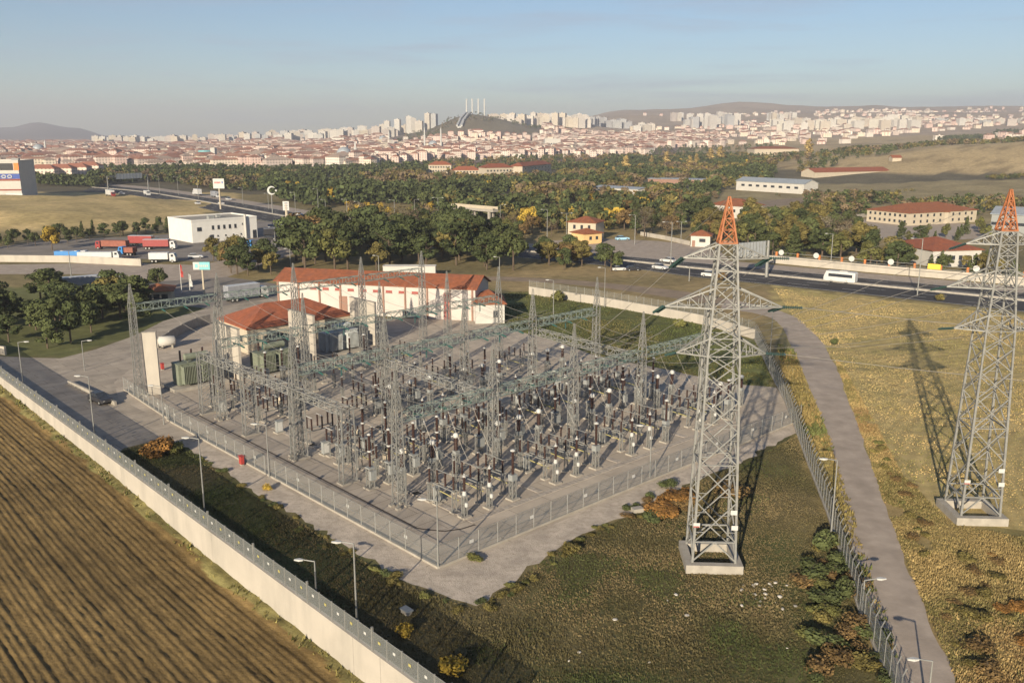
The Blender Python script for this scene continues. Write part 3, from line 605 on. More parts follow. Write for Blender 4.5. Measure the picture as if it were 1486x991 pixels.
# ---------------------------------------------------------------- transmission towers
def xbrace(mb, za, zb, wa, wb, t, horiz=True, th=None):
    """X bracing on the four faces of a square mast between two levels"""
    for i in range(4):
        s = [(-1, -1), (1, -1), (1, 1), (-1, 1)]; p, q = s[i], s[(i + 1) % 4]
        A, B = (p[0] * wa, p[1] * wa, za), (q[0] * wa, q[1] * wa, za); Cc, D = (p[0] * wb, p[1] * wb, zb), (q[0] * wb, q[1] * wb, zb)
        mb.beam(A, D, t); mb.beam(B, Cc, t)
        if horiz: mb.beam(Cc, D, th or t)
PW = [(.7, 2.0), (10.5, 1.72), (20.5, 1.42), (25.5, 1.08), (30.6, .76), (34.6, .05)]
def pw(z): return float(np.interp(z, [a for a, b in PW], [b for a, b in PW]))
def pylon(x, y, rz, label, wedge):
    r = root('transmission_tower', (x, y, 0), rz, label, 'pylon', 'lattice transmission towers')
    for sx, sy in ((-1, -1), (1, -1), (1, 1), (-1, 1)):
        mb = MB(); zs = [.5, 6, 10.5, 15.5, 20.5, 25.5, 30.6]
        for a, b in zip(zs[:-1], zs[1:]): mb.beam((sx * pw(a), sy * pw(a), a), (sx * pw(b), sy * pw(b), b), .21 if b < 20 else .17)
        mb.build('leg', STEEL, r)
    mb = MB(); lv = [1.0, 2.9, 6.8, 10.4, 13.6, 16.4, 18.8, 20.6, 22.2, 23.6, 24.9, 26.8, 28.2, 29.3, 30.6]
    for i, (a, b) in enumerate(zip(lv[:-1], lv[1:])):
        if i == 0:
            w_ = pw(a); w2 = pw(b)
            for k in range(4):
                s = [(-1, -1), (1, -1), (1, 1), (-1, 1)]; p, q = s[k], s[(k + 1) % 4]; mid = ((p[0] + q[0]) / 2 * w2, (p[1] + q[1]) / 2 * w2, b)
                mb.beam((p[0] * w_, p[1] * w_, a), mid, .12); mb.beam((q[0] * w_, q[1] * w_, a), mid, .12); mb.beam((p[0] * w2, p[1] * w2, b), (q[0] * w2, q[1] * w2, b), .13)
        else: xbrace(mb, a, b, pw(a), pw(b), .1 if a < 18 else .08, horiz=(i in (6, 7, 9, 10, 11, 12, 13) or i == 2))
        if 1 <= i <= 4:      # secondary bracing
            zc = (a + b) / 2
            for k in range(4):
                s = [(-1, -1), (1, -1), (1, 1), (-1, 1)]; p, q = s[k], s[(k + 1) % 4]
                for za in ((a + zc) / 2, (zc + b) / 2):
                    wq = pw(za); f_ = .5
                    mb.beam((p[0] * wq, p[1] * wq, za), ((p[0] * (1 - f_ * .5) + q[0] * f_ * .5) * wq, (p[1] * (1 - f_ * .5) + q[1] * f_ * .5) * wq, za), .06)
                    mb.beam((q[0] * wq, q[1] * wq, za), ((q[0] * (1 - f_ * .5) + p[0] * f_ * .5) * wq, (q[1] * (1 - f_ * .5) + p[1] * f_ * .5) * wq, za), .06)
    mb.build('bracing', STEEL, r)
    for zb, zt, ln in ((29.3, 30.6, 3.75), (24.9, 26.7, 5.2), (20.6, 22.2, 4.0)):
        for s in (-1, 1):
            mb = MB(); tip = (s * ln, 0, zb)
            for sy in (-1, 1):
                bb = (s * pw(zb), sy * pw(zb), zb); tt = (s * pw(zt), sy * pw(zt), zt); mb.beam(bb, tip, .13); mb.beam(tt, tip, .12)
                prev = bb
                for k in range(1, 4):
                    f_ = k / 4; pb = tuple(bb[j] + (tip[j] - bb[j]) * f_ for j in range(3)); pt = tuple(tt[j] + (tip[j] - tt[j]) * f_ for j in range(3))
                    mb.beam(pb, pt, .06); mb.beam(prev, pt, .06); prev = pb
            for k in range(0, 4):
                f_, g_ = k / 4, (k + 1) / 4; sy = 1 if k % 2 else -1
                p1 = (s * (pw(zb) + (ln - pw(zb)) * f_), sy * pw(zb) * (1 - f_), zb); p2 = (s * (pw(zb) + (ln - pw(zb)) * g_), -sy * pw(zb) * (1 - g_), zb); mb.beam(p1, p2, .06)
            mb.build('cross_arm', STEEL, r)
    mb = MB(); lv = [30.6, 31.8, 32.8, 33.6, 34.3]
    for sx, sy in ((-1, -1), (1, -1), (1, 1), (-1, 1)): mb.beam((sx * pw(30.62), sy * pw(30.62), 30.62), (sx * .07, sy * .07, 34.7), .14, .1)
    for a, b in zip(lv[:-1], lv[1:]): xbrace(mb, a, b, pw(a), pw(b), .07)
    for i in range(4):
        s = [(-1, -1), (1, -1), (1, 1), (-1, 1)]; p, q = s[i], s[(i + 1) % 4]; mb.beam((p[0] * .78, p[1] * .78, 30.68), (q[0] * .78, q[1] * .78, 30.68), .12)
    mb.build('peak', ORANGE, r)
    mb = MB(); e, t = 2.65, .7                                             # open concrete base ring
    d0, d1 = wedge
    for (cx, cy, sx, sy) in ((0, -e + t / 2, 2 * e, t), (0, e - t / 2, 2 * e, t), (-e + t / 2, 0, t, 2 * e - 2 * t), (e - t / 2, 0, t, 2 * e - 2 * t)):
        mb.box((cx, cy, .0), (sx, sy, 1.7))
    f_ = mb.build('foundation', CONC, r)
    for (px_, pz, mt) in ((-1.75, 4.6, 'a'), (1.75, 4.4, 'b'), (1.6, 5.9, 'b')):
        mb = MB(); mb.box((px_, -pw(pz) - .12, pz), (.6, .03, .45)); p = mb.build('warning_plate', PORCL, r)
        if mt == 'a':
            m2 = MB(); m2.box((px_ - .02, -pw(pz) - .138, pz - .15), (.56, .004, .13)); m2.build('red_band', REDPANE, p)
    return r
TLX, TLY = G(1030, 814); TRX, TRY = G(1409, 748)
pylon(TLX, TLY, math.radians(-3), 'tall grey lattice pylon with orange peak, standing inside the lane fence', (0, .3))
pylon(TRX, TRY, math.radians(-3), 'tall grey lattice pylon with orange peak, in the dry meadow beyond the lane', (0, 0))
def tip(tx, ty, side, ln, z):
    a = math.radians(-3); return (tx + side * ln * math.cos(a), ty + side * ln * math.sin(a), z)
# ---------------------------------------------------------------- gantries
COLB = [6, 20, 34, 48, 63]
def column_mb(h, hb, wb=.55, wt=.4):
    mb = MB(); n = max(4, int(hb / 1.25)); lv = [.15 + (hb - .15) * i / n for i in range(n + 1)]
    wd = lambda z: wb + (wt - wb) * z / hb
    for sx, sy in ((-1, -1), (1, -1), (1, 1), (-1, 1)):
        mb.beam((sx * wb, sy * wb, .1), (sx * wt, sy * wt, hb + .6), .1); mb.beam((sx * wt, sy * wt, hb + .6), (sx * .06, sy * .06, h), .075, .05)
    for a, b in zip(lv[:-1], lv[1:]): xbrace(mb, a, b, wd(a), wd(b), .048)
    m = 5; sp = [hb + .6 + (h - hb - .6) * i / m for i in range(m + 1)]; ws = lambda z: wt + (.06 - wt) * (z - hb - .6) / (h - hb - .6)
    for a, b in zip(sp[:-2], sp[1:-1]): xbrace(mb, a, b, ws(a), ws(b), .05)
    return mb
def lat_beam(mb, p, q, w, h, t=.085, tb=.055, seg=1.2):
    p = Vector(p); q = Vector(q); d = (q - p); L_ = d.length; d.normalize(); s = Vector((-d.y, d.x, 0)).normalized(); up = Vector((0, 0, 1)); n = max(3, int(L_ / seg))
    P4 = [(-1, 0), (1, 0), (1, 1), (-1, 1)]
    pt = lambda k, i: p + d * (L_ * i / n) + s * (P4[k][0] * w / 2) + up * (P4[k][1] * h)
    for k in range(4): mb.beam(pt(k, 0), pt(k, n), t)
    for i in range(n):
        for k in range(4):
            k2 = (k + 1) % 4
            a, b = (pt(k, i), pt(k2, i + 1)) if (i + k) % 2 else (pt(k2, i), pt(k, i + 1)); mb.beam(a, b, tb)
            if i: mb.beam(pt(k, i), pt(k2, i), tb)
def gantry(label, a, bs, h, hb, steel_beam=None, rotB=True, extra=0):
    o0 = AB(a, bs[0]); r = root('gantry', o0, 0, label, 'gantry', 'lattice gantries of the switchyard'); rz = RZB
    for b in bs:
        x, y = AB(a, b); c = column_mb(h + R.uniform(-.3, .3), hb).build('column', STEEL, r, (x - o0[0], y - o0[1], 0), rz)
        mb = MB()
        for sx, sy in ((-1, -1), (1, -1), (1, 1), (-1, 1)): mb.box((sx * .62, sy * .62, .12), (.5, .5, .26))
        mb.build('footing', CONC, c)
    for b0, b1 in zip(bs[:-1], bs[1:]):
        p, q = AB(a, b0 + .5), AB(a, b1 - .5); mb = MB(); lat_beam(mb, (p[0] - o0[0], p[1] - o0[1], hb - .5), (q[0] - o0[0], q[1] - o0[1], hb - .5), 1.1, 1.1)
        mb.build('beam', steel_beam or STEELG, r)
    return r
ROWS = [(14.3, COLB, 16.5, 10.3, 'front row gantry of five pointed lattice columns joined by a green-grey beam'),
        (36, [6, 20, 34, 48, 63], 17.0, 11.2, 'second row gantry of pointed lattice columns, next behind the front gantry'),
        (57, [6, 20, 34, 48, 60], 17.0, 11.0, 'third row gantry of pointed lattice columns, in front of the transformers'),
        (77, [2, 16, 30, 44, 58], 18.0, 14.0, 'rear row gantry of tall pointed lattice columns, starting beside the concrete slab wall')]
for a, bs, h, hb, lab in ROWS: gantry(lab, a, bs, h, hb)
# cross beams along EA between rows one and two
for b, nm in ((20, 'grey lattice beam bridging front and second gantry at their second columns'), (48, 'grey lattice beam bridging front and second gantry at their fourth columns')):
    p, q = AB(15.2, b), AB(35.2, b); mb = MB(); lat_beam(mb, (0, 0, 9.0), (q[0] - p[0], q[1] - p[1], 9.6), 1.0, 1.0); o = mb.build('cross_beam', STEEL, None, (*p, 0)); tag(o, nm, 'lattice beam')
# low flat-topped gantry along the yard's left side
def low_gantry():
    bs = [24.1, 35.2, 48, 61.3]; o0 = AB(24.1, 5.8); r = root('gantry', o0, 0, 'low flat-topped grey lattice gantry running along the yard side nearest the whitewashed wall', 'gantry', 'lattice gantries of the switchyard')
    for a in bs:
        x, y = AB(a, 5.8); mb = MB(); w_ = .95; lv = [.15 + i * 1.14 for i in range(9)]
        for sx, sy in ((-1, -1), (1, -1), (1, 1), (-1, 1)): mb.beam((sx * w_, sy * .45, .1), (sx * w_ * .85, sy * .45, 9.3), .12)
        for a_, b_ in zip(lv[:-1], lv[1:]):
            for sy in (-1, 1):
                mb.beam((-w_ * .92, sy * .45, a_), (w_ * .92, sy * .45, b_), .06); mb.beam((w_ * .92, sy * .45, a_), (-w_ * .92, sy * .45, b_), .06)
            for sx in (-1, 1): mb.beam((sx * w_ * .92, -.45, a_), (sx * w_ * .92, .45, b_), .05)
        c = mb.build('column', STEEL, r, (x - o0[0], y - o0[1], 0), RZB)
        m2 = MB(); m2.box((0, 0, .1), (2.4, 1.3, .22)); m2.build('footing', CONC, c)
    for a0, a1 in zip(bs[:-1], bs[1:]):
        p, q = AB(a0, 5.8), AB(a1, 5.8); mb = MB(); lat_beam(mb, (p[0] - o0[0], p[1] - o0[1], 8.3), (q[0] - o0[0], q[1] - o0[1], 8.3), 1.0, .95, .1, .06); mb.build('beam', STEEL, r)
low_gantry()
# ---------------------------------------------------------------- insulator strings and conductors
def discs(L_, r=.15, n=11):
    prof = [(.03, 0)]
    for i in range(n):
        z = -L_ * (i + .25) / n; prof += [(.035, z), (r, z - .02), (r * .9, z - .06), (.035, z - .07)]
    prof.append((.03, -L_)); return prof
ins_n = [0]
def wire_obj(p, q, sag, label, cat='power line', r=.028, group='bare conductors', n=12):
    p, q = Vector(p), Vector(q); pts = []
    for i in range(n + 1):
        t = i / n; c = p.lerp(q, t); c.z -= sag * 4 * t * (1 - t); pts.append(tuple(c - p))
    mb = MB(); mb.polyline(pts, r, 4); o = mb.build('conductor', WIRE, None, tuple(p)); tag(o, label, cat, group); return o
def string_dir(p, q, L_, m, label, double=False, r=.13, group='insulator strings'):
    """insulator string from p towards q, L_ long; returns its far end"""
    p, q = Vector(p), Vector(q); d = (q - p).normalized(); mb = MB()
    for s in ((-.22, .22) if double else (0,)):
        mb.lathe(discs(L_, r), 8, (s, 0, 0))
    if double: mb.beam((-.3, 0, -.05), (.3, 0, -.05), .07); mb.beam((-.3, 0, -L_), (.3, 0, -L_), .07)
    o = mb.build('insulator_string', m, None, tuple(p)); o.rotation_mode = 'QUATERNION'
    o.rotation_quaternion = (-d).to_track_quat('Z', 'Y'); tag(o, label, 'insulator', group); ins_n[0] += 1
    return tuple(p + d * L_)
# tower lines: left tower to the front gantry, right tower to the gantry's right end, and both away to the right
tipsL = [(s, ln, z) for z, ln in ((29.3, 3.75), (24.9, 5.2), (20.6, 4.0)) for s in (-1, 1)]
NAMES = {29.3: 'upper', 24.9: 'middle', 20.6: 'lower'}
tgtL = {(-1, 29.3): 24, (-1, 24.9): 27, (-1, 20.6): 30.5, (1, 29.3): 38, (1, 24.9): 41, (1, 20.6): 44.5}
for s, ln, z in tipsL:
    p = tip(TLX, TLY, s, ln, z); b = tgtL[(s, z)]; q = (*AB(14.3, b), 10.5); sd = 'left' if s < 0 else 'right'
    p2 = string_dir(p, (q[0], q[1], q[2] - 1), 1.9, GLASSDARK, 'double glass insulator on the %s %s arm of the tower inside the lane fence' % (NAMES[z], sd), True)
    wire_obj(p2, q, .9, 'conductor from the %s %s arm of the nearer tower to the front gantry' % (NAMES[z], sd))
    if s > 0:
        far = (118 + z, 52 - (z - 24) * .5, z + 1); p3 = string_dir(p, far, 1.7, GLASSDARK, 'glass insulator facing right on the %s right arm of the tower inside the lane fence' % NAMES[z], True)
        wire_obj(p3, far, 2.6, 'conductor leaving the %s right arm of the nearer tower towards the right' % NAMES[z])
for s, ln, z in tipsL:
    p = tip(TRX, TRY, s, ln, z); sd = 'left' if s < 0 else 'right'
    q = (*AB(14.3, {29.3: 52, 24.9: 55.5, 20.6: 59}[z] + (2 if s > 0 else 0)), 10.4)
    p2 = string_dir(p, q, 1.7, GLASSDARK, 'glass insulator on the %s %s arm of the tower in the dry meadow' % (NAMES[z], sd), True)
    wire_obj(p2, q, 1.6, 'conductor from the %s %s arm of the meadow tower to the front gantry' % (NAMES[z], sd))
    if s > 0:
        far = (150, 60 + z, z + 2); wire_obj(p, far, 2, 'conductor leaving the %s right arm of the meadow tower out of view' % NAMES[z])
wire_obj((TLX, TLY, 34.6), (*AB(14.3, 34), 16.4), .8, 'shield wire from the orange peak of the nearer tower to the gantry', r=.02)
wire_obj((TRX, TRY, 34.6), (*AB(14.3, 63), 16.4), 1.2, 'shield wire from the orange peak of the meadow tower to the gantry', r=.02)
wire_obj((TRX, TRY, 34.6), (130, 70, 40), 1.2, 'shield wire from the orange peak of the meadow tower out of view', r=.02)
BAYS = [13, 27, 41, 55.5]; BN = ['first', 'second', 'third', 'fourth']; PH = [-3.6, 0, 3.6]; RN = ['front', 'second', 'third', 'rear']
for ri in range(len(ROWS)):
    a, bs, h, hb, _l = ROWS[ri]
    for bi, bc in enumerate(BAYS):
        for ph in PH:
            b = bc + ph - (2.5 if ri == 3 else 0) * 1.2
            p = (*AB(a, b), hb - .55)
            P3 = ('left', 'middle', 'right')[PH.index(ph)]; lab = 'green insulator string, %s of three, behind the %s bay of the %s gantry' % (P3, BN[bi], RN[ri])
            if ri < 3:
                a2, hb2 = ROWS[ri + 1][0], ROWS[ri + 1][3]; b2 = bc + ph - (3 if ri == 2 else 0); q = (*AB(a2, b2), hb2 - .55)
                pe = string_dir(p, (q[0], q[1], q[2] - 2.2), 1.5, GLASSGREEN, lab); qe = string_dir(q, (p[0], p[1], p[2] - 2.2), 1.5, GLASSGREEN, 'green insulator string, %s of three, before the %s bay of the %s gantry' % (P3, BN[bi], RN[ri + 1]))
                wire_obj(pe, qe, .9, '%s of three bare conductors over the %s bay between the %s and %s gantries' % (P3, BN[bi], RN[ri], RN[ri + 1]))
            if ri < 3 and ph == 0 or ri == 0:
                m = (*AB(a + (-3.5 if ri == 0 else 5), b), 4.6 if ri == 0 else 4.2); pp = string_dir(p, (p[0], p[1], 0), 1.3, GLASSGREEN, 'hanging ' + lab) if ri else p
                wire_obj(pp, m, .25, '%s of three dropper wires below the %s bay of the %s gantry' % (P3, BN[bi], RN[ri]), r=.018, n=6)
ph = [c + p for c in BAYS for p in PH]
# bus wires along the rows
for (a, z, txt) in ((25, 9.3, 'between the front and second gantries'), (46.5, 9.5, 'between the second and third gantries')):
    for k in (-1.8, 0, 1.8): wire_obj((*AB(a + k, 4), z), (*AB(a + k, 64), z), .7, 'long bus conductor %s, %s of three' % (txt, {-1.8: 'nearest', 0: 'middle', 1.8: 'farthest'}[k]), n=16)
for k_, b in enumerate(ph):
    bn = 'phase line %s from the left' % ORD[k_]
    for a0, z0, a1, z1, txt in ((7.2, 4.9, 10.4, 4.2, 'between the two front rows'), (10.4, 4.2, 13.2, 4.0, 'at the front gantry line'), (13.2, 4.0, 17.2, 5.1, 'at the white-capped row'), (17.2, 5.1, 20.8, 6.6, 'before the breaker row'), (20.8, 6.6, 25.5, 4.2, 'behind the breaker row'), (25.5, 4.2, 29.5, 4.0, 'before the second gantry')):
        wire_obj((*AB(a0, b), z0), (*AB(a1, b), z1), .35, 'low conductor on %s, %s' % (bn, txt), r=.024, n=5)
# wires of the low gantry
for i, a in enumerate((27, 30, 33, 38.5, 41.5, 44.5, 51, 54.5, 58)):
    wire_obj((*AB(a, 6.3), 8.4), (*AB(a, 18), 3.2 if i % 2 else 10.4), .4, 'short conductor from the low grey gantry into the yard, %s from the right' % ORD[i], r=.022, n=8)
# ---------------------------------------------------------------- switchyard equipment (one prototype of each kind, then copies)
def porcelain(mb, r, z0, z1, n=None, seg=10, c=(0, 0)):
    n = n or max(5, int((z1 - z0) / .17)); prof = [(r * .7, z0)]
    for i in range(n):
        z = z0 + (z1 - z0) * i / n; dz = (z1 - z0) / n; prof += [(r * .72, z + dz * .2), (r, z + dz * .45), (r * .97, z + dz * .6), (r * .72, z + dz * .8)]
    prof.append((r * .7, z1)); mb.lathe(prof, seg, (c[0], c[1], 0))
def legs4(mb, w, z0, z1, t=.08, brace=True):
    for sx, sy in ((-1, -1), (1, -1), (1, 1), (-1, 1)): mb.beam((sx * w, sy * w, z0), (sx * w, sy * w, z1), t)
    if brace:
        n = max(1, int((z1 - z0) / .9))
        for i in range(n): xbrace(mb, z0 + (z1 - z0) * i / n, z0 + (z1 - z0) * (i + 1) / n, w, w, t * .5)
def pad(p, w): mb = MB(); mb.box((0, 0, .1), (w, w, .2)); return mb.build('footing', CONC, p)
Z0 = (0, 0, -300)
def proto_breaker():
    p = root('circuit_breaker', Z0); pad(p, 1.3); mb = MB(); legs4(mb, .33, .2, 2.5, .1); mb.build('support_frame', STEEL, p)
    mb = MB(); mb.box((0, -.45, 1.75), (.75, .5, 1.1)); mb.box((0, 0, 2.58), (.85, .85, .16)); mb.build('control_cabinet', GREYBOX, p)
    mb = MB(); porcelain(mb, .165, 2.66, 4.45); mb.build('insulator', PORC, p)
    mb = MB(); porcelain(mb, .19, 4.65, 6.5); mb.build('insulator', PORC, p)
    mb = MB(); mb.lathe([(.2, 4.45), (.26, 4.5), (.26, 4.6), (.2, 4.65)], 10); mb.lathe([(.22, 6.5), (.22, 6.62), (.08, 6.7)], 10); mb.beam((0, 0, 4.55), (.7, 0, 4.62), .07); mb.build('terminal', LAMP, p); return reg(p)
def proto_ct():
    p = root('current_transformer', Z0); pad(p, 1.2); mb = MB(); legs4(mb, .3, .2, 2.6, .1); mb.box((0, 0, 2.68), (.85, .85, .16)); mb.build('support_frame', STEEL, p)
    mb = MB(); mb.box((0, 0, 2.95), (.62, .62, .42)); mb.build('tank', GREYBOX, p)
    mb = MB(); porcelain(mb, .29, 3.15, 4.75, seg=12); mb.build('insulator', PORC, p)
    mb = MB(); mb.lathe([(.25, 4.75), (.33, 4.82), (.36, 5.0), (.33, 5.18), (.2, 5.32), (.06, 5.36)], 12); mb.beam((-.75, 0, 5.05), (.75, 0, 5.05), .09); mb.build('head', PORCL, p, smooth=True); return reg(p)
def proto_disc():
    p = root('disconnector', Z0); mb = MB()
    for x in (-1.5, 1.5): mb.box((x, 0, .1), (.7, .9, .2))
    mb.build('footing', CONC, p); mb = MB()
    for x in (-1.5, 1.5):
        for y in (-.3, .3): mb.beam((x, y, .2), (x, y, 2.5), .09)
        mb.beam((x, -.3, .6), (x, .3, 2.2), .05); mb.beam((x, .3, .6), (x, -.3, 2.2), .05)
    for y in (-.3, .3): mb.beam((-1.8, y, 2.55), (1.8, y, 2.55), .12)
    mb.build('support_frame', STEEL, p)
    for x in (-1.4, 0, 1.4): mb = MB(); porcelain(mb, .14, 2.62, 4.1, c=(x, 0)); mb.build('insulator', PORC, p)
    mb = MB(); mb.tube((-1.5, 0, 4.16), (1.5, 0, 4.16), .05); mb.build('contact_arm', STEEL, p)
    mb = MB(); mb.tube((-1.7, -.42, 1.35), (1.7, -.42, 1.5), .06); mb.build('drive_rod', YELLOW, p); return reg(p)
def proto_arrester():
    p = root('surge_arrester', Z0); pad(p, 1.1); mb = MB(); legs4(mb, .2, .2, 2.4, .09, True); mb.box((0, 0, 2.46), (.55, .55, .12)); mb.build('support_frame', STEEL, p)
    mb = MB(); mb.lathe([(.16, 1.3), (.19, 1.36), (.19, 1.68), (.1, 1.76)], 10, (0, -.32, 0)); mb.build('counter', PORCL, p)
    mb = MB(); mb.lathe([(.22, 2.5), (.25, 2.6), (.2, 2.95), (.16, 3.0)], 10); mb.build('base_tank', LAMP, p)
    mb = MB(); porcelain(mb, .165, 3.0, 4.6); mb.build('insulator', PORC, p)
    mb = MB(); mb.lathe([(.2, 4.6), (.2, 4.7), (.06, 4.78), (.05, 5.0)], 10); mb.build('cap', LAMP, p); return reg(p)
def proto_vt():
    p = root('voltage_transformer', Z0); pad(p, 1.2); mb = MB(); legs4(mb, .28, .2, 2.3, .09); mb.build('support_frame', STEEL, p)
    mb = MB(); mb.box((0, 0, 2.65), (.8, .7, .7)); mb.box((.5, 0, 2.6), (.2, .4, .4)); mb.build('tank', GREYBOX, p)
    mb = MB(); porcelain(mb, .175, 3.0, 5.7); mb.build('insulator', PORC, p)
    mb = MB(); mb.lathe([(.22, 5.7), (.3, 5.74), (.3, 5.85), (.1, 5.95)], 10); mb.build('cap', LAMP, p); return reg(p)
def proto_post():
    p = root('post_insulator', Z0); pad(p, .9); mb = MB(); legs4(mb, .16, .2, 2.2, .07); mb.box((0, 0, 2.25), (.42, .42, .1)); mb.build('support_frame', STEEL, p)
    mb = MB(); porcelain(mb, .13, 2.3, 3.9); mb.build('insulator', PORC, p); mb = MB(); mb.box((0, 0, 3.95), (.3, .14, .1)); mb.build('clamp', LAMP, p); return reg(p)
def proto_bank():
    p = root('low_disconnector', Z0); mb = MB()
    for x in (-1.9, 1.9): mb.box((x, 0, .1), (.6, 1.6, .2))
    mb.build('footing', CONC, p); mb = MB()
    for x in (-1.9, 1.9):
        for y in (-.6, .6): mb.beam((x, y, .2), (x, y, 1.7), .09)
    for y in (-.6, .6): mb.beam((-2.3, y, 1.75), (2.3, y, 1.75), .12)
    for x in (-1.6, 0, 1.6): mb.beam((x, -.7, 1.8), (x, .7, 1.8), .1)
    mb.build('support_frame', STEEL, p)
    for x in (-1.6, 0, 1.6):
        for y in (-.6, .6): mb = MB(); porcelain(mb, .14, 1.85, 3.5, c=(x, y)); mb.build('insulator', PORC, p)
    mb = MB()
    for x in (-1.6, 0, 1.6): mb.tube((x, -.75, 3.55), (x, .75, 3.55), .05)
    mb.build('contact_arm', LAMP, p); return reg(p)
def proto_cabinet():
    p = root('control_kiosk', Z0); pad(p, 1.3); mb = MB(); mb.box((0, 0, .95), (.9, .6, 1.5)); mb.box((0, 0, 1.74), (1.05, .75, .08)); mb.build('cabinet', GREYBOX, p); mb = MB(); mb.box((0, -.31, .95), (.7, .03, 1.25)); mb.build('door', PORCL, p); return reg(p)
def proto_instr():
    p = root('instrument_transformer', Z0); pad(p, 1.5); mb = MB(); legs4(mb, .2, .2, .9, .09, False); mb.build('support_frame', STEEL, p)
    mb = MB(); mb.lathe([(.3, .9), (.38, .96), (.38, 1.7), (.3, 1.8), (.12, 1.95)], 12); mb.build('tank', PLAS_CREAM, p); mb = MB(); porcelain(mb, .1, 1.9, 2.4, c=(0, 0)); mb.build('bushing', PORC, p); return reg(p)
PR = dict(breaker=proto_breaker(), ct=proto_ct(), disc=proto_disc(), arr=proto_arrester(), vt=proto_vt(), post=proto_post(), bank=proto_bank(), cab=proto_cabinet(), ins=proto_instr())
DESC = dict(breaker=('two-stack brown circuit breaker pole', 'circuit breaker', 'circuit breaker poles'), ct=('brown current transformer with white cap', 'current transformer', 'white-capped current transformers'),
            disc=('three-post disconnector on trestle', 'disconnector', 'disconnectors on trestles'), arr=('brown surge arrester with white base', 'surge arrester', 'surge arresters'),
            vt=('tall brown voltage transformer', 'voltage transformer', 'voltage transformers'), post=('slim brown post insulator', 'post insulator', 'post insulators'),
            bank=('low six-post brown disconnector', 'disconnector', 'low disconnectors'), cab=('small grey control kiosk', 'kiosk', 'control kiosks'), ins=('small cream instrument transformer', 'instrument transformer', 'instrument transformers'))
used = set()
def put(kind, a, b, label, rz=None, s=None):
    x, y = AB(a, b); src = PR[kind]; d, cat, grp = DESC[kind]
    if kind not in used:
        used.add(kind); o = src; o.location = (x, y, 0); o.rotation_euler[2] = RZB if rz is None else rz
        if s: o.scale = (s,) * 3
    else: o = dup(src, (x, y, 0), RZB if rz is None else rz, None, s)
    tag(o, label, cat, grp); return o
def row(kind, a, bs, where, rz=None, jit=.0, s=None):
    d = DESC[kind][0]; bs = sorted(bs)
    for i, b in enumerate(bs):
        t = '%s, %s from left, row %s' % (d, ORD[i], where)
        put(kind, a + R.uniform(-jit, jit), b, t, rz, s)
ph = [c + p for c in BAYS for p in PH]
row('arr', 7.2, [c - 3.6 for c in BAYS] + BAYS[:], 'nearest the tower')
row('vt', 7.2, [c + 3.5 for c in BAYS], 'nearest the tower')
row('disc', 10.4, [c + p for c in BAYS for p in (-3.6, 0, 3.6)], 'before the front gantry', RZA)
row('ct', 17.2, [8.6] + ph[1:], 'just behind front gantry')
row('breaker', 20.8, [6.7] + ph[:], 'behind the white-capped row')
row('disc', 25.5, ph, 'behind the breaker poles', RZA)
row('post', 29.5, ph, 'before the second gantry')
row('post', 13.2, [c + p for c in BAYS for p in PH], 'at the front gantry line')
row('vt', 28, [c + p for c in BAYS[1:] for p in PH], 'halfway to second gantry')
row('post', 23.4, ph, 'close behind the breaker poles')
row('arr', 32.5, [c + p for c in BAYS[1:] for p in PH], 'just before second gantry')
row('ct', 40, [c + p for c in BAYS[1:] for p in PH], 'behind the second gantry')
row('breaker', 43.5, [c + p for c in BAYS[1:3] for p in PH], 'midway between second and third gantries')
row('disc', 48, [c + p for c in BAYS for p in PH][3:], 'midway before the third gantry', RZA)
row('post', 52.5, [c + p for c in BAYS[:3] for p in PH], 'just before the third gantry')
row('post', 60.5, [c + p for c in BAYS[:3] for p in PH], 'behind the third gantry')
row('disc', 65, [c + p for c in BAYS[:3] for p in PH], 'before the transformers', RZA)
row('vt', 68, [19, 22, 25, 35, 38, 41], 'in front of the transformers')
row('bank', 33.5, [10.8], 'beside the low gantry', RZB); row('bank', 39.5, [11.5], 'behind that beside the low gantry', RZB); row('bank', 51.5, [11.6], 'midway along the low gantry', RZB); row('bank', 57.5, [12], 'near the far end of the low gantry', RZB)
row('bank', 44, [20, 26], 'left of the second gantry', RZB); row('bank', 64, [9.6], 'by the low gantry end', RZB)
row('ins', 25.5, [12.2, 15.5, 19], 'on the bare gravel left of front gantry'); row('ins', 35, [14.5], 'beside the low disconnector'); row('ins', 55.5, [14.5, 18], 'near the transformers')
row('cab', 12.5, [10, 24, 38, 52], 'at the front gantry feet'); row('cab', 34.2, [9, 24, 38, 52], 'at the second gantry feet'); row('cab', 46, [9], 'by the low gantry'); row('cab', 60, [7.5], 'near the far end of the low gantry')
row('breaker', 30, [8.5, 12, 15.5], 'nearest the low gantry')
row('ct', 9.5, [60.5, 63.5, 66], 'at the yard right end', s=.9)
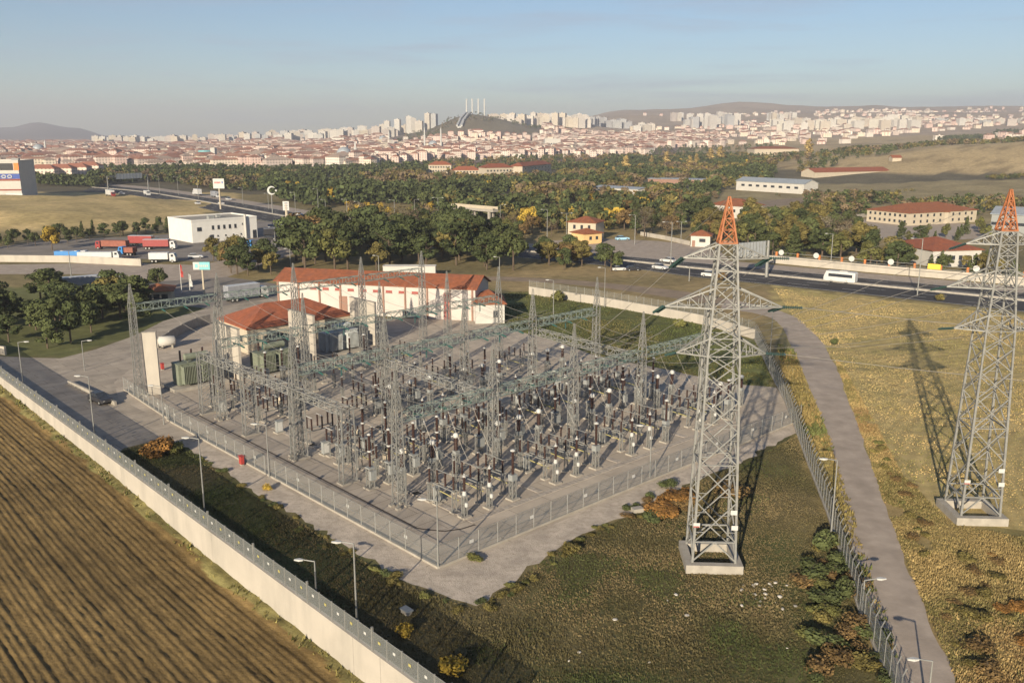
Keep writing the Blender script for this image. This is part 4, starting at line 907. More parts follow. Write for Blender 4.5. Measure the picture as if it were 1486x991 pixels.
# ---------------------------------------------------------------- power transformers and fire walls
GREENT = mat('transformer_green', (.17, .19, .145), .6, .15, 1.5, dirt=((.1, .1, .08), .8, .5)); GREYT = mat('transformer_grey', (.4, .42, .42), .6, .12, 1.5)
def transformer(a, b, label, m, L_=6.2, rz=None):
    x, y = AB(a, b); r = root('power_transformer', (x, y, 0), RZB if rz is None else rz, label, 'transformer', 'oil-filled power transformers')
    mb = MB(); mb.box((0, 0, .25), (L_ + 3, 5.4, .5)); mb.build('foundation', CONC, r)
    mb = MB(); mb.box((0, 0, 2.3), (L_, 2.3, 3.4)); mb.box((0, 0, 4.05), (L_ + .25, 2.5, .12))
    for k in range(6): mb.box((-L_ / 2 + .5 + k * (L_ - 1) / 5, -1.2, 2.3), (.12, .12, 3.2))
    mb.build('tank', m, r)
    for s in (-1, 1):
        for g in (-1, 1):
            mb = MB()
            for k in range(9): mb.box((g * L_ * .25 + (k - 4) * .27, s * 1.85, 2.35), (.09, 1.1, 2.9))
            mb.tube((g * L_ * .25 - 1.2, s * 1.85, 3.7), (g * L_ * .25 + 1.2, s * 1.85, 3.7), .1); mb.build('radiator', m, r)
    mb = MB(); mb.lathe([(.2, -2), (.55, -1.9), (.55, 1.9), (.2, 2)], 12, (0, -1.0, 5.1), axis='x')
    for xx in (-1.4, 1.4): mb.beam((xx, -1, 4.1), (xx, -1, 4.7), .12)
    mb.build('conservator', m, r)
    for k in (-1, 0, 1):
        mb = MB(); porcelain(mb, .2, 4.1, 5.9, c=(k * 1.9, .6)); mb.build('bushing', PORC, r)
    return r
transformer(75.5, 24, 'green power transformer with ribbed radiators between two white fire walls', GREENT)
transformer(77.5, 11.2, 'green power transformer next to the tall concrete slab wall', GREENT)
transformer(81, 41, 'pale grey power transformer behind the second white fire wall', GREYT, 7)
def slab(a, b, L_, h, t, rz, label, m=WHITEWALL):
    x, y = AB(a, b); r = root('fire_wall', (x, y, 0), rz, label, 'fire wall', 'fire walls between the transformers'); mb = MB(); mb.box((0, 0, h / 2), (L_, t, h)); mb.build('slab', m, r)
    mb = MB(); mb.box((0, 0, h + .06), (L_ + .15, t + .15, .12)); mb.build('coping', CONC, r); return r
fx, fy = G(224, 572)
q = slab(0, 0, 2.1, 10.0, .55, math.radians(8), 'tall narrow white concrete slab wall standing alone by the gate'); q.location = (fx, fy, 0)
slab(79, 18, 8.5, 8.6, .45, RZA, 'white fire wall left of the green transformer, stained lower half')
slab(79.5, 32.5, 8.5, 8.8, .45, RZA, 'white fire wall between the green and grey transformers')
slab(84.5, 49, 8.5, 8.4, .45, RZA, 'white fire wall right of the grey transformer, below the pink hall')
x, y = G(243, 505); r = root('storage_tank', (x, y, 0), .4, 'small white horizontal oil tank on the yard beside the slab wall', 'tank'); mb = MB(); mb.lathe([(.3, -1.6), (.95, -1.4), (.95, 1.4), (.3, 1.6)], 14, (0, 0, 1.4), axis='x'); mb.build('vessel', PLAS_WHITE, r, smooth=True); mb = MB(); mb.box((-.9, 0, .35), (.3, 1.2, .7)); mb.box((.9, 0, .35), (.3, 1.2, .7)); mb.build('cradle', CONC, r)
REDP = mat('red_paint', (.33, .045, .04), .5, .15, 2)
for (px, py, lab) in ((236, 537, 'red fire hose cabinet at the foot of the tall slab wall'), (351, 675, 'red fire hose cabinet outside the yard fence above the dark grass')):
    x, y = G(px, py); r = root('hose_cabinet', (x, y, 0), RZA, lab, 'fire cabinet'); mb = MB(); mb.box((0, 0, .7), (.6, .4, 1.0)); mb.build('box', REDP, r); mb = MB(); mb.prism([(-.4, -.28), (.4, -.28), (.4, .28), (-.4, .28)], 1.2, 1.26); mb.build('roof', REDP, r); mb = MB(); mb.box((0, 0, .1), (.5, .3, .2)); mb.build('plinth', CONC, r)
rw = [G(*p) for p in ((229, 505), (246, 494), (264, 484), (285, 475), (305, 470))]; r = root('retaining_wall', rw[0], 0, 'grey stepped retaining wall along the ramp beside the slab wall', 'wall'); mb = MB()
for i, (a, b) in enumerate(zip(rw[:-1], rw[1:])):
    d = _n((b[0] - a[0], b[1] - a[1])); mb.box(((a[0] + b[0]) / 2, (a[1] + b[1]) / 2, .9), (math.dist(a, b) + .15, .3, 1.8 + .2 * i), math.atan2(d[1], d[0]))
o = mb.build('wall_face', CONC); o.parent = r; o.matrix_parent_inverse = Matrix.Translation((-rw[0][0], -rw[0][1], 0))
ka, kb = G(100, 557), G(168, 588); mb = MB(); d = _n((kb[0] - ka[0], kb[1] - ka[1])); mb.box(((ka[0] + kb[0]) / 2, (ka[1] + kb[1]) / 2, .3), (math.dist(ka, kb), .35, .6), math.atan2(d[1], d[0])); o = mb.build('low_wall', CONC); tag(o, 'low pale kerb wall on the paving beside the parked dark car', 'kerb wall')
# ---------------------------------------------------------------- buildings
def house(name, label, cat, A, B, depth, h, rh, kind, wallm, roofm, wins=None, group=None, over=.6, z=0, pil=0, door=None, winm=None, parapet=.6, left_wins=None, tiny=False):
    A = Vector((A[0], A[1], 0)); B = Vector((B[0], B[1], 0)); d = (B - A); L_ = d.length; d.normalize(); rz = math.atan2(d.y, d.x)
    r = root(name, (A.x, A.y, z), rz, label, cat, group)          # local: x along the front, y to the back
    mb = MB(); zb = -3 if z else -.2
    pts = [(0, 0), (L_, 0), (L_, depth), (0, depth)]
    mb.prism(pts, zb, h)
    if kind == 'gable':
        for x in (0, L_): mb.quad([(x, 0, h), (x, depth / 2, h + rh), (x, depth, h)])
    mb.build('wall', wallm, r)
    o_ = over; x0, x1, y0, y1 = -o_, L_ + o_, -o_, depth + o_; mb = MB(); e = h + .02; t = .18
    if kind == 'hip':
        k = min(depth / 2 + o_, L_ / 2 + o_ - .1); r0, r1 = (x0 + k, depth / 2, h + rh), (x1 - k, depth / 2, h + rh); c = [(x0, y0, e), (x1, y0, e), (x1, y1, e), (x0, y1, e)]
        mb.quad([c[0], c[1], r1, r0]); mb.quad([c[1], c[2], r1]); mb.quad([c[2], c[3], r0, r1]); mb.quad([c[3], c[0], r0])
        for i in range(4): a, b = c[i], c[(i + 1) % 4]; mb.quad([(a[0], a[1], e - t), (b[0], b[1], e - t), b, a])
        mb.quad([(p[0], p[1], e - t) for p in c][::-1])
    elif kind == 'gable':
        for s, ya, yb in ((0, y0, depth / 2), (1, depth / 2, y1)):
            za, zb_ = (e - rh * o_ / (depth / 2), e + rh) if s == 0 else (e + rh, e - rh * o_ / (depth / 2))
            q = [(x0, ya, za), (x1, ya, za), (x1, yb, zb_), (x0, yb, zb_)]; mb.quad(q); mb.quad([(p[0], p[1], p[2] - t) for p in q][::-1])
            for i in range(4): a, b = q[i], q[(i + 1) % 4]; mb.quad([(a[0], a[1], a[2] - t), (b[0], b[1], b[2] - t), b, a])
    elif kind == 'flat':
        mb.box((L_ / 2, depth / 2, h + .05), (L_ - .3, depth - .3, .1)); pm = MB()
        for (cx, cy, sx, sy) in ((L_ / 2, 0.0, L_ + .1, .3), (L_ / 2, depth, L_ + .1, .3), (0, depth / 2, .3, depth - .3), (L_, depth / 2, .3, depth - .3)): pm.box((cx, cy, h + parapet / 2 + .01), (sx, sy, parapet))
        pm.build('parapet', wallm, r)
    elif kind == 'shed':
        q = [(x0, y0, h + .05), (x1, y0, h + .05), (x1, y1, h + rh), (x0, y1, h + rh)]; mb.quad(q); mb.quad([(p[0], p[1], p[2] - t) for p in q][::-1])
        for i in range(4): a, b = q[i], q[(i + 1) % 4]; mb.quad([(a[0], a[1], a[2] - t), (b[0], b[1], b[2] - t), b, a])
    rf = mb.build('roof', roofm, r)
    if wins:
        for (zc, hh, ww, n, f0, f1) in wins:
            for i in range(n):
                x = L_ * (f0 + (f1 - f0) * (i + .5) / n); mb = MB(); mb.box((x, -.02, zc), (ww, .1, hh)); wo = mb.build('window', winm or GLASS, r)
                if not tiny: m2 = MB(); m2.box((x, -.08, zc - hh / 2 - .06), (ww + .25, .14, .1)); m2.build('sill', CONC, wo)
    if left_wins:
        for (zc, hh, ww, n, f0, f1) in left_wins:
            for i in range(n): y = depth * (f0 + (f1 - f0) * (i + .5) / n); mb = MB(); mb.box((-.02, y, zc), (.1, ww, hh)); mb.build('window', winm or GLASS, r)
    if door:
        for (f_, ww, hh, dm) in door: mb = MB(); mb.box((L_ * f_, -.03, hh / 2), (ww, .12, hh)); mb.build('door', dm, r)
    for i in range(pil):
        mb = MB(); mb.box((L_ * (i + .02) / (pil - 1) * .98 + .2, -.12, h / 2), (.36, .3, h - .05)); mb.build('pilaster', PLAS_BROWN, r)
    return r
# long pink hall
hA = G(404, 451); hB = G(690, 466)
r = house('control_hall', 'long pink-white hall with brown pilasters, red high windows and terracotta roof', 'building', hA, hB, 10.5, 7.4, 2.0, 'gable', PLAS_PINK, TILE,
          [(5.7, .55, 1.5, 9, .16, .74)], pil=10, door=[(.345, 2, 4.2, PLAS_BROWN), (.865, 1.6, 6.0, REDPANE)], winm=REDPANE)
aA = G(690, 470); aB = G(722, 468)
house('annex', 'small white annex with hip terracotta roof at the right end of the hall', 'building', aA, (aA[0] + 6.3, aA[1] + .6), 10, 4.4, 2.3, 'hip', PLAS_WHITE, TILE, [(2.1, 1.4, 1.1, 1, .55, .85)], over=.5)
# hip-roofed building behind the fire walls
p0 = G(359, 477, 5); p1 = G(511, 455, 5); p2 = G(318, 462, 5)
r = house('service_building', 'low building with broad hipped terracotta roof behind the fire walls', 'building', p0, p1, 13.5, 4.9, 3.2, 'hip', PLAS_CREAM, TILE, [(2.6, 1.2, 1.6, 6, .1, .9)], over=.3, left_wins=[(2.6, 1.2, 1.4, 3, .1, .9)])
# gatehouse
house('gatehouse', 'small dark gatehouse with red hipped roof beside the flag poles', 'building', G(206, 441), G(250, 439), 7, 3.0, 1.3, 'hip', PLAS_CREAM, TILE, [(1.6, 1.1, 1.4, 3, .1, .9)])
# white flat-roofed building by the lorry park
wA, wB = G(280, 353), G(374, 345)
r = house('roadside_building', 'white flat-roofed two storey building with small dark windows behind the lorry park', 'building', wA, wB, 21, 8.0, 0, 'flat', mat('bright_white_render', (.58, .57, .55), .9, .05, .5), CONC,
          [(5.0, 1.4, 1.8, 1, .06, .16), (5.3, 1.5, .9, 5, .27, .70), (2.0, .6, .6, 5, .2, .8), (5.9, .7, .4, 1, .74, .8)], door=[(.29, 1.4, 2.6, GLASS), (.955, 1.6, 3.2, GLASS)])
mb = MB(); mb.tube((21.5, -.6, .5), (21.5, -.6, 9.6), .42, .42, 10); mb.build('flue', PLAS_WHITE, r); mb = MB(); mb.box((10, 5, 8.7), (2.2, 1.8, 1.2)); mb.box((15, 9, 8.7), (1.4, 1.4, 1.2)); mb.build('roof_unit', GREYBOX, r)
# store with coloured bands at the far left
BLUE = mat('sign_blue', (.03, .07, .3), .5, .1, 1); OR2 = mat('sign_orange', (.75, .18, .03), .5, .1, 1); BROWNB = mat('brown_band', (.23, .07, .05), .8, .1, 1)
sA, sB = G(-70, 292), G(33, 291); sA = (sA[0], sA[1]); 
r = house('store_building', 'multi-storey pale store with blue sign band and orange corner at the left edge', 'building', sA, sB, 26, 23.5, 0, 'flat', PLAS_WHITE, BROWNB, over=.2, parapet=.9)
Ls = math.dist(sA, sB)
for (z0, z1, m, x0, x1, nm, pr) in ((13.2, 16.2, BLUE, .0, 1.0, 'sign_band', .12), (16.3, 18.3, PLAS_WHITE, .0, 1.0, 'canopy_band', .5), (18.4, 22.6, GLASS, .0, .92, 'window', .05), (18.4, 22.8, OR2, .93, 1.0, 'corner_panel', .2), (12.0, 13.1, BROWNB, 0, 1.0, 'brown_band', .1), (6.0, 6.9, BROWNB, 0, 1.0, 'brown_band', .1)):
    mb = MB(); mb.box((Ls * (x0 + x1) / 2, -pr / 2, (z0 + z1) / 2), (Ls * (x1 - x0) - .02, pr + .1, z1 - z0)); bnd = mb.build(nm, m, r)
    if nm == 'sign_band':
        mb = MB(); x = Ls * .36
        for k, wch in enumerate((3.0, 3, 3, 3, 3, 3, 2.6)): # white lettering, only round shapes can be made out
            for a_ in range(10):
                t0, t1 = 2 * math.pi * a_ / 10, 2 * math.pi * (a_ + 1) / 10; mb.beam((x + 1.2 * math.cos(t0), -pr - .12, 14.6 + .85 * math.sin(t0)), (x + 1.2 * math.cos(t1), -pr - .12, 14.6 + .85 * math.sin(t1)), .5)
            x += 3.4
        mb.build('lettering', PORCL, bnd)
mb = MB(); mb.box((Ls * .9, 8, 24.6), (4, 3, 1.6)); mb.build('roof_unit', GREYBOX, r)
# yellow houses, kiosk, depot
house('yellow_house', 'two storey cream house with hipped red roof beside the junction', 'building', G(824, 349), G(864, 351), 10, 7.2, 2.0, 'hip', PLAS_CREAM, TILE, [(5.4, 1.5, 1, 3, .1, .9), (2.4, 1.5, 1, 3, .1, .9)], left_wins=[(5.4, 1.5, 1, 2, .1, .9)])
house('yellow_house', 'low yellow outbuilding with hipped red roof in front of the cream house', 'building', G(847, 355), G(873, 353), 8, 4.0, 1.6, 'hip', mat('yellow_plaster', (.62, .42, .2), .9, .08, .5), TILE, [(2.2, 1.2, 1.1, 2, .2, .9)])
house('guard_kiosk', 'small white kiosk with red pyramid roof at the junction', 'building', G(1002, 358), G(1030, 359), 6.5, 4.2, 1.7, 'hip', PLAS_WHITE, TILE, [(2.4, 1.2, 2.2, 1, .3, .9)], door=[(.15, 1.1, 2.3, PLAS_BROWN)])
house('depot_building', 'wide cream two storey building with large hipped terracotta roof behind the car park', 'building', G(1318, 328), G(1416, 322), 24, 5.7, 3.3, 'hip', PLAS_CREAM, TILE, [(4.3, 1.2, 1.1, 10, .03, .97), (1.7, 1.2, 1.1, 10, .03, .97)], left_wins=[(4.3, 1.2, 1.1, 8, .03, .97), (1.7, 1.2, 1.1, 8, .03, .97)])
house('depot_building', 'cream wing with hipped terracotta roof, left end of the building behind the car park', 'building', G(1275, 319), G(1322, 326), 19, 5.5, 3.1, 'hip', PLAS_CREAM, TILE, [(4.2, 1.2, 1.1, 8, .03, .97), (1.7, 1.2, 1.1, 8, .03, .97)])
house('roadside_house', 'white bungalow with terracotta hipped roof behind the retaining wall on the right', 'building', G(1352, 388), G(1422, 386), 22, 5.2, 3.0, 'hip', PLAS_WHITE, TILE, [(2.8, 1.3, 1.2, 6, .05, .95)])
GREYROOF = mat('grey_metal_roof', (.33, .36, .39), .5, .12, .6, .2)
house('grey_shed', 'grey metal shed partly behind the right tower peak', 'shed', G(1436, 340), G(1520, 345), 20, 8.5, 2.4, 'gable', GREYBOX, GREYROOF, [(4.5, 1.2, 8, 3, .05, .95)], tiny=True)
house('long_shed', 'long white shed with grey roof between the trees and the dry hillside', 'shed', G(1068, 276), G(1166, 282), 16, 7, 2.5, 'gable', PLAS_WHITE, GREYROOF, [(4, 1.5, 3, 8, .05, .95)], tiny=True)
house('long_shed', 'thin flat grey shed among the autumn trees left of the white shed', 'shed', G(940, 266), G(1025, 268), 12, 3.8, .6, 'shed', PLAS_BROWN, GREYROOF, tiny=True)
house('long_shed', 'low grey-roofed shed with white front at its right end among trees', 'shed', G(862, 280), G(926, 284), 14, 4.2, 1.0, 'gable', PLAS_WHITE, GREYROOF, tiny=True)
house('tree_house', 'terracotta-roofed cream building half hidden behind the nearer tower peak', 'building', G(1030, 314), G(1082, 318), 16, 6, 3, 'hip', PLAS_WHITE, TILE, [(3.5, 1.4, 1.2, 5, .05, .95)], tiny=True)
for i, (xa, ya, xb, yb, dp, hh, lab) in enumerate(((622, 253, 655, 253, 13, 9.5, 'long cream school block with red roof, leftmost above the wood'), (656, 258, 696, 258, 12, 7, 'low block with red roof in front of the leftmost school block'), (704, 262, 745, 261, 14, 11, 'tall cream school block with white top, centre of the wood edge'), (758, 257, 800, 252, 13, 10, 'pale school block with red roof, rightmost of those above the wood'), (1094, 222, 1158, 221, 30, 12, 'cream block with flat red roof under the right hand suburb'))):
    d = 1000 if i < 4 else 1350
    house('school_block', lab, 'building', G(xa, ya), G(xb, yb), dp, hh, 3.5, 'hip', PLAS_CREAM, TILE, [(hh * .75, 1.6, 1.4, 8, .04, .96), (hh * .35, 1.6, 1.4, 8, .04, .96)], tiny=True, group='school blocks beyond the wood')if i < 4 else None
    if i == 4: a, b = G3(xa, d), G3(xb, d + 8); house('school_block', lab, 'building', a, b, dp, hh + 3, 3.5, 'hip', PLAS_CREAM, TILE, [(hh * .75, 1.6, 1.4, 10, .04, .96)], tiny=True, z=a[2] - 1)
a, b = G3(1182, 815), G3(1290, 850); house('farm_barn', 'long low barn with red roof at the foot of the dry hillside', 'barn', a, b, 18, 5.5, 3.2, 'gable', PLAS_CREAM, TILE, tiny=True, z=min(a[2], b[2]) - .2)
a, b = G3(1293, 905), G3(1306, 905); house('farm_barn', 'tiny cream house with red roof on the dry hillside', 'house', a, b, 9, 4.5, 2.2, 'gable', PLAS_CREAM, TILE, tiny=True, z=min(a[2], b[2]) - .2)
# white cabin roof behind the hall
a, b = G(556, 402), G(632, 402); house('site_cabins', 'row of white flat site cabins behind the hall roof', 'cabin', a, b, 3, 3.0, 0, 'flat', PLAS_WHITE, PLAS_WHITE, parapet=.15, tiny=True)
# ---------------------------------------------------------------- vehicles
def paint(name, c): return mat(name, c, .35, .05, 1, spec=.5)
WHITEP = paint('white_vehicle_paint', (.5, .5, .5)); REDV = paint('red_vehicle_paint', (.25, .035, .035)); BLUEV = paint('blue_vehicle_paint', (.04, .2, .5)); DARKV = paint('black_vehicle_paint', (.03, .03, .035)); SILV = paint('silver_vehicle_paint', (.45, .46, .48)); TARP = mat('grey_tarpaulin', (.23, .24, .27), .7, .12, 1); SKYV = paint('pale_blue_vehicle_paint', (.3, .5, .65)); BRICK = mat('rust_red_side', (.24, .09, .065), .8, .15, 1)
def wheels(r, xs, w, rad):
    for x in xs:
        for s in (-1, 1):
            mb = MB(); mb.lathe([(rad * .6, -.13), (rad, -.12), (rad, .12), (rad * .6, .13)], 12, (x, s * w, rad), axis='y'); wo = mb.build('wheel', BLACK, r); m2 = MB(); m2.lathe([(rad * .5, -.02), (rad * .45, .02)], 8, (x, s * (w + .125), rad), axis='y'); m2.build('rim', LAMP, wo)
def loft(mb, secs, mi=0):
    """body from cross sections (x, half width, z0, z1)"""
    for (x0, w0, a0, b0), (x1, w1, a1, b1) in zip(secs[:-1], secs[1:]):
        for q in ([(x0, -w0, b0), (x1, -w1, b1), (x1, w1, b1), (x0, w0, b0)], [(x0, -w0, a0), (x1, -w1, a1), (x1, -w1, b1), (x0, -w0, b0)], [(x0, w0, b0), (x1, w1, b1), (x1, w1, a1), (x0, w0, a0)], [(x0, w0, a0), (x1, w1, a1), (x1, -w1, a1), (x0, -w0, a0)]): mb.quad(q, mi)
    for s, (x, w_, a, b) in ((0, secs[0]), (1, secs[-1])): mb.quad([(x, -w_, a), (x, -w_, b), (x, w_, b), (x, w_, a)], mi)
def car(px, py, rz, m, label, k=1.0, loc=None):
    x, y = loc or G(px, py); r = root('car', (x, y, .03), rz, label, 'car', 'cars'); r.scale = (k,) * 3
    mb = MB(); loft(mb, [(-2.15, .78, .35, .8), (-2.0, .86, .3, .95), (-.9, .88, .28, 1.0), (.9, .88, .28, .98), (1.9, .84, .3, .85), (2.2, .74, .38, .7)]); mb.build('body', m, r)
    mb = MB(); loft(mb, [(-1.95, .72, .94, .97), (-1.35, .68, .94, 1.42), (.1, .68, .94, 1.46), (1.0, .72, .94, .98)]); mb.build('cabin_glass', GLASS, r)
    mb = MB(); mb.box((-.6, 0, 1.46), (1.55, 1.3, .05)); mb.build('roof', m, r)
    for s in (-1, 1): mb = MB(); mb.box((2.14, s * .58, .66), (.12, .28, .12)); mb.build('headlight', PORCL, r); mb = MB(); mb.box((-2.12, s * .62, .74), (.08, .24, .12)); mb.build('tail_light', REDP, r)
    wheels(r, (-1.35, 1.35), .8, .33); return r
def lorry(px, py, rz, cabm, boxm, label, L_=8.5, h=2.7, k=1, tractor=True, roofm=None):
    x, y = G(px, py); r = root('lorry', (x, y, .02), rz, label, 'lorry', 'lorries'); r.scale = (k,) * 3
    mb = MB(); loft(mb, [(L_ / 2 + .5, 1.2, .6, 3.0), (L_ / 2 + 1.9, 1.2, .5, 3.0), (L_ / 2 + 2.35, 1.15, .5, 1.9)]); mb.build('cab', cabm, r)
    mb = MB(); mb.quad([(L_ / 2 + 1.94, -1.05, 2.9), (L_ / 2 + 2.37, -1.05, 1.92), (L_ / 2 + 2.37, 1.05, 1.92), (L_ / 2 + 1.94, 1.05, 2.9)]); mb.box((L_ / 2 + 1.35, 0, 2.3), (.8, 2.44, .7)); mb.build('windscreen', GLASS, r)
    mb = MB(); mb.box((0, 0, 1.15 + h / 2), (L_, 2.5, h)); mb.build('cargo_box', boxm, r); mb = MB(); mb.box((0, 0, 1.19 + h), (L_ - .02, 2.46, .06)); mb.build('roof', roofm or WHITEP, r)
    mb = MB(); mb.box((.6, 0, .95), (L_ + 1, .9, .3)); mb.build('chassis', BLACK, r)
    wheels(r, (-L_ / 2 + 1, -L_ / 2 + 2.2, L_ / 2 + 1.3), 1.1, .5); return r
def bus(px, py, rz, m, label, L_=10.5, h=3.1, k=1):
    x, y = G(px, py); r = root('bus', (x, y, .03), rz, label, 'bus', 'buses'); r.scale = (k,) * 3
    mb = MB(); loft(mb, [(-L_ / 2, 1.15, .5, h - .25), (-L_ / 2 + .3, 1.25, .4, h), (L_ / 2 - .7, 1.25, .4, h), (L_ / 2 - .1, 1.2, .4, 1.7), (L_ / 2, 1.15, .45, 1.2)]); mb.build('body', m, r)
    for s in (-1, 1):
        mb = MB(); mb.box((-.3, s * 1.255, 2.05), (L_ - 2.1, .03, .85)); mb.build('side_window', GLASS, r)
    mb = MB(); mb.quad([(L_ / 2 - .66, -1.1, h - .12), (L_ / 2 - .06, -1.1, 1.72), (L_ / 2 - .06, 1.1, 1.72), (L_ / 2 - .66, 1.1, h - .12)]); mb.build('windscreen', GLASS, r)
    mb = MB(); mb.box((-1, 0, h + .1), (2.2, 1.4, .22)); mb.build('roof_unit', LAMP, r); wheels(r, (-L_ / 2 + 2.3, L_ / 2 - 2.2), 1.12, .48); return r
def hdir(t, s):
    sg, tot = along(lerp_line(t)); return point_at(sg, s)
def near_s(t, px, py):
    q = G(px, py); ln = lerp_line(t); sg, tot = along(ln); best = min(range(len(ln)), key=lambda i: math.dist(ln[i], q)); a, d = sg[min(best, len(sg) - 1)][0:2]; return math.atan2(d[1] - a[1], d[0] - a[0])
bus(1219, 410, near_s(.5, 1219, 404) + math.pi, WHITEP, 'white minibus with dark windows on the far carriageway of the motorway', 8.6, 3.1)
for px, py, t, m, lab, flip, k in ((969, 381, .4, WHITEP, 'white car on the motorway below the junction', 1, 1.15), (958, 391, .7, SILV, 'silver car on the near carriageway left of the nearer tower', 0, 1.15), (1031, 402, .8, WHITEP, 'white car passing behind the legs of the nearer tower', 0, 1.2),
                           (321, 297, .6, WHITEP, 'white car by the billboard post on the motorway', 1, 1.3), (332, 291, .35, WHITEP, 'white car on the far carriageway right of the billboard', 0, 1.3), (287, 297, .8, SILV, 'silver car on the near carriageway above the embankment', 1, 1.3),
                           (484, 314, .25, WHITEP, 'white car on the far carriageway beyond the totem sign', 0, 1.3), (177, 283, .7, WHITEP, 'white car behind the red lorry near the sign gantry', 0, 1.4)):
    car(px, py, near_s(t, px, py) + math.pi * flip, m, lab, k)
car(903, 349, .3, SKYV, 'pale blue car parked on the verge beside the junction', 1.25); car(478, 344, -.6, WHITEP, 'white car parked among the trees right of the lorry park', 1.4)
x, y = G(146, 584); car(146, 584, math.atan2(-EA[1], -EA[0]) + .15, DARKV, 'black car parked on the paving by the gate fence', 1.05)
car(898, 393, .2, WHITEP, 'white car half hidden by the roadside bush left of the motorway', 1); car(918, 393, .2, DARKV, 'black car beside the roadside bush left of the motorway', 1)
car(434, 313, near_s(.9, 434, 313), SILV, 'silver car near the totem sign on the near carriageway', 1.2); car(425, 334, .4, DARKV, 'dark car crossing the shaded lot right of the white building', 1.2); car(392, 348, .2, DARKV, 'dark car beside the blue lorry', 1.1); car(284, 375, .3, SILV, 'silver car behind the small caravan in the lorry park', 1.1)
lorry(160, 285, near_s(.85, 175, 284), REDV, WHITEP, 'white box lorry with red cab under the sign gantry', 12, 3); lorry(287, 284, near_s(.3, 287, 284) + math.pi, WHITEP, WHITEP, 'white lorry on the far carriageway left of the billboard', 9, 3.2); lorry(312, 287, near_s(.3, 312, 287), SILV, TARP, 'grey lorry behind the billboard on the far carriageway', 9, 2.8)
lorry(213, 284, near_s(.75, 213, 284), WHITEP, WHITEP, 'white van lorry right of the sign gantry', 5, 2.2); lorry(22, 291, .02, WHITEP, WHITEP, 'white lorry parked in front of the pale store', 11, 3)
lorry(168, 362, 3.0, REDV, BRICK, 'red-sided open lorry in the lorry park', 9.5, 2.0, roofm=BRICK); lorry(206, 357, -.1, DARKV, REDV, 'red trailer with arched white tarpaulin in the lorry park', 9, 2.6); lorry(228, 362, .02, WHITEP, REDV, 'red and white trailer lorry in front of the white building', 9, 2.4); lorry(190, 371, 2.9, BLUEV, BRICK, 'lorry with bright blue cab in the lorry park', 3.5, 1.6, roofm=BRICK)
lorry(140, 378, .02, WHITEP, WHITEP, 'long white trailer behind the low wall', 11, 1.6); lorry(100, 377, .05, WHITEP, BLUEV, 'blue container lorry behind the low wall', 8, 1.7, roofm=BLUEV); lorry(232, 381, .05, WHITEP, WHITEP, 'small white caravan lorry at the end of the low wall', 6, 2); lorry(380, 361, 2.9, BLUEV, DARKV, 'blue-cabbed dark tanker lorry right of the white building', 6, 1.8, roofm=DARKV)
lorry(396, 344, .3, WHITEP, DARKV, 'white-cabbed lorry in the shade right of the white building', 7, 2.3, roofm=TARP); lorry(352, 436, .78, WHITEP, TARP, 'white lorry with grey sides on the entrance road left of the hall', 8.5, 2.8)
lorry(128, 424, .55 + math.pi, WHITEP, TARP, 'long dark trailer lorry with white cab beside the left grove', 16, 3.1, roofm=SILV)
lorry(402, 338, .25, BLUEV, TARP, 'blue lorry behind the white-cabbed lorry in the shade', 7, 2.3, roofm=TARP)
# ---------------------------------------------------------------- walls and signs around the roads
def wall_line(name, label, pts, h, t, m, z=0, cat='wall'):
    r = root(name, pts[0], 0, label, cat); mb = MB()
    for a, b in zip(pts[:-1], pts[1:]): d = _n((b[0] - a[0], b[1] - a[1])); mb.box(((a[0] + b[0]) / 2, (a[1] + b[1]) / 2, h / 2 + z), (math.dist(a, b) + t * .5, t, h), math.atan2(d[1], d[0]))
    o = mb.build('wall_face', m); o.parent = r; o.matrix_parent_inverse = Matrix.Translation((-pts[0][0], -pts[0][1], 0)); return r
rwp = [G(*p) for p in ((1116, 381), (1250, 394), (1400, 407), (1560, 421))]
rwall = wall_line('motorway_wall', 'long pale retaining wall along the far side of the motorway', rwp, 2.3, .5, WHITEWALL)
sg, tot = along(rwp); off = lambda s, n_: (lambda p, d: (p[0] - d[1] * n_, p[1] + d[0] * n_, math.atan2(d[1], d[0])))(*point_at(sg, s))
hf = root('hedge_fence', rwp[0], 0, 'fence of orange posts on top of the motorway retaining wall', 'fence'); inv = Matrix.Translation((-rwp[0][0], -rwp[0][1], 0)); s = 2
while s < tot - 5:
    x, y, a = off(s, .9); mb = MB(); mb.box((x, y, 1.8), (.6, .5, 3.6), a); o = mb.build('post', mat('orange_post', (.42, .15, .05), .8, .15, 1)); o.parent = hf; o.matrix_parent_inverse = inv
    s += 7
mb = MB(); s = 0
for i in range(1, 3):
    a0, b0 = off(1, .9), off(tot - 1, .9); mb.beam((a0[0], a0[1], 1.5 + i * .9), (b0[0], b0[1], 1.5 + i * .9), .12)
o = mb.build('rail', STEELD); o.parent = hf; o.matrix_parent_inverse = inv
for i, (px, lab) in enumerate(((1135, 'round white disc sign on the motorway wall nearest the big road sign'), (1184, 'round white disc sign on the motorway wall above the white minibus, left'), (1237, 'round white disc sign on the motorway wall right of the minibus'), (1293, 'round white disc sign on the motorway wall before the tall lamp'), (1418, 'round white disc sign on the motorway wall behind the right tower'))):
    t = min(range(200), key=lambda k: abs(743 + F * off(tot * k / 200, .3)[0] / (off(tot * k / 200, .3)[1] * CP + 8) - px)); x, y, a = off(tot * t / 200, .2)
    r = root('disc_sign', (x, y, 2.3), a, lab, 'sign', 'round disc signs on the motorway wall'); mb = MB(); mb.lathe([(.82, -.06), (.87, -.04), (.87, .04), (.82, .06)], 20, (0, 0, 1.2), axis='y'); mb.build('disc', PORCL, r); mb = MB(); mb.beam((0, .08, 0), (0, .08, 1.2), .12); mb.build('stand', STEELD, r)
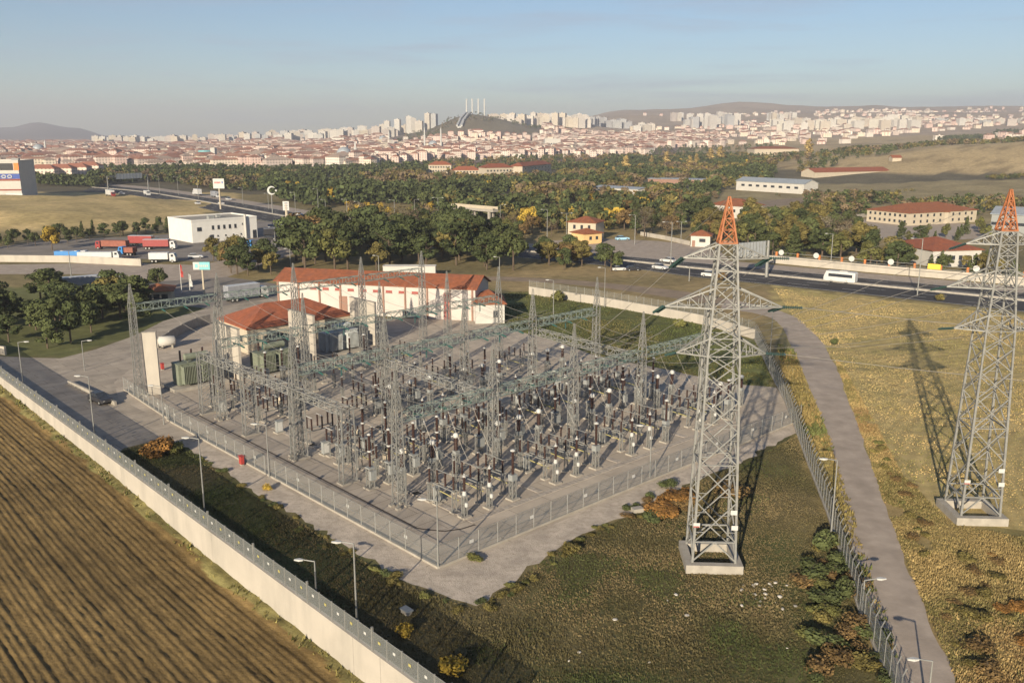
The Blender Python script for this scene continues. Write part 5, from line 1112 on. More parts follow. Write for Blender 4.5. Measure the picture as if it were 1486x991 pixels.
x, y, a = off(tot * .585, 1.4); r = root('yellow_sign', (x, y, 0), a, 'yellow board sign standing in the orange fence', 'sign'); mb = MB(); mb.box((0, -.9, 3.1), (3.4, .12, 1.5)); mb.build('board', mat('yellow_board', (.75, .5, .06), .5, .08, 1), r); mb = MB(); mb.beam((-1, -.8, 0), (-1, -.8, 2.4), .12); mb.beam((1, -.8, 0), (1, -.8, 2.4), .12); mb.build('post', STEELD, r)
# low wall of the lorry park and the wall on the left edge
wall_line('lot_wall', 'low pale wall between the lorry park and the side road', [G(*p) for p in ((-60, 381), (0, 380), (100, 381), (205, 386))], 2.2, .4, WHITEWALL)
wall_line('left_wall', 'short white boundary wall at the left picture edge beside the paving', [G(*p) for p in ((-60, 505), (8, 515))], 1.6, .4, WHITEWALL)
wall_line('junction_wall', 'pale low wall climbing from the junction towards the kiosk', [G(*p) for p in ((930, 342), (965, 348), (1000, 356))], 1.6, .4, WHITEWALL)
wall_line('depot_wall', 'pale low wall in front of the car park trees', [G(*p) for p in ((1222, 320), (1262, 314), (1275, 315))], 1.8, .4, WHITEWALL)
wall_line('verge_wall', 'white guard barrier on the far motorway verge beside the footbridge', [G(*p) for p in ((612, 327), (660, 334), (715, 341))], 1.1, .4, WHITEWALL, cat='barrier')
SIGNB = mat('sign_back', (.38, .4, .42), .5, .1, 1, .3); SIGNT = mat('teal_sign', (.18, .45, .48), .5, .06, 1)
def sign_gantry(pa, pb, h, label, b0, b1, bh, front=False):
    A, B = Vector((*G(*pa), 0)), Vector((*G(*pb), 0)); d = B - A; L_ = d.length; rz = math.atan2(d.y, d.x); r = root('sign_gantry', A, rz, label, 'road sign gantry')
    for x in (0, L_): mb = MB(); mb.beam((x, 0, 0), (x, 0, h), .7, .5); mb.build('post', STEEL, r)
    mb = MB(); lat_beam(mb, (0, 0, h - 1), (L_, 0, h - 1), .8, 1.0, .14, .09, 2); mb.build('beam', STEEL, r)
    n = 8; mb = MB(); mb.box((L_ * (b0 + b1) / 2, -.6, h - .6), (L_ * (b1 - b0), .15, bh)); bd = mb.build('board', SIGNB, r)
    mb = MB()
    for k in range(n + 1): mb.box((L_ * (b0 + (b1 - b0) * k / n), -.72, h - .6), (.12, .1, bh))
    mb.build('rib', STEELD, bd)
sign_gantry((158, 283), (216, 279), 12.5, 'steel gantry with a wide blank-backed road sign over the motorway', .2, .84, 3.6)
# big road sign right of the nearer tower (seen from behind)
x, y = G(1112, 402); r = root('road_sign', (x, y, 0), near_s(.57, 1112, 402) + 1.2, 'big blank-backed road sign on a thick post in the motorway median', 'road sign'); mb = MB(); mb.tube((0, 0, 0), (0, 0, 10.5), .5, .4, 10); mb.build('post', STEEL, r)
mb = MB(); mb.beam((0, 0, 8.8), (-9.5, 0, 8.8), .4); mb.build('arm', STEEL, r); mb = MB(); mb.box((-6.5, -.3, 8.4), (10.5, .2, 4.2)); bd = mb.build('board', SIGNB, r); mb = MB()
for k in range(9): mb.box((-11.4 + k * 1.24, -.44, 8.4), (.14, .1, 4.2))
mb.build('rib', STEELD, bd)
def billboard(px, py, ytop, wpx, hpx, label, m, nm='billboard', post=2, dark=True, rz=0):
    x, y = G(px, py); k = (y * CP + H * SP) / F; r = root(nm, (x, y, 0), rz, label, 'billboard'); ht = (py - ytop) * k * 1.02; bw_, bh_ = wpx * k, hpx * k
    mb = MB(); mb.tube((0, .3, 0), (0, .3, ht - bh_ * .3), .45 * post / 2, .4 * post / 2, 10); mb.build('post', PLAS_CREAM, r)
    mb = MB(); mb.box((0, 0, ht - bh_ / 2), (bw_, .4, bh_)); b_ = mb.build('board', m, r); return r, b_, bw_, bh_, ht
r, b_, bw_, bh_, ht = billboard(320, 304, 261, 16, 14, 'white square billboard with small reddish lettering on a pole by the motorway', PORCL)
mb = MB()
for i in range(5): mb.box((-bw_ * .33 + i * bw_ * .115, -.22, ht - bh_ * .4), (bw_ * .085, .04, bh_ * .17))
mb.build('lettering', mat('faded_red_ink', (.42, .12, .12), .7, .1, 1), b_); mb = MB(); mb.box((bw_ * .33, -.22, ht - bh_ * .38), (bw_ * .1, .04, bh_ * .22)); mb.build('blue_mark', BLUE, b_)
r, b_, bw_, bh_, ht = billboard(296, 429, 381, 24, 11, 'white and teal billboard on a white pole beside the flags', SIGNT, post=1.2)
mb = MB(); mb.box((-bw_ * .32, -.22, ht - bh_ / 2), (bw_ * .36, .06, bh_)); b2 = mb.build('white_panel', PORCL, b_); mb = MB(); mb.box((-bw_ * .3, -.27, ht - bh_ * .5), (bw_ * .17, .05, bh_ * .5)); mb.build('emblem', SIGNT, r)
mb = MB()
for i in range(5): mb.box((bw_ * (-.08 + i * .11), -.22, ht - bh_ * .5), (bw_ * .07, .06, bh_ * .28))
mb.build('lettering', PORCL, b_)
r, b_, bw_, bh_, ht = billboard(416, 317, 293, 9, 13, 'white totem sign with dark figures beside the motorway', PORCL, 'totem_sign', 3)
mb = MB()
for i in range(3): mb.box((.1, -.23, ht - bh_ * (.2 + .28 * i)), (bw_ * .5, .05, bh_ * .12))
mb.build('panel', TARP, b_)
x, y = G(396, 311); k = (y * CP + H * SP) / F; r = root('crescent_emblem', (x, y, 0), 0, 'white crescent and star emblem raised on a pole beyond the motorway', 'emblem'); zc = 34 * k; rad = 6.2 * k
mb = MB(); n = 22
for i in range(n):
    t0, t1 = [math.radians(38 + (322 - 38) * (i + j) / n) for j in (0, 1)]; wd = lambda t: rad * .42 * math.sin((math.degrees(t) - 30) / 300 * math.pi) ** .7 + .05
    q = lambda t, s: ((rad - (wd(t) if s else 0)) * math.cos(t) , zc + (rad - (wd(t) if s else 0)) * math.sin(t))
    a, b, c, d = q(t0, 0), q(t1, 0), q(t1, 1), q(t0, 1)
    for yy, o_ in ((-.25, 1), (.25, -1)): mb.quad([(p[0], yy, p[1]) for p in ((a, b, c, d) if o_ > 0 else (d, c, b, a))])
    mb.quad([(a[0], -.25, a[1]), (a[0], .25, a[1]), (b[0], .25, b[1]), (b[0], -.25, b[1])]); mb.quad([(d[0], -.25, d[1]), (c[0], -.25, c[1]), (c[0], .25, c[1]), (d[0], .25, d[1])])
mb.build('crescent', PORCL, r); mb = MB(); st = []
for i in range(10): a = math.pi / 2 + i * math.pi / 5; rr_ = rad * (.32 if i % 2 == 0 else .15); st.append((rad * 1.05 + rr_ * math.cos(a), zc + rr_ * math.sin(a)))
mb.quad([(p[0], -.2, p[1]) for p in st]); mb.quad([(p[0], .2, p[1]) for p in st][::-1])
for i in range(10): a, b = st[i], st[(i + 1) % 10]; mb.quad([(a[0], -.2, a[1]), (a[0], .2, a[1]), (b[0], .2, b[1]), (b[0], -.2, b[1])])
mb.build('star', PORCL, r); mb = MB(); mb.tube((-.2, .3, 0), (-.2, .3, zc - rad * .9), .3, .25, 8); mb.build('pole', STEEL, r)
for px, py, yt, m, lab in ((264, 425, 383, REDP, 'red flag hanging on a white pole by the gatehouse'), (276, 424, 397, PORCL, 'white flag hanging on a white pole by the gatehouse')):
    x, y = G(px, py); k = (y * CP + H * SP) / F; hh = (py - yt) * k; r = root('flag_pole', (x, y, 0), 0, lab, 'flag'); mb = MB(); mb.tube((0, 0, 0), (0, 0, hh), .12, .07, 8); mb.build('pole', PORCL, r)
    mb = MB(); n = 6
    for i in range(n):
        z0, z1 = hh - .2 - 3.2 * i / n, hh - .2 - 3.2 * (i + 1) / n; w0, w1 = .35 + .5 * i / n, .35 + .5 * (i + 1) / n
        mb.quad([(.06, .1 * math.sin(i), z0), (w0, .25 * math.sin(i * 2), z0), (w1, .25 * math.sin(i * 2 + 2), z1), (.06, .1 * math.sin(i + 1), z1)])
    mb.build('cloth', m, r)
# footbridge frame over the motorway
A, B = Vector((*G(660, 327), 0)), Vector((*G(716, 333), 0)); d = B - A; L_ = d.length; r = root('footbridge', A, math.atan2(d.y, d.x), 'flat concrete footbridge on three pairs of columns beyond the motorway trees', 'bridge')
mb = MB(); mb.box((L_ / 2, 0, 8.0), (L_ + 3, 3.2, 1.0)); mb.build('deck', CONC, r)
for y in (-1.5, 1.5): mb = MB(); mb.box((L_ / 2, y, 9.1), (L_ + 2.5, .15, 1.1)); mb.build('parapet', PLAS_CREAM, r)
for x in (.5, L_ * .48, L_ - 1.5):
    for y in (-1, 1): mb = MB(); mb.box((x, y, 3.75), (1.2, .8, 7.5)); mb.build('column', CONC, r)
# ---------------------------------------------------------------- lamps
def lamp(px, py, ytop, side, label, arms=1, group='street lamps', armlen=None, th=.16):
    x, y = G(px, py); k = (y * CP + H * SP) / F; hh = max(3.0, (py - ytop) * k * 1.03); al = armlen if armlen is not None else .16 * hh
    r = root('street_lamp', (x, y, 0), 0, label, 'street lamp', group); mb = MB(); mb.tube((0, 0, 0), (0, 0, hh), th, th * .6, 8); mb.build('pole', STEEL, r)
    for s in ((side,) if arms == 1 else (-1, 1)):
        mb = MB(); mb.tube((0, 0, hh - .05), (s * al, 0, hh + .12), .06, .05, 6); mb.build('arm', STEEL, r)
        mb = MB(); loft(mb, [(s * al, .1, hh + .05, hh + .17), (s * (al + .35), .17, hh + .02, hh + .2), (s * (al + .8), .08, hh + .08, hh + .17)]); mb.build('lamp_head', LAMP, r)
    return r
YL = [(34, 560, 497, 1, 'beside the left end of the whitewashed wall'), (123, 538, 495, 1, 'on the paving behind the low kerb wall'), (139, 646, 546, -1, 'on the wall left of the orange bush'), (297, 742, 634, -1, 'on the wall below the low gantry'), (391, 693, 615, -1, 'on the yard fence above the dark grass'), (518, 905, 782, -1, 'tallest at the lower part of the whitewashed wall'), (459, 862, 811, -1, 'short one left of the tallest wall lamp'), (636, 824, 722, -1, 'at the nearest yard fence corner'), (943, 692, 617, -1, 'on the yard fence right of the equipment'), (1205, 786, 664, -1, 'on the lane fence at the upper bend'), (1250, 892, 838, 1, 'short one on the lane fence near the bottom'), (1345, 1030, 952, -1, 'at the bottom right beside the lane'), (803, 463, 408, -1, 'behind the lawn, left one'), (877, 446, 390, -1, 'behind the lawn, right one'), (1116, 538, 446, -1, 'at the back corner of the lane fence'), (238, 616, 560, -1, 'on the gate fence right of the black car')]
for i, (px, py, yt, s, w_) in enumerate(YL): lamp(px, py, yt, s, 'slim grey lamp post ' + w_, th=.1, group='lamp posts of the station', armlen=1.0)
HLm = [(232, 281, 257, -1), (259, 283, 258, -1), (288, 289, 258, -1), (353, 298, 274, -1), (390, 304, 282, -1), (429, 311, 281, -1), (462, 306, 276, -1), (473, 318, 291, -1), (504, 322, 291, -1), (522, 324, 294, -1), (573, 325, 292, -1), (602, 322, 291, 1), (636, 324, 289, 0), (726, 334, 299, 1), (794, 346, 306, -1), (822, 345, 311, 0), (921, 355, 314, -1), (973, 388, 325, -1), (988, 352, 323, 0), (1205, 389, 341, -1), (1331, 429, 349, -1), (729, 369, 338, 0), (725, 404, 374, -1), (105, 414, 366, 0), (400, 366, 331, 0), (422, 391, 362, -1), (1000, 408, 388, -1), (550, 400, 372, -1)]
HLm.sort()
HPOS = ['right of the sign gantry', 'second right of the sign gantry', 'left of the billboard', 'right of the billboard', 'beside the crescent emblem']
for i, (px, py, yt, s) in enumerate(HLm): lamp(px, py, yt, s or 1, 'grey street lamp by the roads, %s from the left of the motorway and road lamps' % ORD[i], 1 if s else 2, 'street lamps along the motorway')
# ---------------------------------------------------------------- trees
def leaf_quads(rng, cen, rad, n, size, col, flat=1.0, shell=.55):
    """n leaf-clump faces spread through an ellipsoid's outer volume"""
    d = rng.normal(size=(n, 3)); d /= np.linalg.norm(d, axis=1)[:, None]; rr = shell + (1 - shell) * rng.random(n) ** .6
    p = np.asarray(cen) + d * rr[:, None] * np.asarray(rad)
    nrm = d * 1.5 + rng.normal(size=(n, 3)) * .55; nrm[:, 2] *= flat; nrm /= np.linalg.norm(nrm, axis=1)[:, None]
    t = np.cross(nrm, rng.normal(size=(n, 3))); t /= np.linalg.norm(t, axis=1)[:, None]; b = np.cross(nrm, t)
    s = (size * (.6 + .8 * rng.random(n)))[:, None]; k = (.55 + .5 * rng.random(n))[:, None]
    V = np.stack([p - t * s - b * s * k, p + t * s * .8 - b * s * k * .7, p + t * s + b * s * k, p - t * s * .7 + b * s * k * .9], 1).reshape(-1, 3)
    c = np.asarray(col) * (.86 + .28 * rng.random((n, 1))); return V, np.repeat(c, 4, 0)
SPC = dict(pine=(.06, .075, .03), dark=(.07, .083, .032), olive=(.15, .125, .042), yellow=(.34, .235, .04), rust=(.16, .105, .045), brown=(.15, .112, .068), poplar=(.34, .25, .10), green=(.115, .115, .038), grey=(.16, .14, .1), orange=(.24, .125, .038))
def crown_np(kind, seed, n, leaf, shape):
    """unit-height crown: returns vertices and colours"""
    rng = np.random.default_rng(seed); Vs = []; Cs = []; col = np.array(SPC[kind])
    cl = []
    if shape == 'cone':
        for i in range(16):
            z = .14 + .82 * (i / 15); r = (1 - z) * .30 + .03; a = i * 2.4 + rng.random(); o_ = r * (.3 + .5 * rng.random()); cl.append(((o_ * math.cos(a), o_ * math.sin(a), z), (r * .8, r * .8, .07 + .03 * rng.random())))
    elif shape == 'pine':
        for i in range(15):
            z = .30 + .62 * rng.random(); r = .30 * (1 - ((z - .5) / .62) ** 2); a = rng.random() * 6.3; o_ = r * (.35 + .6 * rng.random()); q = .11 + .07 * rng.random(); cl.append(((o_ * math.cos(a), o_ * math.sin(a), z), (q * 1.15, q * 1.15, q * .62)))
        cl.append(((0, 0, .88), (.1, .1, .1)))
    elif shape == 'poplar':
        for i in range(12): z = .12 + .84 * i / 11; r = .10 * math.sin(math.pi * min(1, max(.12, (z - .02) / 1.02))) + .02; a = rng.random() * 6.3; cl.append(((r * .4 * math.cos(a), r * .4 * math.sin(a), z), (r, r, .09)))
    elif shape == 'bush':
        for i in range(9): a = rng.random() * 6.3; o_ = .45 * rng.random() ** .5; q = .28 + .2 * rng.random(); cl.append(((o_ * math.cos(a), o_ * math.sin(a), .35 + .25 * rng.random()), (q, q, q * .8)))
    else:
        for i in range(14):
            a = rng.random() * 6.3; z = .34 + .52 * rng.random(); r = .34 * (1 - ((z - .55) / .5) ** 2); o_ = r * (.4 + .65 * rng.random()); q = .12 + .08 * rng.random(); cl.append(((o_ * math.cos(a), o_ * math.sin(a), z), (q, q, q * .85)))
    for c, r in cl:
        tint = .72 + .56 * rng.random(); m = max(2, int(n / len(cl))); V, Cc = leaf_quads(rng, c, r, m, leaf, col * tint); Vs.append(V); Cs.append(Cc)
    return np.concatenate(Vs), np.concatenate(Cs)
LEAF = attr_mat('foliage', .9, .2, 1.5, 9, objrand=.22)
def trunk_mb(h, rng, shape, bare=False):
    mb = MB(); top = (rng.uniform(-.02, .02) * h, rng.uniform(-.02, .02) * h, h * .8); mb.tube((0, 0, -.2), (0, 0, h * .35), .028 * h, .02 * h, 7); mb.tube((0, 0, h * .35), top, .02 * h, .006 * h, 6)
    for i in range(26 if bare else 7):
        z = h * rng.uniform(.25, .7); a = rng.uniform(0, 6.3); l = h * rng.uniform(.14, .32) * (.5 if shape in ('cone', 'poplar') else 1); e = (l * math.cos(a), l * math.sin(a), z + l * rng.uniform(.4, 1.1)); mb.tube((0, 0, z), e, .009 * h, .003 * h, 4)
        if bare:
            for _k in range(5): b = rng.uniform(0, 6.3); mb.tube(e, (e[0] + l * .5 * math.cos(b), e[1] + l * .5 * math.sin(b), e[2] + l * rng.uniform(.1, .6)), .004 * h, .0015 * h, 3)
    return mb
TREES = {}
def tree_proto(key, kind, shape, seed, n=1300, leaf=.028, bare=False):
    rng = random.Random(seed); p = root('tree', Z0); trunk_mb(1.0, rng, shape, bare).build('trunk', BARK, p)
    V, Cc = crown_np(kind, seed, n, leaf, shape); np_mesh('crown', V, np.arange(len(V)).reshape(-1, 4), LEAF, Cc, p); reg(p); TREES[key] = [p, False]; return p
tree_proto('pine1', 'pine', 'pine', 1, 1800, .026); tree_proto('pine2', 'pine', 'pine', 2, 1800, .026); tree_proto('pine3', 'dark', 'pine', 9, 1800, .027); tree_proto('cone1', 'dark', 'cone', 3, 1500, .022); tree_proto('dark1', 'dark', 'round', 4, 1700, .028); tree_proto('olive1', 'olive', 'round', 5, 1700, .027); tree_proto('olive2', 'olive', 'pine', 15, 1700, .027)
tree_proto('yellow1', 'yellow', 'round', 6, 1500, .026); tree_proto('rust1', 'rust', 'round', 7, 1200, .025); tree_proto('brown1', 'brown', 'round', 8, 520, .018, True); tree_proto('poplar1', 'poplar', 'poplar', 10, 900, .022); tree_proto('green1', 'green', 'round', 11, 1700, .027); tree_proto('grey1', 'grey', 'round', 12, 420, .016, True)
tree_proto('bush_green', 'green', 'bush', 20, 900, .06); tree_proto('bush_orange', 'orange', 'bush', 21, 1300, .05); tree_proto('bush_rust', 'rust', 'bush', 22, 800, .055); tree_proto('bush_dark', 'dark', 'bush', 23, 900, .06); tree_proto('bush_yellow', 'yellow', 'bush', 24, 700, .055); tree_proto('bush_olive', 'olive', 'bush', 25, 800, .055)
TD = dict(pine1='dark green pine', pine2='dark green pine', pine3='dark green pine', cone1='dark conical fir', dark1='dark green broadleaf tree', olive1='olive green tree', olive2='olive green pine', yellow1='bright yellow autumn tree', rust1='rust brown autumn tree', brown1='nearly bare brown tree', poplar1='tall yellowish poplar', green1='green leafy tree', grey1='bare grey tree',
          bush_green='green bush', bush_orange='orange autumn bush', bush_rust='rust brown bush', bush_dark='dark green bush', bush_yellow='yellow-green bush', bush_olive='olive bush')
def tree(key, x, y, h, label, group, z=0, wide=1.0):
    p, u = TREES[key]; s = (h * wide * R.uniform(.78, 1.25), h * wide * R.uniform(.78, 1.25), h)
    nm = 'shrub' if key.startswith('bush') else 'tree'
    if not u: TREES[key][1] = True; o = p; o.location = (x, y, z); o.rotation_euler[2] = R.uniform(0, 6.3); o.scale = s; o.name = nm
    else: o = dup(p, (x, y, z), R.uniform(0, 6.3), None, s, TREE_CH[key])
    tag(o, label, 'shrub' if nm == 'shrub' else 'tree', group); return o
TREE_CH = {k: CH[v[0].name] for k, v in TREES.items()}
def sample_px(poly, n, mind, seed, tries=9000):
    """points on level ground inside a pixel polygon, at least mind metres apart"""
    r = random.Random(seed); xs = [p[0] for p in poly]; ys = [p[1] for p in poly]; W = [G(*p) for p in poly]; wx = [p[0] for p in W]; wy = [p[1] for p in W]; out = []
    for _t in range(tries):
        if len(out) >= n: break
        x, y = r.uniform(min(wx), max(wx)), r.uniform(min(wy), max(wy))
        if not inpoly(np.array([x]), np.array([y]), W)[0]: continue
        if any((x - a) ** 2 + (y - b) ** 2 < mind * mind for a, b in out): continue
        out.append((x, y))
    return out
def pick(mix, r):
    t = r.random() * sum(w for k, w in mix); a = 0
    for k, w_ in mix:
        a += w_
        if t <= a: return k
    return mix[-1][0]
def grove(name, poly, n, mind, hmin, hmax, mix, where, seed, group, wide=1.0):
    r = random.Random(seed); pts = sample_px(poly, n, mind, seed); cnt = {}; items = []
    for x, y in pts: items.append((x / (y * CP + 9), x, y, pick(mix, r), r.uniform(hmin, hmax)))
    items.sort(); kinds = {}
    for it in items: kinds.setdefault(TD[it[3]], []).append(it)
    for d, lst in kinds.items():
        for i, (_k, x, y, key, h) in enumerate(lst):
            lab = '%s %s' % (d, where) if len(lst) == 1 else '%s, %s such from left %s' % (d, ORD[i], where)
            tree(key, x, y, h, lab, group, tz(x, y) - .1, wide)
    return pts
PM = [('pine1', 3), ('pine2', 3), ('pine3', 2), ('dark1', 2), ('olive1', 2), ('olive2', 2), ('green1', 2), ('rust1', 1.2), ('brown1', 1)]
PMA = [('pine1', 4), ('pine2', 4), ('pine3', 3), ('dark1', 3), ('green1', 2), ('olive2', 2), ('rust1', 1), ('brown1', .8)]
TP = []
TP += grove('a', [(415, 386), (445, 352), (520, 350), (600, 338), (668, 346), (730, 356), (765, 382), (745, 393), (640, 396), (640, 388), (550, 388), (550, 394), (420, 392)], 66, 4.2, 9, 15, PMA, 'in the grove behind the hall', 101, 'trees of the grove behind the hall', 1.1)
TP += grove('b', [(770, 386), (790, 368), (870, 381), (900, 396), (860, 400), (800, 394)], 14, 4.5, 5, 9, [('pine1', 2), ('dark1', 2), ('olive1', 2), ('rust1', 1), ('pine3', 2)], 'beside the motorway right of the hall', 102, 'trees between hall and motorway', 1.1)
TP += grove('c', [(-30, 445), (60, 434), (150, 440), (196, 447), (215, 462), (150, 487), (88, 508), (40, 508), (-30, 505)], 30, 3.6, 5.5, 9, [('pine1', 4), ('pine2', 4), ('dark1', 2), ('olive1', 1.2), ('pine3', 3)], 'in the dark grove left of the station', 103, 'trees of the dark left grove', 1.15)
TP += grove('d', [(1120, 377), (1250, 388), (1330, 396), (1335, 386), (1258, 366), (1225, 340), (1175, 322), (1090, 318), (1060, 330), (1075, 358), (1105, 368)], 62, 4.6, 7.5, 12, [('pine1', 2), ('pine3', 2), ('olive1', 3), ('green1', 2), ('olive2', 3), ('yellow1', .3), ('brown1', .8), ('cone1', 1), ('grey1', .5), ('dark1', 2)], 'behind the motorway retaining wall', 104, 'trees behind the motorway wall', 1.1)
TP += grove('e', [(1245, 385), (1330, 393), (1486, 409), (1486, 403), (1430, 393), (1340, 388)], 14, 4, 4, 7, [('cone1', 3), ('dark1', 2), ('olive1', 1)], 'in front of the white bungalow', 105, 'trees along the orange fence', 1)
TP += grove('f', [(895, 340), (950, 343), (1000, 352), (1040, 355), (1060, 340), (1050, 312), (960, 308), (890, 318)], 34, 5, 7, 11, [('pine1', 2), ('olive1', 3), ('brown1', 2), ('rust1', 1.5), ('dark1', 2), ('poplar1', .6), ('yellow1', .5)], 'behind the junction and the kiosk', 106, 'trees behind the junction', 1.1)
TP += grove('g', [(722, 346), (760, 349), (815, 340), (815, 322), (745, 322)], 17, 5, 6, 9.5, [('pine1', 2), ('olive1', 2), ('brown1', 2), ('dark1', 3), ('rust1', 1)], 'around the footbridge', 107, 'trees around the footbridge', 1.1)
TP += grove('h', [(310, 386), (340, 374), (400, 388), (402, 402), (340, 400)], 14, 4, 6, 9, [('olive1', 2), ('dark1', 2), ('rust1', 1), ('pine1', 2)], 'beside the entrance road left of the hall', 108, 'trees by the entrance road', 1.1)
TP += grove('i', [(-20, 366), (60, 358), (150, 349), (250, 338), (250, 334), (140, 342), (30, 350), (-20, 356)], 26, 5, 4.5, 7, [('cone1', 3), ('dark1', 4), ('pine1', 2)], 'in the row behind the lorry park', 109, 'trees in the row behind the lorry park', .9)
TP += grove('j', [(1275, 338), (1420, 333), (1440, 345), (1330, 356), (1290, 350)], 14, 5, 4, 7.5, [('pine1', 2), ('green1', 2), ('cone1', 1)], 'in front of the cream depot', 110, 'trees in front of the depot', 1)
for key, px, py, h, lab in (('dark1', 231, 422, 6.5, 'round dark tree beside the gatehouse'), ('yellow1', 76, 363, 8.5, 'tall yellow-green tree left of the lorry park'), ('olive1', 310, 378, 7.5, 'olive tree in front of the white flat-roofed building'), ('yellow1', 764, 338, 11, 'big yellow autumn tree right of the footbridge'), ('yellow1', 420, 281, 9, 'bright yellow tree beyond the crescent emblem, left one'), ('yellow1', 433, 283, 9, 'bright yellow tree beyond the crescent emblem, right one'), ('grey1', 935, 345, 13, 'leafless grey tree at the junction wall'), ('bush_rust', 1047, 407, 2.6, 'olive brown bush on the verge left of the nearer tower'), ('yellow1', 600, 300, 6, 'low yellow tree in the clearing beyond the motorway')): x, y = G(px, py); tree(key, x, y, h, lab, None)
for pi_, (px, py, s) in enumerate(sorted(((908, 252, 18), (945, 245, 15), (967, 246, 20), (1000, 250, 17), (1010, 247, 18), (1030, 243, 21), (1045, 242, 22), (1172, 243, 24), (890, 262, 12)))):
    x, y = G(px, py); tree('poplar1', x, y, s, 'tall yellowish poplar rising above the autumn wood, %s from the left' % ORD[pi_], 'poplars above the wood', tz(x, y), 1.7)
for key, px, py, h, lab, wd in (('bush_orange', 232, 660, 2.6, 'big orange autumn bush inside the whitewashed wall', 1.25), ('bush_green', 258, 657, 1.6, 'green bush beside the big orange bush', 1.2), ('bush_yellow', 588, 922, 1.2, 'small yellow-green bush behind the lower wall', 1.0), ('bush_yellow', 655, 975, 1.5, 'yellow-green bush at the bottom behind the wall end', 1.0), ('bush_orange', 960, 744, 1.1, 'low orange brush left of the nearer tower base', 2.6), ('bush_orange', 985, 726, 1.2, 'orange-brown brush at the stone strip end', 2.0), ('bush_dark', 968, 708, 1.0, 'dark brush where the stone strip meets the grass', 1.5), ('bush_rust', 1060, 720, 1.5, 'rust brown brush behind the nearer tower base', 1.7), ('bush_dark', 1197, 800, 2.0, 'dark bush at the lane fence below the tall lamp', 1.0), ('bush_dark', 1228, 868, 1.8, 'dark bush at the lane fence beside the short lamp', 1.1), ('bush_green', 690, 812, .7, 'low green weeds at the nearest fence corner', 1.8), ('bush_yellow', 388, 712, 1.0, 'yellow-green weed clump at the yard fence', 1.0), ('bush_green', 812, 438, 3.2, 'round green bush at the low white wall behind the lawn', 1.0), ('bush_green', 985, 476, 2.4, 'green bush at the low white wall behind the tower', .9), ('bush_dark', 1210, 500, 1.4, 'small dark bush on the right edge of the lane', .9), ('bush_olive', 830, 800, .9, 'olive weeds at the lower edge of the stone strip', 1.7), ('bush_olive', 1365, 436, 1.8, 'olive bush on the motorway median before the right tower', 1.0)):
    x, y = G(px, py); tree(key, x, y, h, lab, None, wide=wd)
grove('k', [(1165, 765), (1222, 790), (1250, 870), (1290, 992), (1175, 1000), (1170, 900)], 38, .7, .5, 1.5, [('bush_dark', 3), ('bush_rust', 2), ('bush_olive', 2), ('bush_green', 1)], 'in the brush inside the lane fence', 120, 'brush inside the lane fence', 1.5)
grove('l', [(885, 752), (920, 728), (1000, 694), (1005, 735), (960, 765)], 20, .7, .4, 1.0, [('bush_orange', 2), ('bush_rust', 3), ('bush_dark', 3), ('bush_olive', 1)], 'where the stone strip meets the weeds', 121, 'brush at the stone strip end', 1.7)
grove('m', [(690, 878), (745, 846), (800, 800), (880, 756), (890, 764), (810, 815), (755, 862), (700, 894)], 24, .6, .25, .6, [('bush_green', 2), ('bush_olive', 3), ('bush_dark', 1)], 'along the lower stone strip edge', 122, 'weeds along the stone strip edge', 1.6)
grove('n', [(290, 660), (380, 720), (470, 772), (590, 846), (680, 880), (670, 890), (580, 860), (460, 790), (370, 735), (285, 672)], 30, .6, .25, .7, [('bush_green', 2), ('bush_olive', 3), ('bush_dark', 2)], 'along the dark grass edge', 123, 'weeds along the dark grass edge', 1.6)
grove('o', [(1400, 800), (1486, 800), (1500, 985), (1420, 985), (1375, 880)], 18, 1.2, .4, 1.0, [('bush_rust', 2), ('bush_olive', 3), ('bush_orange', 1)], 'in the meadow below the right tower', 124, 'dry bushes in the meadow', 1.7)
grove('p', [(1258, 640), (1300, 720), (1340, 830), (1400, 985), (1440, 985), (1370, 820), (1320, 700), (1280, 640)], 24, 1, .3, .8, [('bush_olive', 3), ('bush_rust', 1), ('bush_green', 1)], 'on the lane verge', 125, 'bushes on the lane verge', 1.6)
# the wood: nearest trees of it are things above; the rest reads as one mass
def mass(name, pts, hs, kinds, nq, label, cat='wood'):
    protos = {}; Vs = []; Cs = []
    shp = dict(pine='pine', dark='pine', olive='round', green='round', brown='round', rust='round', yellow='round', poplar='poplar', grey='round')
    for k in set(kinds): protos[k] = [crown_np(k, 300 + 7 * i + hash_k(k), nq, .075 if nq < 90 else .055, shp[k]) for i in range(4)]
    for i, ((x, y, z), h, k) in enumerate(zip(pts, hs, kinds)):
        V, Cc = protos[k][i % 4]; a = NR.random() * 6.3; ca, sa = math.cos(a), math.sin(a); w_ = h * (.95 + .4 * NR.random())
        Vs.append(np.stack([(V[:, 0] * ca - V[:, 1] * sa) * w_ + x, (V[:, 0] * sa + V[:, 1] * ca) * w_ + y, V[:, 2] * h * 1.05 - .12 * h + z], 1)); Cs.append(Cc * (.75 + .5 * NR.random()))
    V = np.concatenate(Vs); o = np_mesh(name, V, np.arange(len(V)).reshape(-1, 4), LEAFM, np.concatenate(Cs)); struct(o, label, cat, 'stuff'); return o
def hash_k(k): return sum(ord(c) for c in k) % 50
LEAFM = attr_mat('mass_foliage', .9, .2, .4, 2)
WOODP = [(130, 700), (130, 1000), (250, 1150), (560, 1060), (620, 1050), (860, 1130), (900, 1450), (1060, 1500), (1110, 1250), (1130, 800), (1065, 700), (1050, 560), (1050, 480), (1040, 430), (900, 385), (820, 372), (740, 400), (650, 410), (560, 445), (480, 475), (400, 560), (330, 640), (220, 780)]
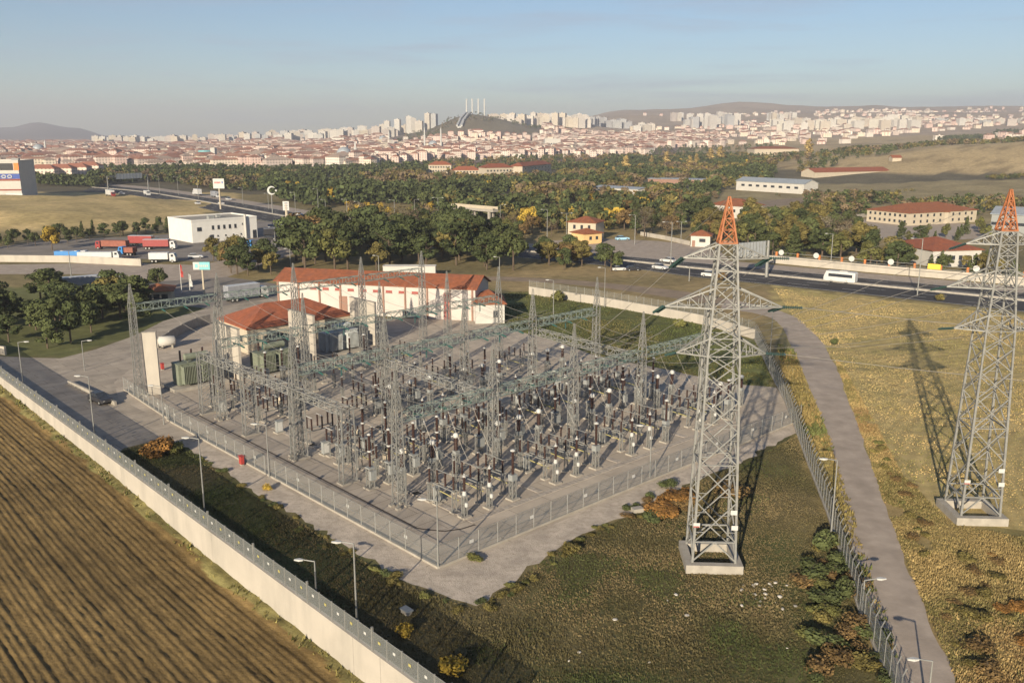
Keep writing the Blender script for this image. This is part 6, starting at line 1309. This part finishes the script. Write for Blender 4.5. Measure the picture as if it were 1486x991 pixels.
HOLES = [[(478, 440), (640, 400), (660, 470), (560, 520), (480, 520)], [(320, 600), (370, 580), (380, 640), (320, 660)], [(615, 820), (690, 780), (810, 800), (812, 1010), (615, 990)], [(930, 650), (1030, 640), (1035, 760), (930, 765)], [(855, 560), (935, 545), (935, 640), (855, 650)], [(1040, 570), (1180, 560), (1180, 700), (1050, 720)], [(1020, 400), (1095, 400), (1095, 475), (1020, 480)]]
wpts = []; whs = []; wk = []
r_ = random.Random(77); cell = 7.4; grid = set()
yy = 365
while yy < 1500:
    xx = -620 * yy / 1300 * 1.0; x_end = 420 * yy / 1300
    while xx < x_end:
        x, y = xx + r_.uniform(-3.4, 3.4), yy + r_.uniform(-3.4, 3.4); px = 743 + F * x / (y * CP + H * SP); xx += cell * (1 if y < 800 else 1.35)
        pp = (np.array([px]), np.array([y]))
        if not inpoly(*pp, WOODP)[0]: continue
        if any(inpoly(*pp, hh_)[0] for hh_ in HOLES) and r_.random() > .035: continue
        if float(vnoise(np.array([x]), np.array([y]), 42, 31)[0]) > (.63 if y < 620 else .78): continue
        if any((x - a) ** 2 + (y - b) ** 2 < 16 for a, b in TP): continue
        zone = float(vnoise(np.array([x]), np.array([y]), 70, 21)[0]) + r_.uniform(-.25, .25); left = px < 560
        k = 'pine' if zone < (.52 if left else .36) else 'dark' if zone < (.64 if left else .52) else 'olive' if zone < .74 else 'brown' if zone < .90 else 'rust' if zone < .96 else 'olive'
        if r_.random() < .01: k = 'yellow'
        if y > 880 and px < 560: k = 'pine' if r_.random() < .6 else 'dark'
        wpts.append((x, y, tz(x, y))); whs.append((4.5 + 6.5 * float(vnoise(np.array([x]), np.array([y]), 24, 61)[0]) + r_.uniform(-1, 2.5)) * (.8 if y > 880 and px < 560 else 1)); wk.append(k)
    yy += cell * (1 if yy < 800 else 1.35)
mass('wood', wpts, whs, wk, 84, 'mixed autumn wood of green, brown and rust trees filling the middle distance')
# scattered bushes and lines of trees on the dry hillside, and planted rows beyond
hp = []; hh = []; hk = []
def scatter_line(px0, d0, px1, d1, n, spread, h0, h1, ks):
    for i in range(n):
        t = r_.random(); px = px0 + (px1 - px0) * t + r_.uniform(-3, 3); d = d0 + (d1 - d0) * t + r_.uniform(-spread, spread); x, y, z = G3(px, d); hp.append((x, y, z)); hh.append(r_.uniform(h0, h1)); hk.append(r_.choice(ks))
for a in ((1100, 1150, 1500, 1300, 330, 110, 7, 11, ['dark', 'pine', 'brown', 'olive']), (1160, 900, 1290, 1050, 60, 60, 6, 9, ['dark', 'pine', 'olive']), (1430, 760, 1500, 770, 40, 12, 3, 5, ['dark', 'olive']), (1170, 560, 1300, 545, 90, 30, 5, 8, ['olive', 'dark', 'pine', 'brown']), (1180, 480, 1260, 470, 50, 25, 5, 8, ['olive', 'dark', 'brown']), (1290, 480, 1500, 500, 110, 45, 5, 8, ['dark', 'pine', 'olive', 'brown']), (1120, 600, 1330, 640, 40, 8, 1.5, 3, ['dark', 'olive']), (1360, 2000, 1440, 2100, 120, 80, 8, 12, ['dark', 'pine']), (1440, 2300, 1500, 2400, 60, 80, 8, 12, ['dark', 'pine']),
          (600, 2450, 790, 2560, 130, 90, 5, 8, ['pine', 'dark', 'brown']), (480, 2300, 640, 2400, 120, 60, 6, 9, ['pine', 'brown', 'dark']), (740, 2650, 860, 2900, 120, 50, 6, 9, ['pine', 'dark']), (620, 1120, 1000, 1400, 330, 160, 7, 11, ['pine', 'dark', 'brown', 'olive', 'rust']), (880, 1700, 1120, 1800, 160, 120, 7, 10, ['pine', 'dark', 'brown']), (50, 760, 140, 720, 150, 35, 6, 10, ['pine', 'dark']), (-20, 1100, 560, 1250, 140, 60, 6, 9, ['pine', 'dark', 'brown']), (500, 480, 650, 470, 40, 30, 3, 5, ['olive', 'brown', 'yellow']), (0, 2000, 700, 2000, 220, 600, 6, 10, ['dark', 'brown', 'pine'])): scatter_line(*a)
mass('far_trees', hp, hh, hk, 56, 'scattered far trees and tree lines among the town and on the hillsides', 'far trees')
# ---------------------------------------------------------------- the town
WALLC = [(.58, .47, .42), (.62, .52, .46), (.55, .43, .38), (.66, .6, .54), (.6, .45, .4), (.5, .42, .38), (.64, .56, .46)]; ROOFC = [(.27, .13, .095), (.25, .13, .1), (.30, .17, .125), (.22, .13, .11), (.3, .23, .19), (.33, .26, .22)]
def block_np(x, y, z, w_, d_, h, a, wc, rc, roof):
    ca, sa = math.cos(a), math.sin(a); T = lambda p: (x + p[0] * ca - p[1] * sa, y + p[0] * sa + p[1] * ca, z + p[2]); hw, hd = w_ / 2, d_ / 2; V = []; Cc = []
    c = [(-hw, -hd), (hw, -hd), (hw, hd), (-hw, hd)]
    for i in range(4): p, q = c[i], c[(i + 1) % 4]; V += [T((*p, -6)), T((*q, -6)), T((*q, h)), T((*p, h))]; Cc += [wc] * 4
    if roof:
        k = min(hw, hd) * .98; rh = k * .55; e = .5; c2 = [(-hw - e, -hd - e, h), (hw + e, -hd - e, h), (hw + e, hd + e, h), (-hw - e, hd + e, h)]
        r0, r1 = ((-hw + k, 0, h + rh), (hw - k, 0, h + rh)) if hw >= hd else ((0, -hd + k, h + rh), (0, hd - k, h + rh))
        f = [(c2[0], c2[1], r1, r0), (c2[1], c2[2], r1, r1), (c2[2], c2[3], r0, r1), (c2[3], c2[0], r0, r0)] if hw >= hd else [(c2[1], c2[2], r1, r0), (c2[2], c2[3], r1, r1), (c2[3], c2[0], r0, r1), (c2[0], c2[1], r0, r0)]
        for q in f:
            for p in q: V.append(T(p)); Cc.append(rc)
    else:
        V += [T((*p, h)) for p in c]; Cc += [rc] * 4
        k = min(w_, d_) * .15                      # lift house on the roof
        b = [(-k, -k), (k, -k), (k, k), (-k, k)]
        for i in range(4): p, q = b[i], b[(i + 1) % 4]; V += [T((*p, h)), T((*q, h)), T((*q, h + 2.6)), T((*p, h + 2.6))]; Cc += [wc] * 4
        V += [T((*p, h + 2.6)) for p in b]; Cc += [rc] * 4
    return V, Cc
TOWN = attr_mat('town_render', .9, .08, .02, .2, windows=True)
houses = []
d = 1070.0
while d < 2750:
    sp = 16 + (d - 1070) * .006; px = -40
    while px < 1050:
        x = (px - 743) / F * (d * CP + H * SP); px += sp / d * F
        n1 = float(vnoise(np.array([x]), np.array([d]), 130, 41)[0]); n2 = float(vnoise(np.array([x]), np.array([d]), 45, 43)[0])
        if px > 560 and d < 1250 + (px - 560) * .9: continue
        if px > 960 and d < 1900: continue
        if d > 2250 and 575 < px < 800: continue
        if n2 > .83 or r_.random() < .07: continue
        xx, y2 = x + r_.uniform(-4, 4), d + r_.uniform(-4, 4); long_ = r_.random() < (.35 if px < 560 else .12)
        houses.append((y2, xx, tz(xx, y2), r_.uniform(20, 34) if long_ else r_.uniform(9, 15), r_.uniform(8.5, 12), r_.choice([8, 9, 11, 12, 14]) * (1.25 if r_.random() < .15 else 1), n1 * 1.6 - .5 + r_.choice([0, 0, 1.57]), r_.choice(WALLC), r_.choice(ROOFC), True))
    d += sp * 1.15
for x0, y0 in ((65, 262), (90, 261), (112, 259), (130, 256)):        # pale blocks beside the store
    x, y = G(x0, y0); houses.append((y, x, 0, 24, 13, 10.5, .05, (.64, .52, .44), (.3, .13, .09), True))
houses.sort()
for i, (y, x, z, w_, d_, h, a, wc, rc, rf) in enumerate(houses[:300]):
    V, Cc = block_np(0, 0, 0, w_, d_, h, 0, wc, rc, rf); o = np_mesh('town_house', np.array(V), np.arange(len(V)).reshape(-1, 4), TOWN, np.array(Cc)); o.location = (x, y, z); o.rotation_euler[2] = a; tag(o, 'pale town house with red hipped roof at the near edge of the hazy town', 'house', 'houses of the near town edge')
V, Cc = [], []
for (y, x, z, w_, d_, h, a, wc, rc, rf) in houses[300:]: v, c = block_np(x, y, z, w_, d_, h, a, wc, rc, rf); V += v; Cc += c
for _k in range(1500):                                        # low houses on the right-hand and farther slopes
    px = r_.uniform(850, 1540); d = r_.uniform(2000, 5200)
    if px < 1000 and d < 2800: continue
    if float(vnoise(np.array([px]), np.array([d]), 60 + d * .05, 51)[0]) > .52: continue
    if px < 1180 and d > 3900 and r_.random() < .85: continue
    x, y, z = G3(px, d); v, c = block_np(x, y, z, r_.uniform(10, 22), r_.uniform(10, 13), r_.uniform(5, 12), r_.uniform(-.5, .5), r_.choice(WALLC[3:]), r_.choice(ROOFC), r_.random() < .75); V += v; Cc += c
for _k in range(900):                                         # far hazy plain
    px = r_.uniform(-60, 420); d = r_.uniform(2750, 3900); x, y, z = G3(px, d); v, c = block_np(x, y, z, r_.uniform(14, 40), 13, r_.uniform(8, 16), r_.uniform(-.4, .4), r_.choice(WALLC), r_.choice(ROOFC), True); V += v; Cc += c
o = np_mesh('town_houses', np.array(V), np.arange(len(V)).reshape(-1, 4), TOWN, np.array(Cc)); struct(o, 'hazy mass of small red-roofed houses covering the town plain and slopes', 'town houses', 'stuff')
HIW = [(0.48, 0.44, 0.39), (0.51, 0.48, 0.44), (0.44, 0.39, 0.36), (0.39, 0.39, 0.39), (0.48, 0.42, 0.34), (0.53, 0.51, 0.48)]
def highrise(px, d, h, w_, dd, where, wc=None, a=None, num=None):
    x, y, z = G3(px, d); V, Cc = block_np(0, 0, 0, w_, dd, h, 0, wc or r_.choice(HIW), (0.31, 0.28, 0.26), False); o = np_mesh('apartment_block', np.array(V), np.arange(len(V)).reshape(-1, 4), TOWN, np.array(Cc)); o.location = (x, y, z); o.rotation_euler[2] = r_.uniform(-.4, .4) if a is None else a; tag(o, 'pale apartment block%s ' % (', %s from left,' % ORD[num] if num is not None else '') + where, 'apartment block', 'apartment blocks ' + where)
def cluster(x0, x1, d0, d1, n, h0, h1, w0, w1, where, cols=None):
    for i in range(n): px = x0 + (x1 - x0) * (i + r_.random()) / n; highrise(px, r_.uniform(d0, d1), r_.uniform(h0, h1), r_.uniform(w0, w1), r_.uniform(14, 20), where, r_.choice(cols) if cols else None, None, i if n <= 26 else None)
cluster(140, 290, 2900, 3300, 34, 20, 36, 16, 26, 'on the hazy skyline left of the hill'); cluster(296, 400, 2900, 3300, 16, 24, 42, 16, 24, 'on the hazy skyline left of the hill')
cluster(400, 525, 2850, 3150, 40, 22, 36, 18, 30, 'on the rising ridge left of the columns'); cluster(520, 610, 2800, 3100, 22, 18, 34, 18, 28, 'on the rising ridge left of the columns')
for hi_, (px, h) in enumerate(((563, 48), (578, 50), (594, 52), (600, 44), (622, 52), (631, 48))): highrise(px, 2850, h, 17, 16, 'among the tall towers just left of the hill', num=hi_)
cluster(714, 790, 2950, 3300, 46, 20, 42, 15, 27, 'on the plateau right of the columns', [(0.53, 0.47, 0.39), (0.55, 0.51, 0.47), (0.51, 0.45, 0.39)]); cluster(785, 853, 3000, 3400, 42, 22, 44, 15, 27, 'on the plateau right of the columns', [(0.53, 0.47, 0.39), (0.55, 0.51, 0.47)])
cluster(852, 915, 3200, 3500, 20, 22, 36, 18, 26, 'in the grey group right of the plateau', [(0.33, 0.33, 0.34), (0.39, 0.39, 0.39)]); cluster(915, 948, 2900, 3000, 8, 18, 28, 18, 28, 'below the dry far hill')
cluster(972, 990, 3900, 4000, 3, 30, 36, 20, 24, 'standing alone on the dry far hill'); cluster(996, 1070, 3000, 3500, 26, 30, 50, 18, 26, 'in the grey tower group below the far hill', [(0.35, 0.35, 0.36), (0.47, 0.45, 0.43), (0.51, 0.48, 0.45)])
cluster(1110, 1152, 3700, 3900, 9, 28, 38, 16, 20, 'in the square towers of the right suburb'); cluster(1118, 1330, 2800, 3200, 44, 20, 32, 20, 36, 'in the long white row of the right suburb', [(0.53, 0.50, 0.44), (0.55, 0.52, 0.48), (0.50, 0.44, 0.37)]); cluster(1340, 1490, 2900, 3300, 14, 12, 22, 18, 30, 'at the right end of the suburb')
# landmarks of the town
x, y, z = G3(690, 2590); r = root('hill_monument', (x, y, z), 0, 'four white columns of the monument on top of the dark hill', 'monument'); 
for i, dx in enumerate((-24, -8, 9, 26)):
    mb = MB(); mb.lathe([(2.2, -8), (1.9, 36), (1.9, 38)], 10, (dx, 0, 0)); c = mb.build('column', PORCL, r); mb = MB(); mb.box((dx, 0, 38.8), (5, 5, 1.6)); mb.build('capital', PORCL, c)
pts = [G3(p, d_) for p, d_ in ((681, 2575), (677, 2520), (671, 2440), (667, 2360))]; pts = [(a, b, c + 3) for a, b, c in pts]; mb = MB()
for (a, b) in zip(pts[:-1], pts[1:]): mb.quad([(a[0] - 4, a[1], a[2]), (a[0] + 4, a[1], a[2]), (b[0] + 5, b[1], b[2]), (b[0] - 5, b[1], b[2])]); mb.quad([(b[0] - 5, b[1], b[2]), (b[0] + 5, b[1], b[2]), (b[0] + 5, b[1], b[2] - 14), (b[0] - 5, b[1], b[2] - 14)])
for s in (-1, 1):
    for a, b in zip(pts[:-1], pts[1:]): mb.beam((a[0] + s * 5, a[1], a[2] + 2), (b[0] + s * 6, b[1], b[2] + 2), 4.5)
o = mb.build('monument_stairs', PORCL); tag(o, 'long pale stairway climbing the dark hill to the white columns', 'stairway')
def mosque(px, d, h, n, label, dome=True):
    x, y, z = G3(px, d); r = root('mosque', (x, y, z), 0, label, 'mosque', 'mosques of the town')
    mb = MB(); mb.box((0, 0, 4), (26, 24, 18)); mb.build('hall', PLAS_CREAM, r)
    mb = MB(); mb.lathe([(10 * math.cos(t * .157), 13 + 9 * math.sin(t * .157)) for t in range(11)], 16); mb.build('dome', GREYROOF, r, smooth=True)
    for i in range(n):
        mb = MB(); X_ = (-16, 16)[i] if n > 1 else 17; mb.lathe([(1.7, -4), (1.6, h * .62), (2.5, h * .63), (2.5, h * .66), (1.4, h * .67), (1.3, h * .85), (.1, h)], 10, (X_, -8, 0)); mb.build('minaret', PORCL, r)
mosque(629, 1800, 48, 2, 'mosque with two white minarets below the dark hill'); mosque(500, 1250, 30, 1, 'small mosque with one white minaret at the near town edge'); mosque(556, 2300, 34, 1, 'distant mosque with one minaret on the left ridge'); mosque(57, 1700, 30, 1, 'distant mosque with one minaret above the store')
x, y, z = G3(299, 1250); r = root('round_tower_block', (x, y, z), 0, 'teal glass cylinder building with pale slab beside it in the town', 'building'); mb = MB(); mb.lathe([(9, -4), (9, 18), (8, 18.5)], 18); mb.build('drum', SIGNT, r); mb = MB(); mb.box((11, 2, 9), (6, 10, 26)); mb.build('slab', PLAS_WHITE, r)
x, y, z = G3(802, 1750); house('white_hall', 'large white flat-roofed block among the houses below the plateau', 'building', (x - 15, y), (x + 15, y + 2), 26, 24, 0, 'flat', PLAS_WHITE, CONC, [(15, 2, 2.4, 6, .05, .95), (9, 2, 2.4, 6, .05, .95)], tiny=True, z=z)
# ---------------------------------------------------------------- grass and weeds (uncountable)
def tufts(name, poly, n, h0, h1, cols, label, seed, dens=None, wf=.35):
    rng = np.random.default_rng(seed); P = np.array(poly); X = rng.uniform(P[:, 0].min(), P[:, 0].max(), n * 4); Y = rng.uniform(P[:, 1].min(), P[:, 1].max(), n * 4)
    m = inpoly(X, Y, poly) & (vnoise(X, Y, 5, seed) + .35 * vnoise(X, Y, 1.6, seed + 1) > (dens or .55)); X, Y = X[m][:n], Y[m][:n]; k = len(X); h = rng.uniform(h0, h1, k) * (.6 + .8 * vnoise(X, Y, 7, seed + 2)); Z = terrain(X, Y); Vs = []; Cs = []
    cl = np.array(cols)[np.clip(((vnoise(X, Y, 15, seed + 3) * .95 + vnoise(X, Y, 4, seed + 7) * .5 - .22) * len(cols) + rng.normal(0, .4, k)).astype(int), 0, len(cols) - 1)] * (.7 + .6 * rng.random((k, 1)))
    for j in range(3):
        a = rng.uniform(0, 6.3, k); wd = h * wf * (.6 + .8 * rng.random(k)); lx, ly = rng.normal(0, .35, k) * h, rng.normal(0, .35, k) * h; ox, oy = rng.normal(0, .25, k) * h, rng.normal(0, .25, k) * h
        V = np.stack([np.stack([X + ox - wd * np.cos(a), Y + oy - wd * np.sin(a), Z - .02], 1), np.stack([X + ox + wd * np.cos(a), Y + oy + wd * np.sin(a), Z - .02], 1), np.stack([X + ox + lx, Y + oy + ly, Z + h * (.7 + .5 * rng.random(k))], 1)], 1).reshape(-1, 3); Vs.append(V); Cs.append(np.repeat(cl, 3, 0))
    V = np.concatenate(Vs); o = np_mesh(name, V, np.arange(len(V)).reshape(-1, 3), LEAFM, np.concatenate(Cs), nper=3); struct(o, label, 'grass', 'stuff'); return o
PALEW = [G(*p) for p in ((690, 884), (740, 850), (800, 804), (860, 772), (930, 742), (1000, 704), (1080, 672), (1160, 630), (1180, 690), (1240, 870), (1310, 1120), (700, 1120), (600, 1010), (560, 930), (300, 740), (175, 655), (240, 636), (300, 672), (380, 728), (470, 778), (560, 834), (625, 862))]
tufts('weeds', PALEW, 90000, .05, .17, [(.048, .064, .022), (.062, .072, .026), (.085, .074, .034), (.11, .092, .045), (.165, .128, .066), (.072, .08, .03)], 'low green-brown weeds covering the ground between wall, yard and lane', 5, .12)
MD = [G(*p) for p in ((1212, 520), (1225, 535), (1262, 600), (1310, 690), (1380, 760), (1486, 780), (1600, 800), (1600, 1000), (1420, 1090), (1387, 985), (1329, 849), (1286, 736), (1253, 637), (1229, 573))]
tufts('dry_grass', MD, 46000, .07, .26, [(.29, .215, .095), (.23, .18, .078), (.15, .13, .052), (.31, .225, .1), (.22, .145, .065), (.17, .15, .06)], 'dry yellow grass of the meadow right of the lane', 6, .2)
tufts('meadow_stubble', [(a, b) for a, b in meadow], 60000, .04, .16, [(.34, .26, .115), (.25, .21, .085), (.4, .3, .14), (.19, .175, .07)], 'short straw-coloured stubble of the mown meadow around the right tower', 16, .3, .5)
tufts('lane_verge_grass', [G(*p) for p in ((1128, 500), (1150, 508), (1189, 600), (1206, 645), (1228, 720), (1262, 830), (1300, 940), (1290, 975), (1247, 880), (1201, 738), (1174, 668), (1142, 585))], 7000, .15, .5, [(.16, .13, .05), (.2, .15, .06), (.09, .1, .035)], 'brown and green grass between lane and fence', 8, .3)
tufts('lawn_grass', [(a, b) for a, b in LAWN], 14000, .1, .3, [(.07, .085, .03), (.09, .095, .035), (.11, .1, .04)], 'rough green lawn behind the switchyard', 9, .4)
vp = [UV(u, -v) for u, v in ((-12, .25), (170, .25), (170, 1.4), (-12, 1.4))]
rng = np.random.default_rng(3)
_t = terrain
def terrain(X, Y): return _t(X, Y)
_old = terrain
def terrain(X, Y):
    u = (X - W0[0]) * EW[0] + (Y - W0[1]) * EW[1]; return field_z(u)
tufts('field_verge_grass', vp, 12000, .15, .5, [(.14, .13, .045), (.2, .17, .06), (.09, .1, .03), (.24, .19, .09)], 'yellow-green grass strip at the foot of the whitewashed wall', 12, .35)
terrain = _old
# scattered stones in the weeds
ROCK = mat('pale_rock', (.45, .42, .38), .9, .2, 3); RS = []
for i in range(34):
    px, py = (R.gauss(1105, 22), R.gauss(862, 10)) if i < 24 else (R.uniform(820, 1180), R.uniform(850, 985)); x, y = G(px, py); mb = MB(); s = R.uniform(.08, .26)
    mb.lathe([(s * .5, -.05), (s, s * .25), (s * .8, s * .6), (s * .2, s * .75)], 6); o = mb.build('stone', ROCK, None, (x, y, 0), R.uniform(0, 6)); o.scale = (1, R.uniform(.5, .9), R.uniform(.6, 1)); tag(o, 'small pale stone lying in the weeds near the nearer tower', 'stone', 'pale stones in the weeds')
for px, py, lab in ((176, 682, 'grey floodlight box lying beside the wall, left one'), (212, 700, 'grey floodlight box lying beside the wall below the orange bush'), (590, 890, 'grey box lying in the weeds below the yard corner')):
    x, y = G(px, py); r = root('junction_box', (x, y, 0), RZA, lab, 'box'); mb = MB(); mb.box((0, 0, .4), (1.1, .7, .12)); mb.build('lid', GREYBOX, r); mb = MB(); mb.box((0, 0, .16), (.9, .55, .36)); mb.build('body', CONC, r)
x, y = G(925, 742); r = root('junction_box', (x, y, 0), .3, 'pale concrete block at the stone strip end by the orange brush', 'box'); mb = MB(); mb.box((0, 0, .2), (1.2, .8, .5)); mb.build('body', CONC, r)
for k_, (p, u) in TREES.items():
    if not u:
        for c in TREE_CH[k_]: bpy.data.objects.remove(c)
        bpy.data.objects.remove(p)
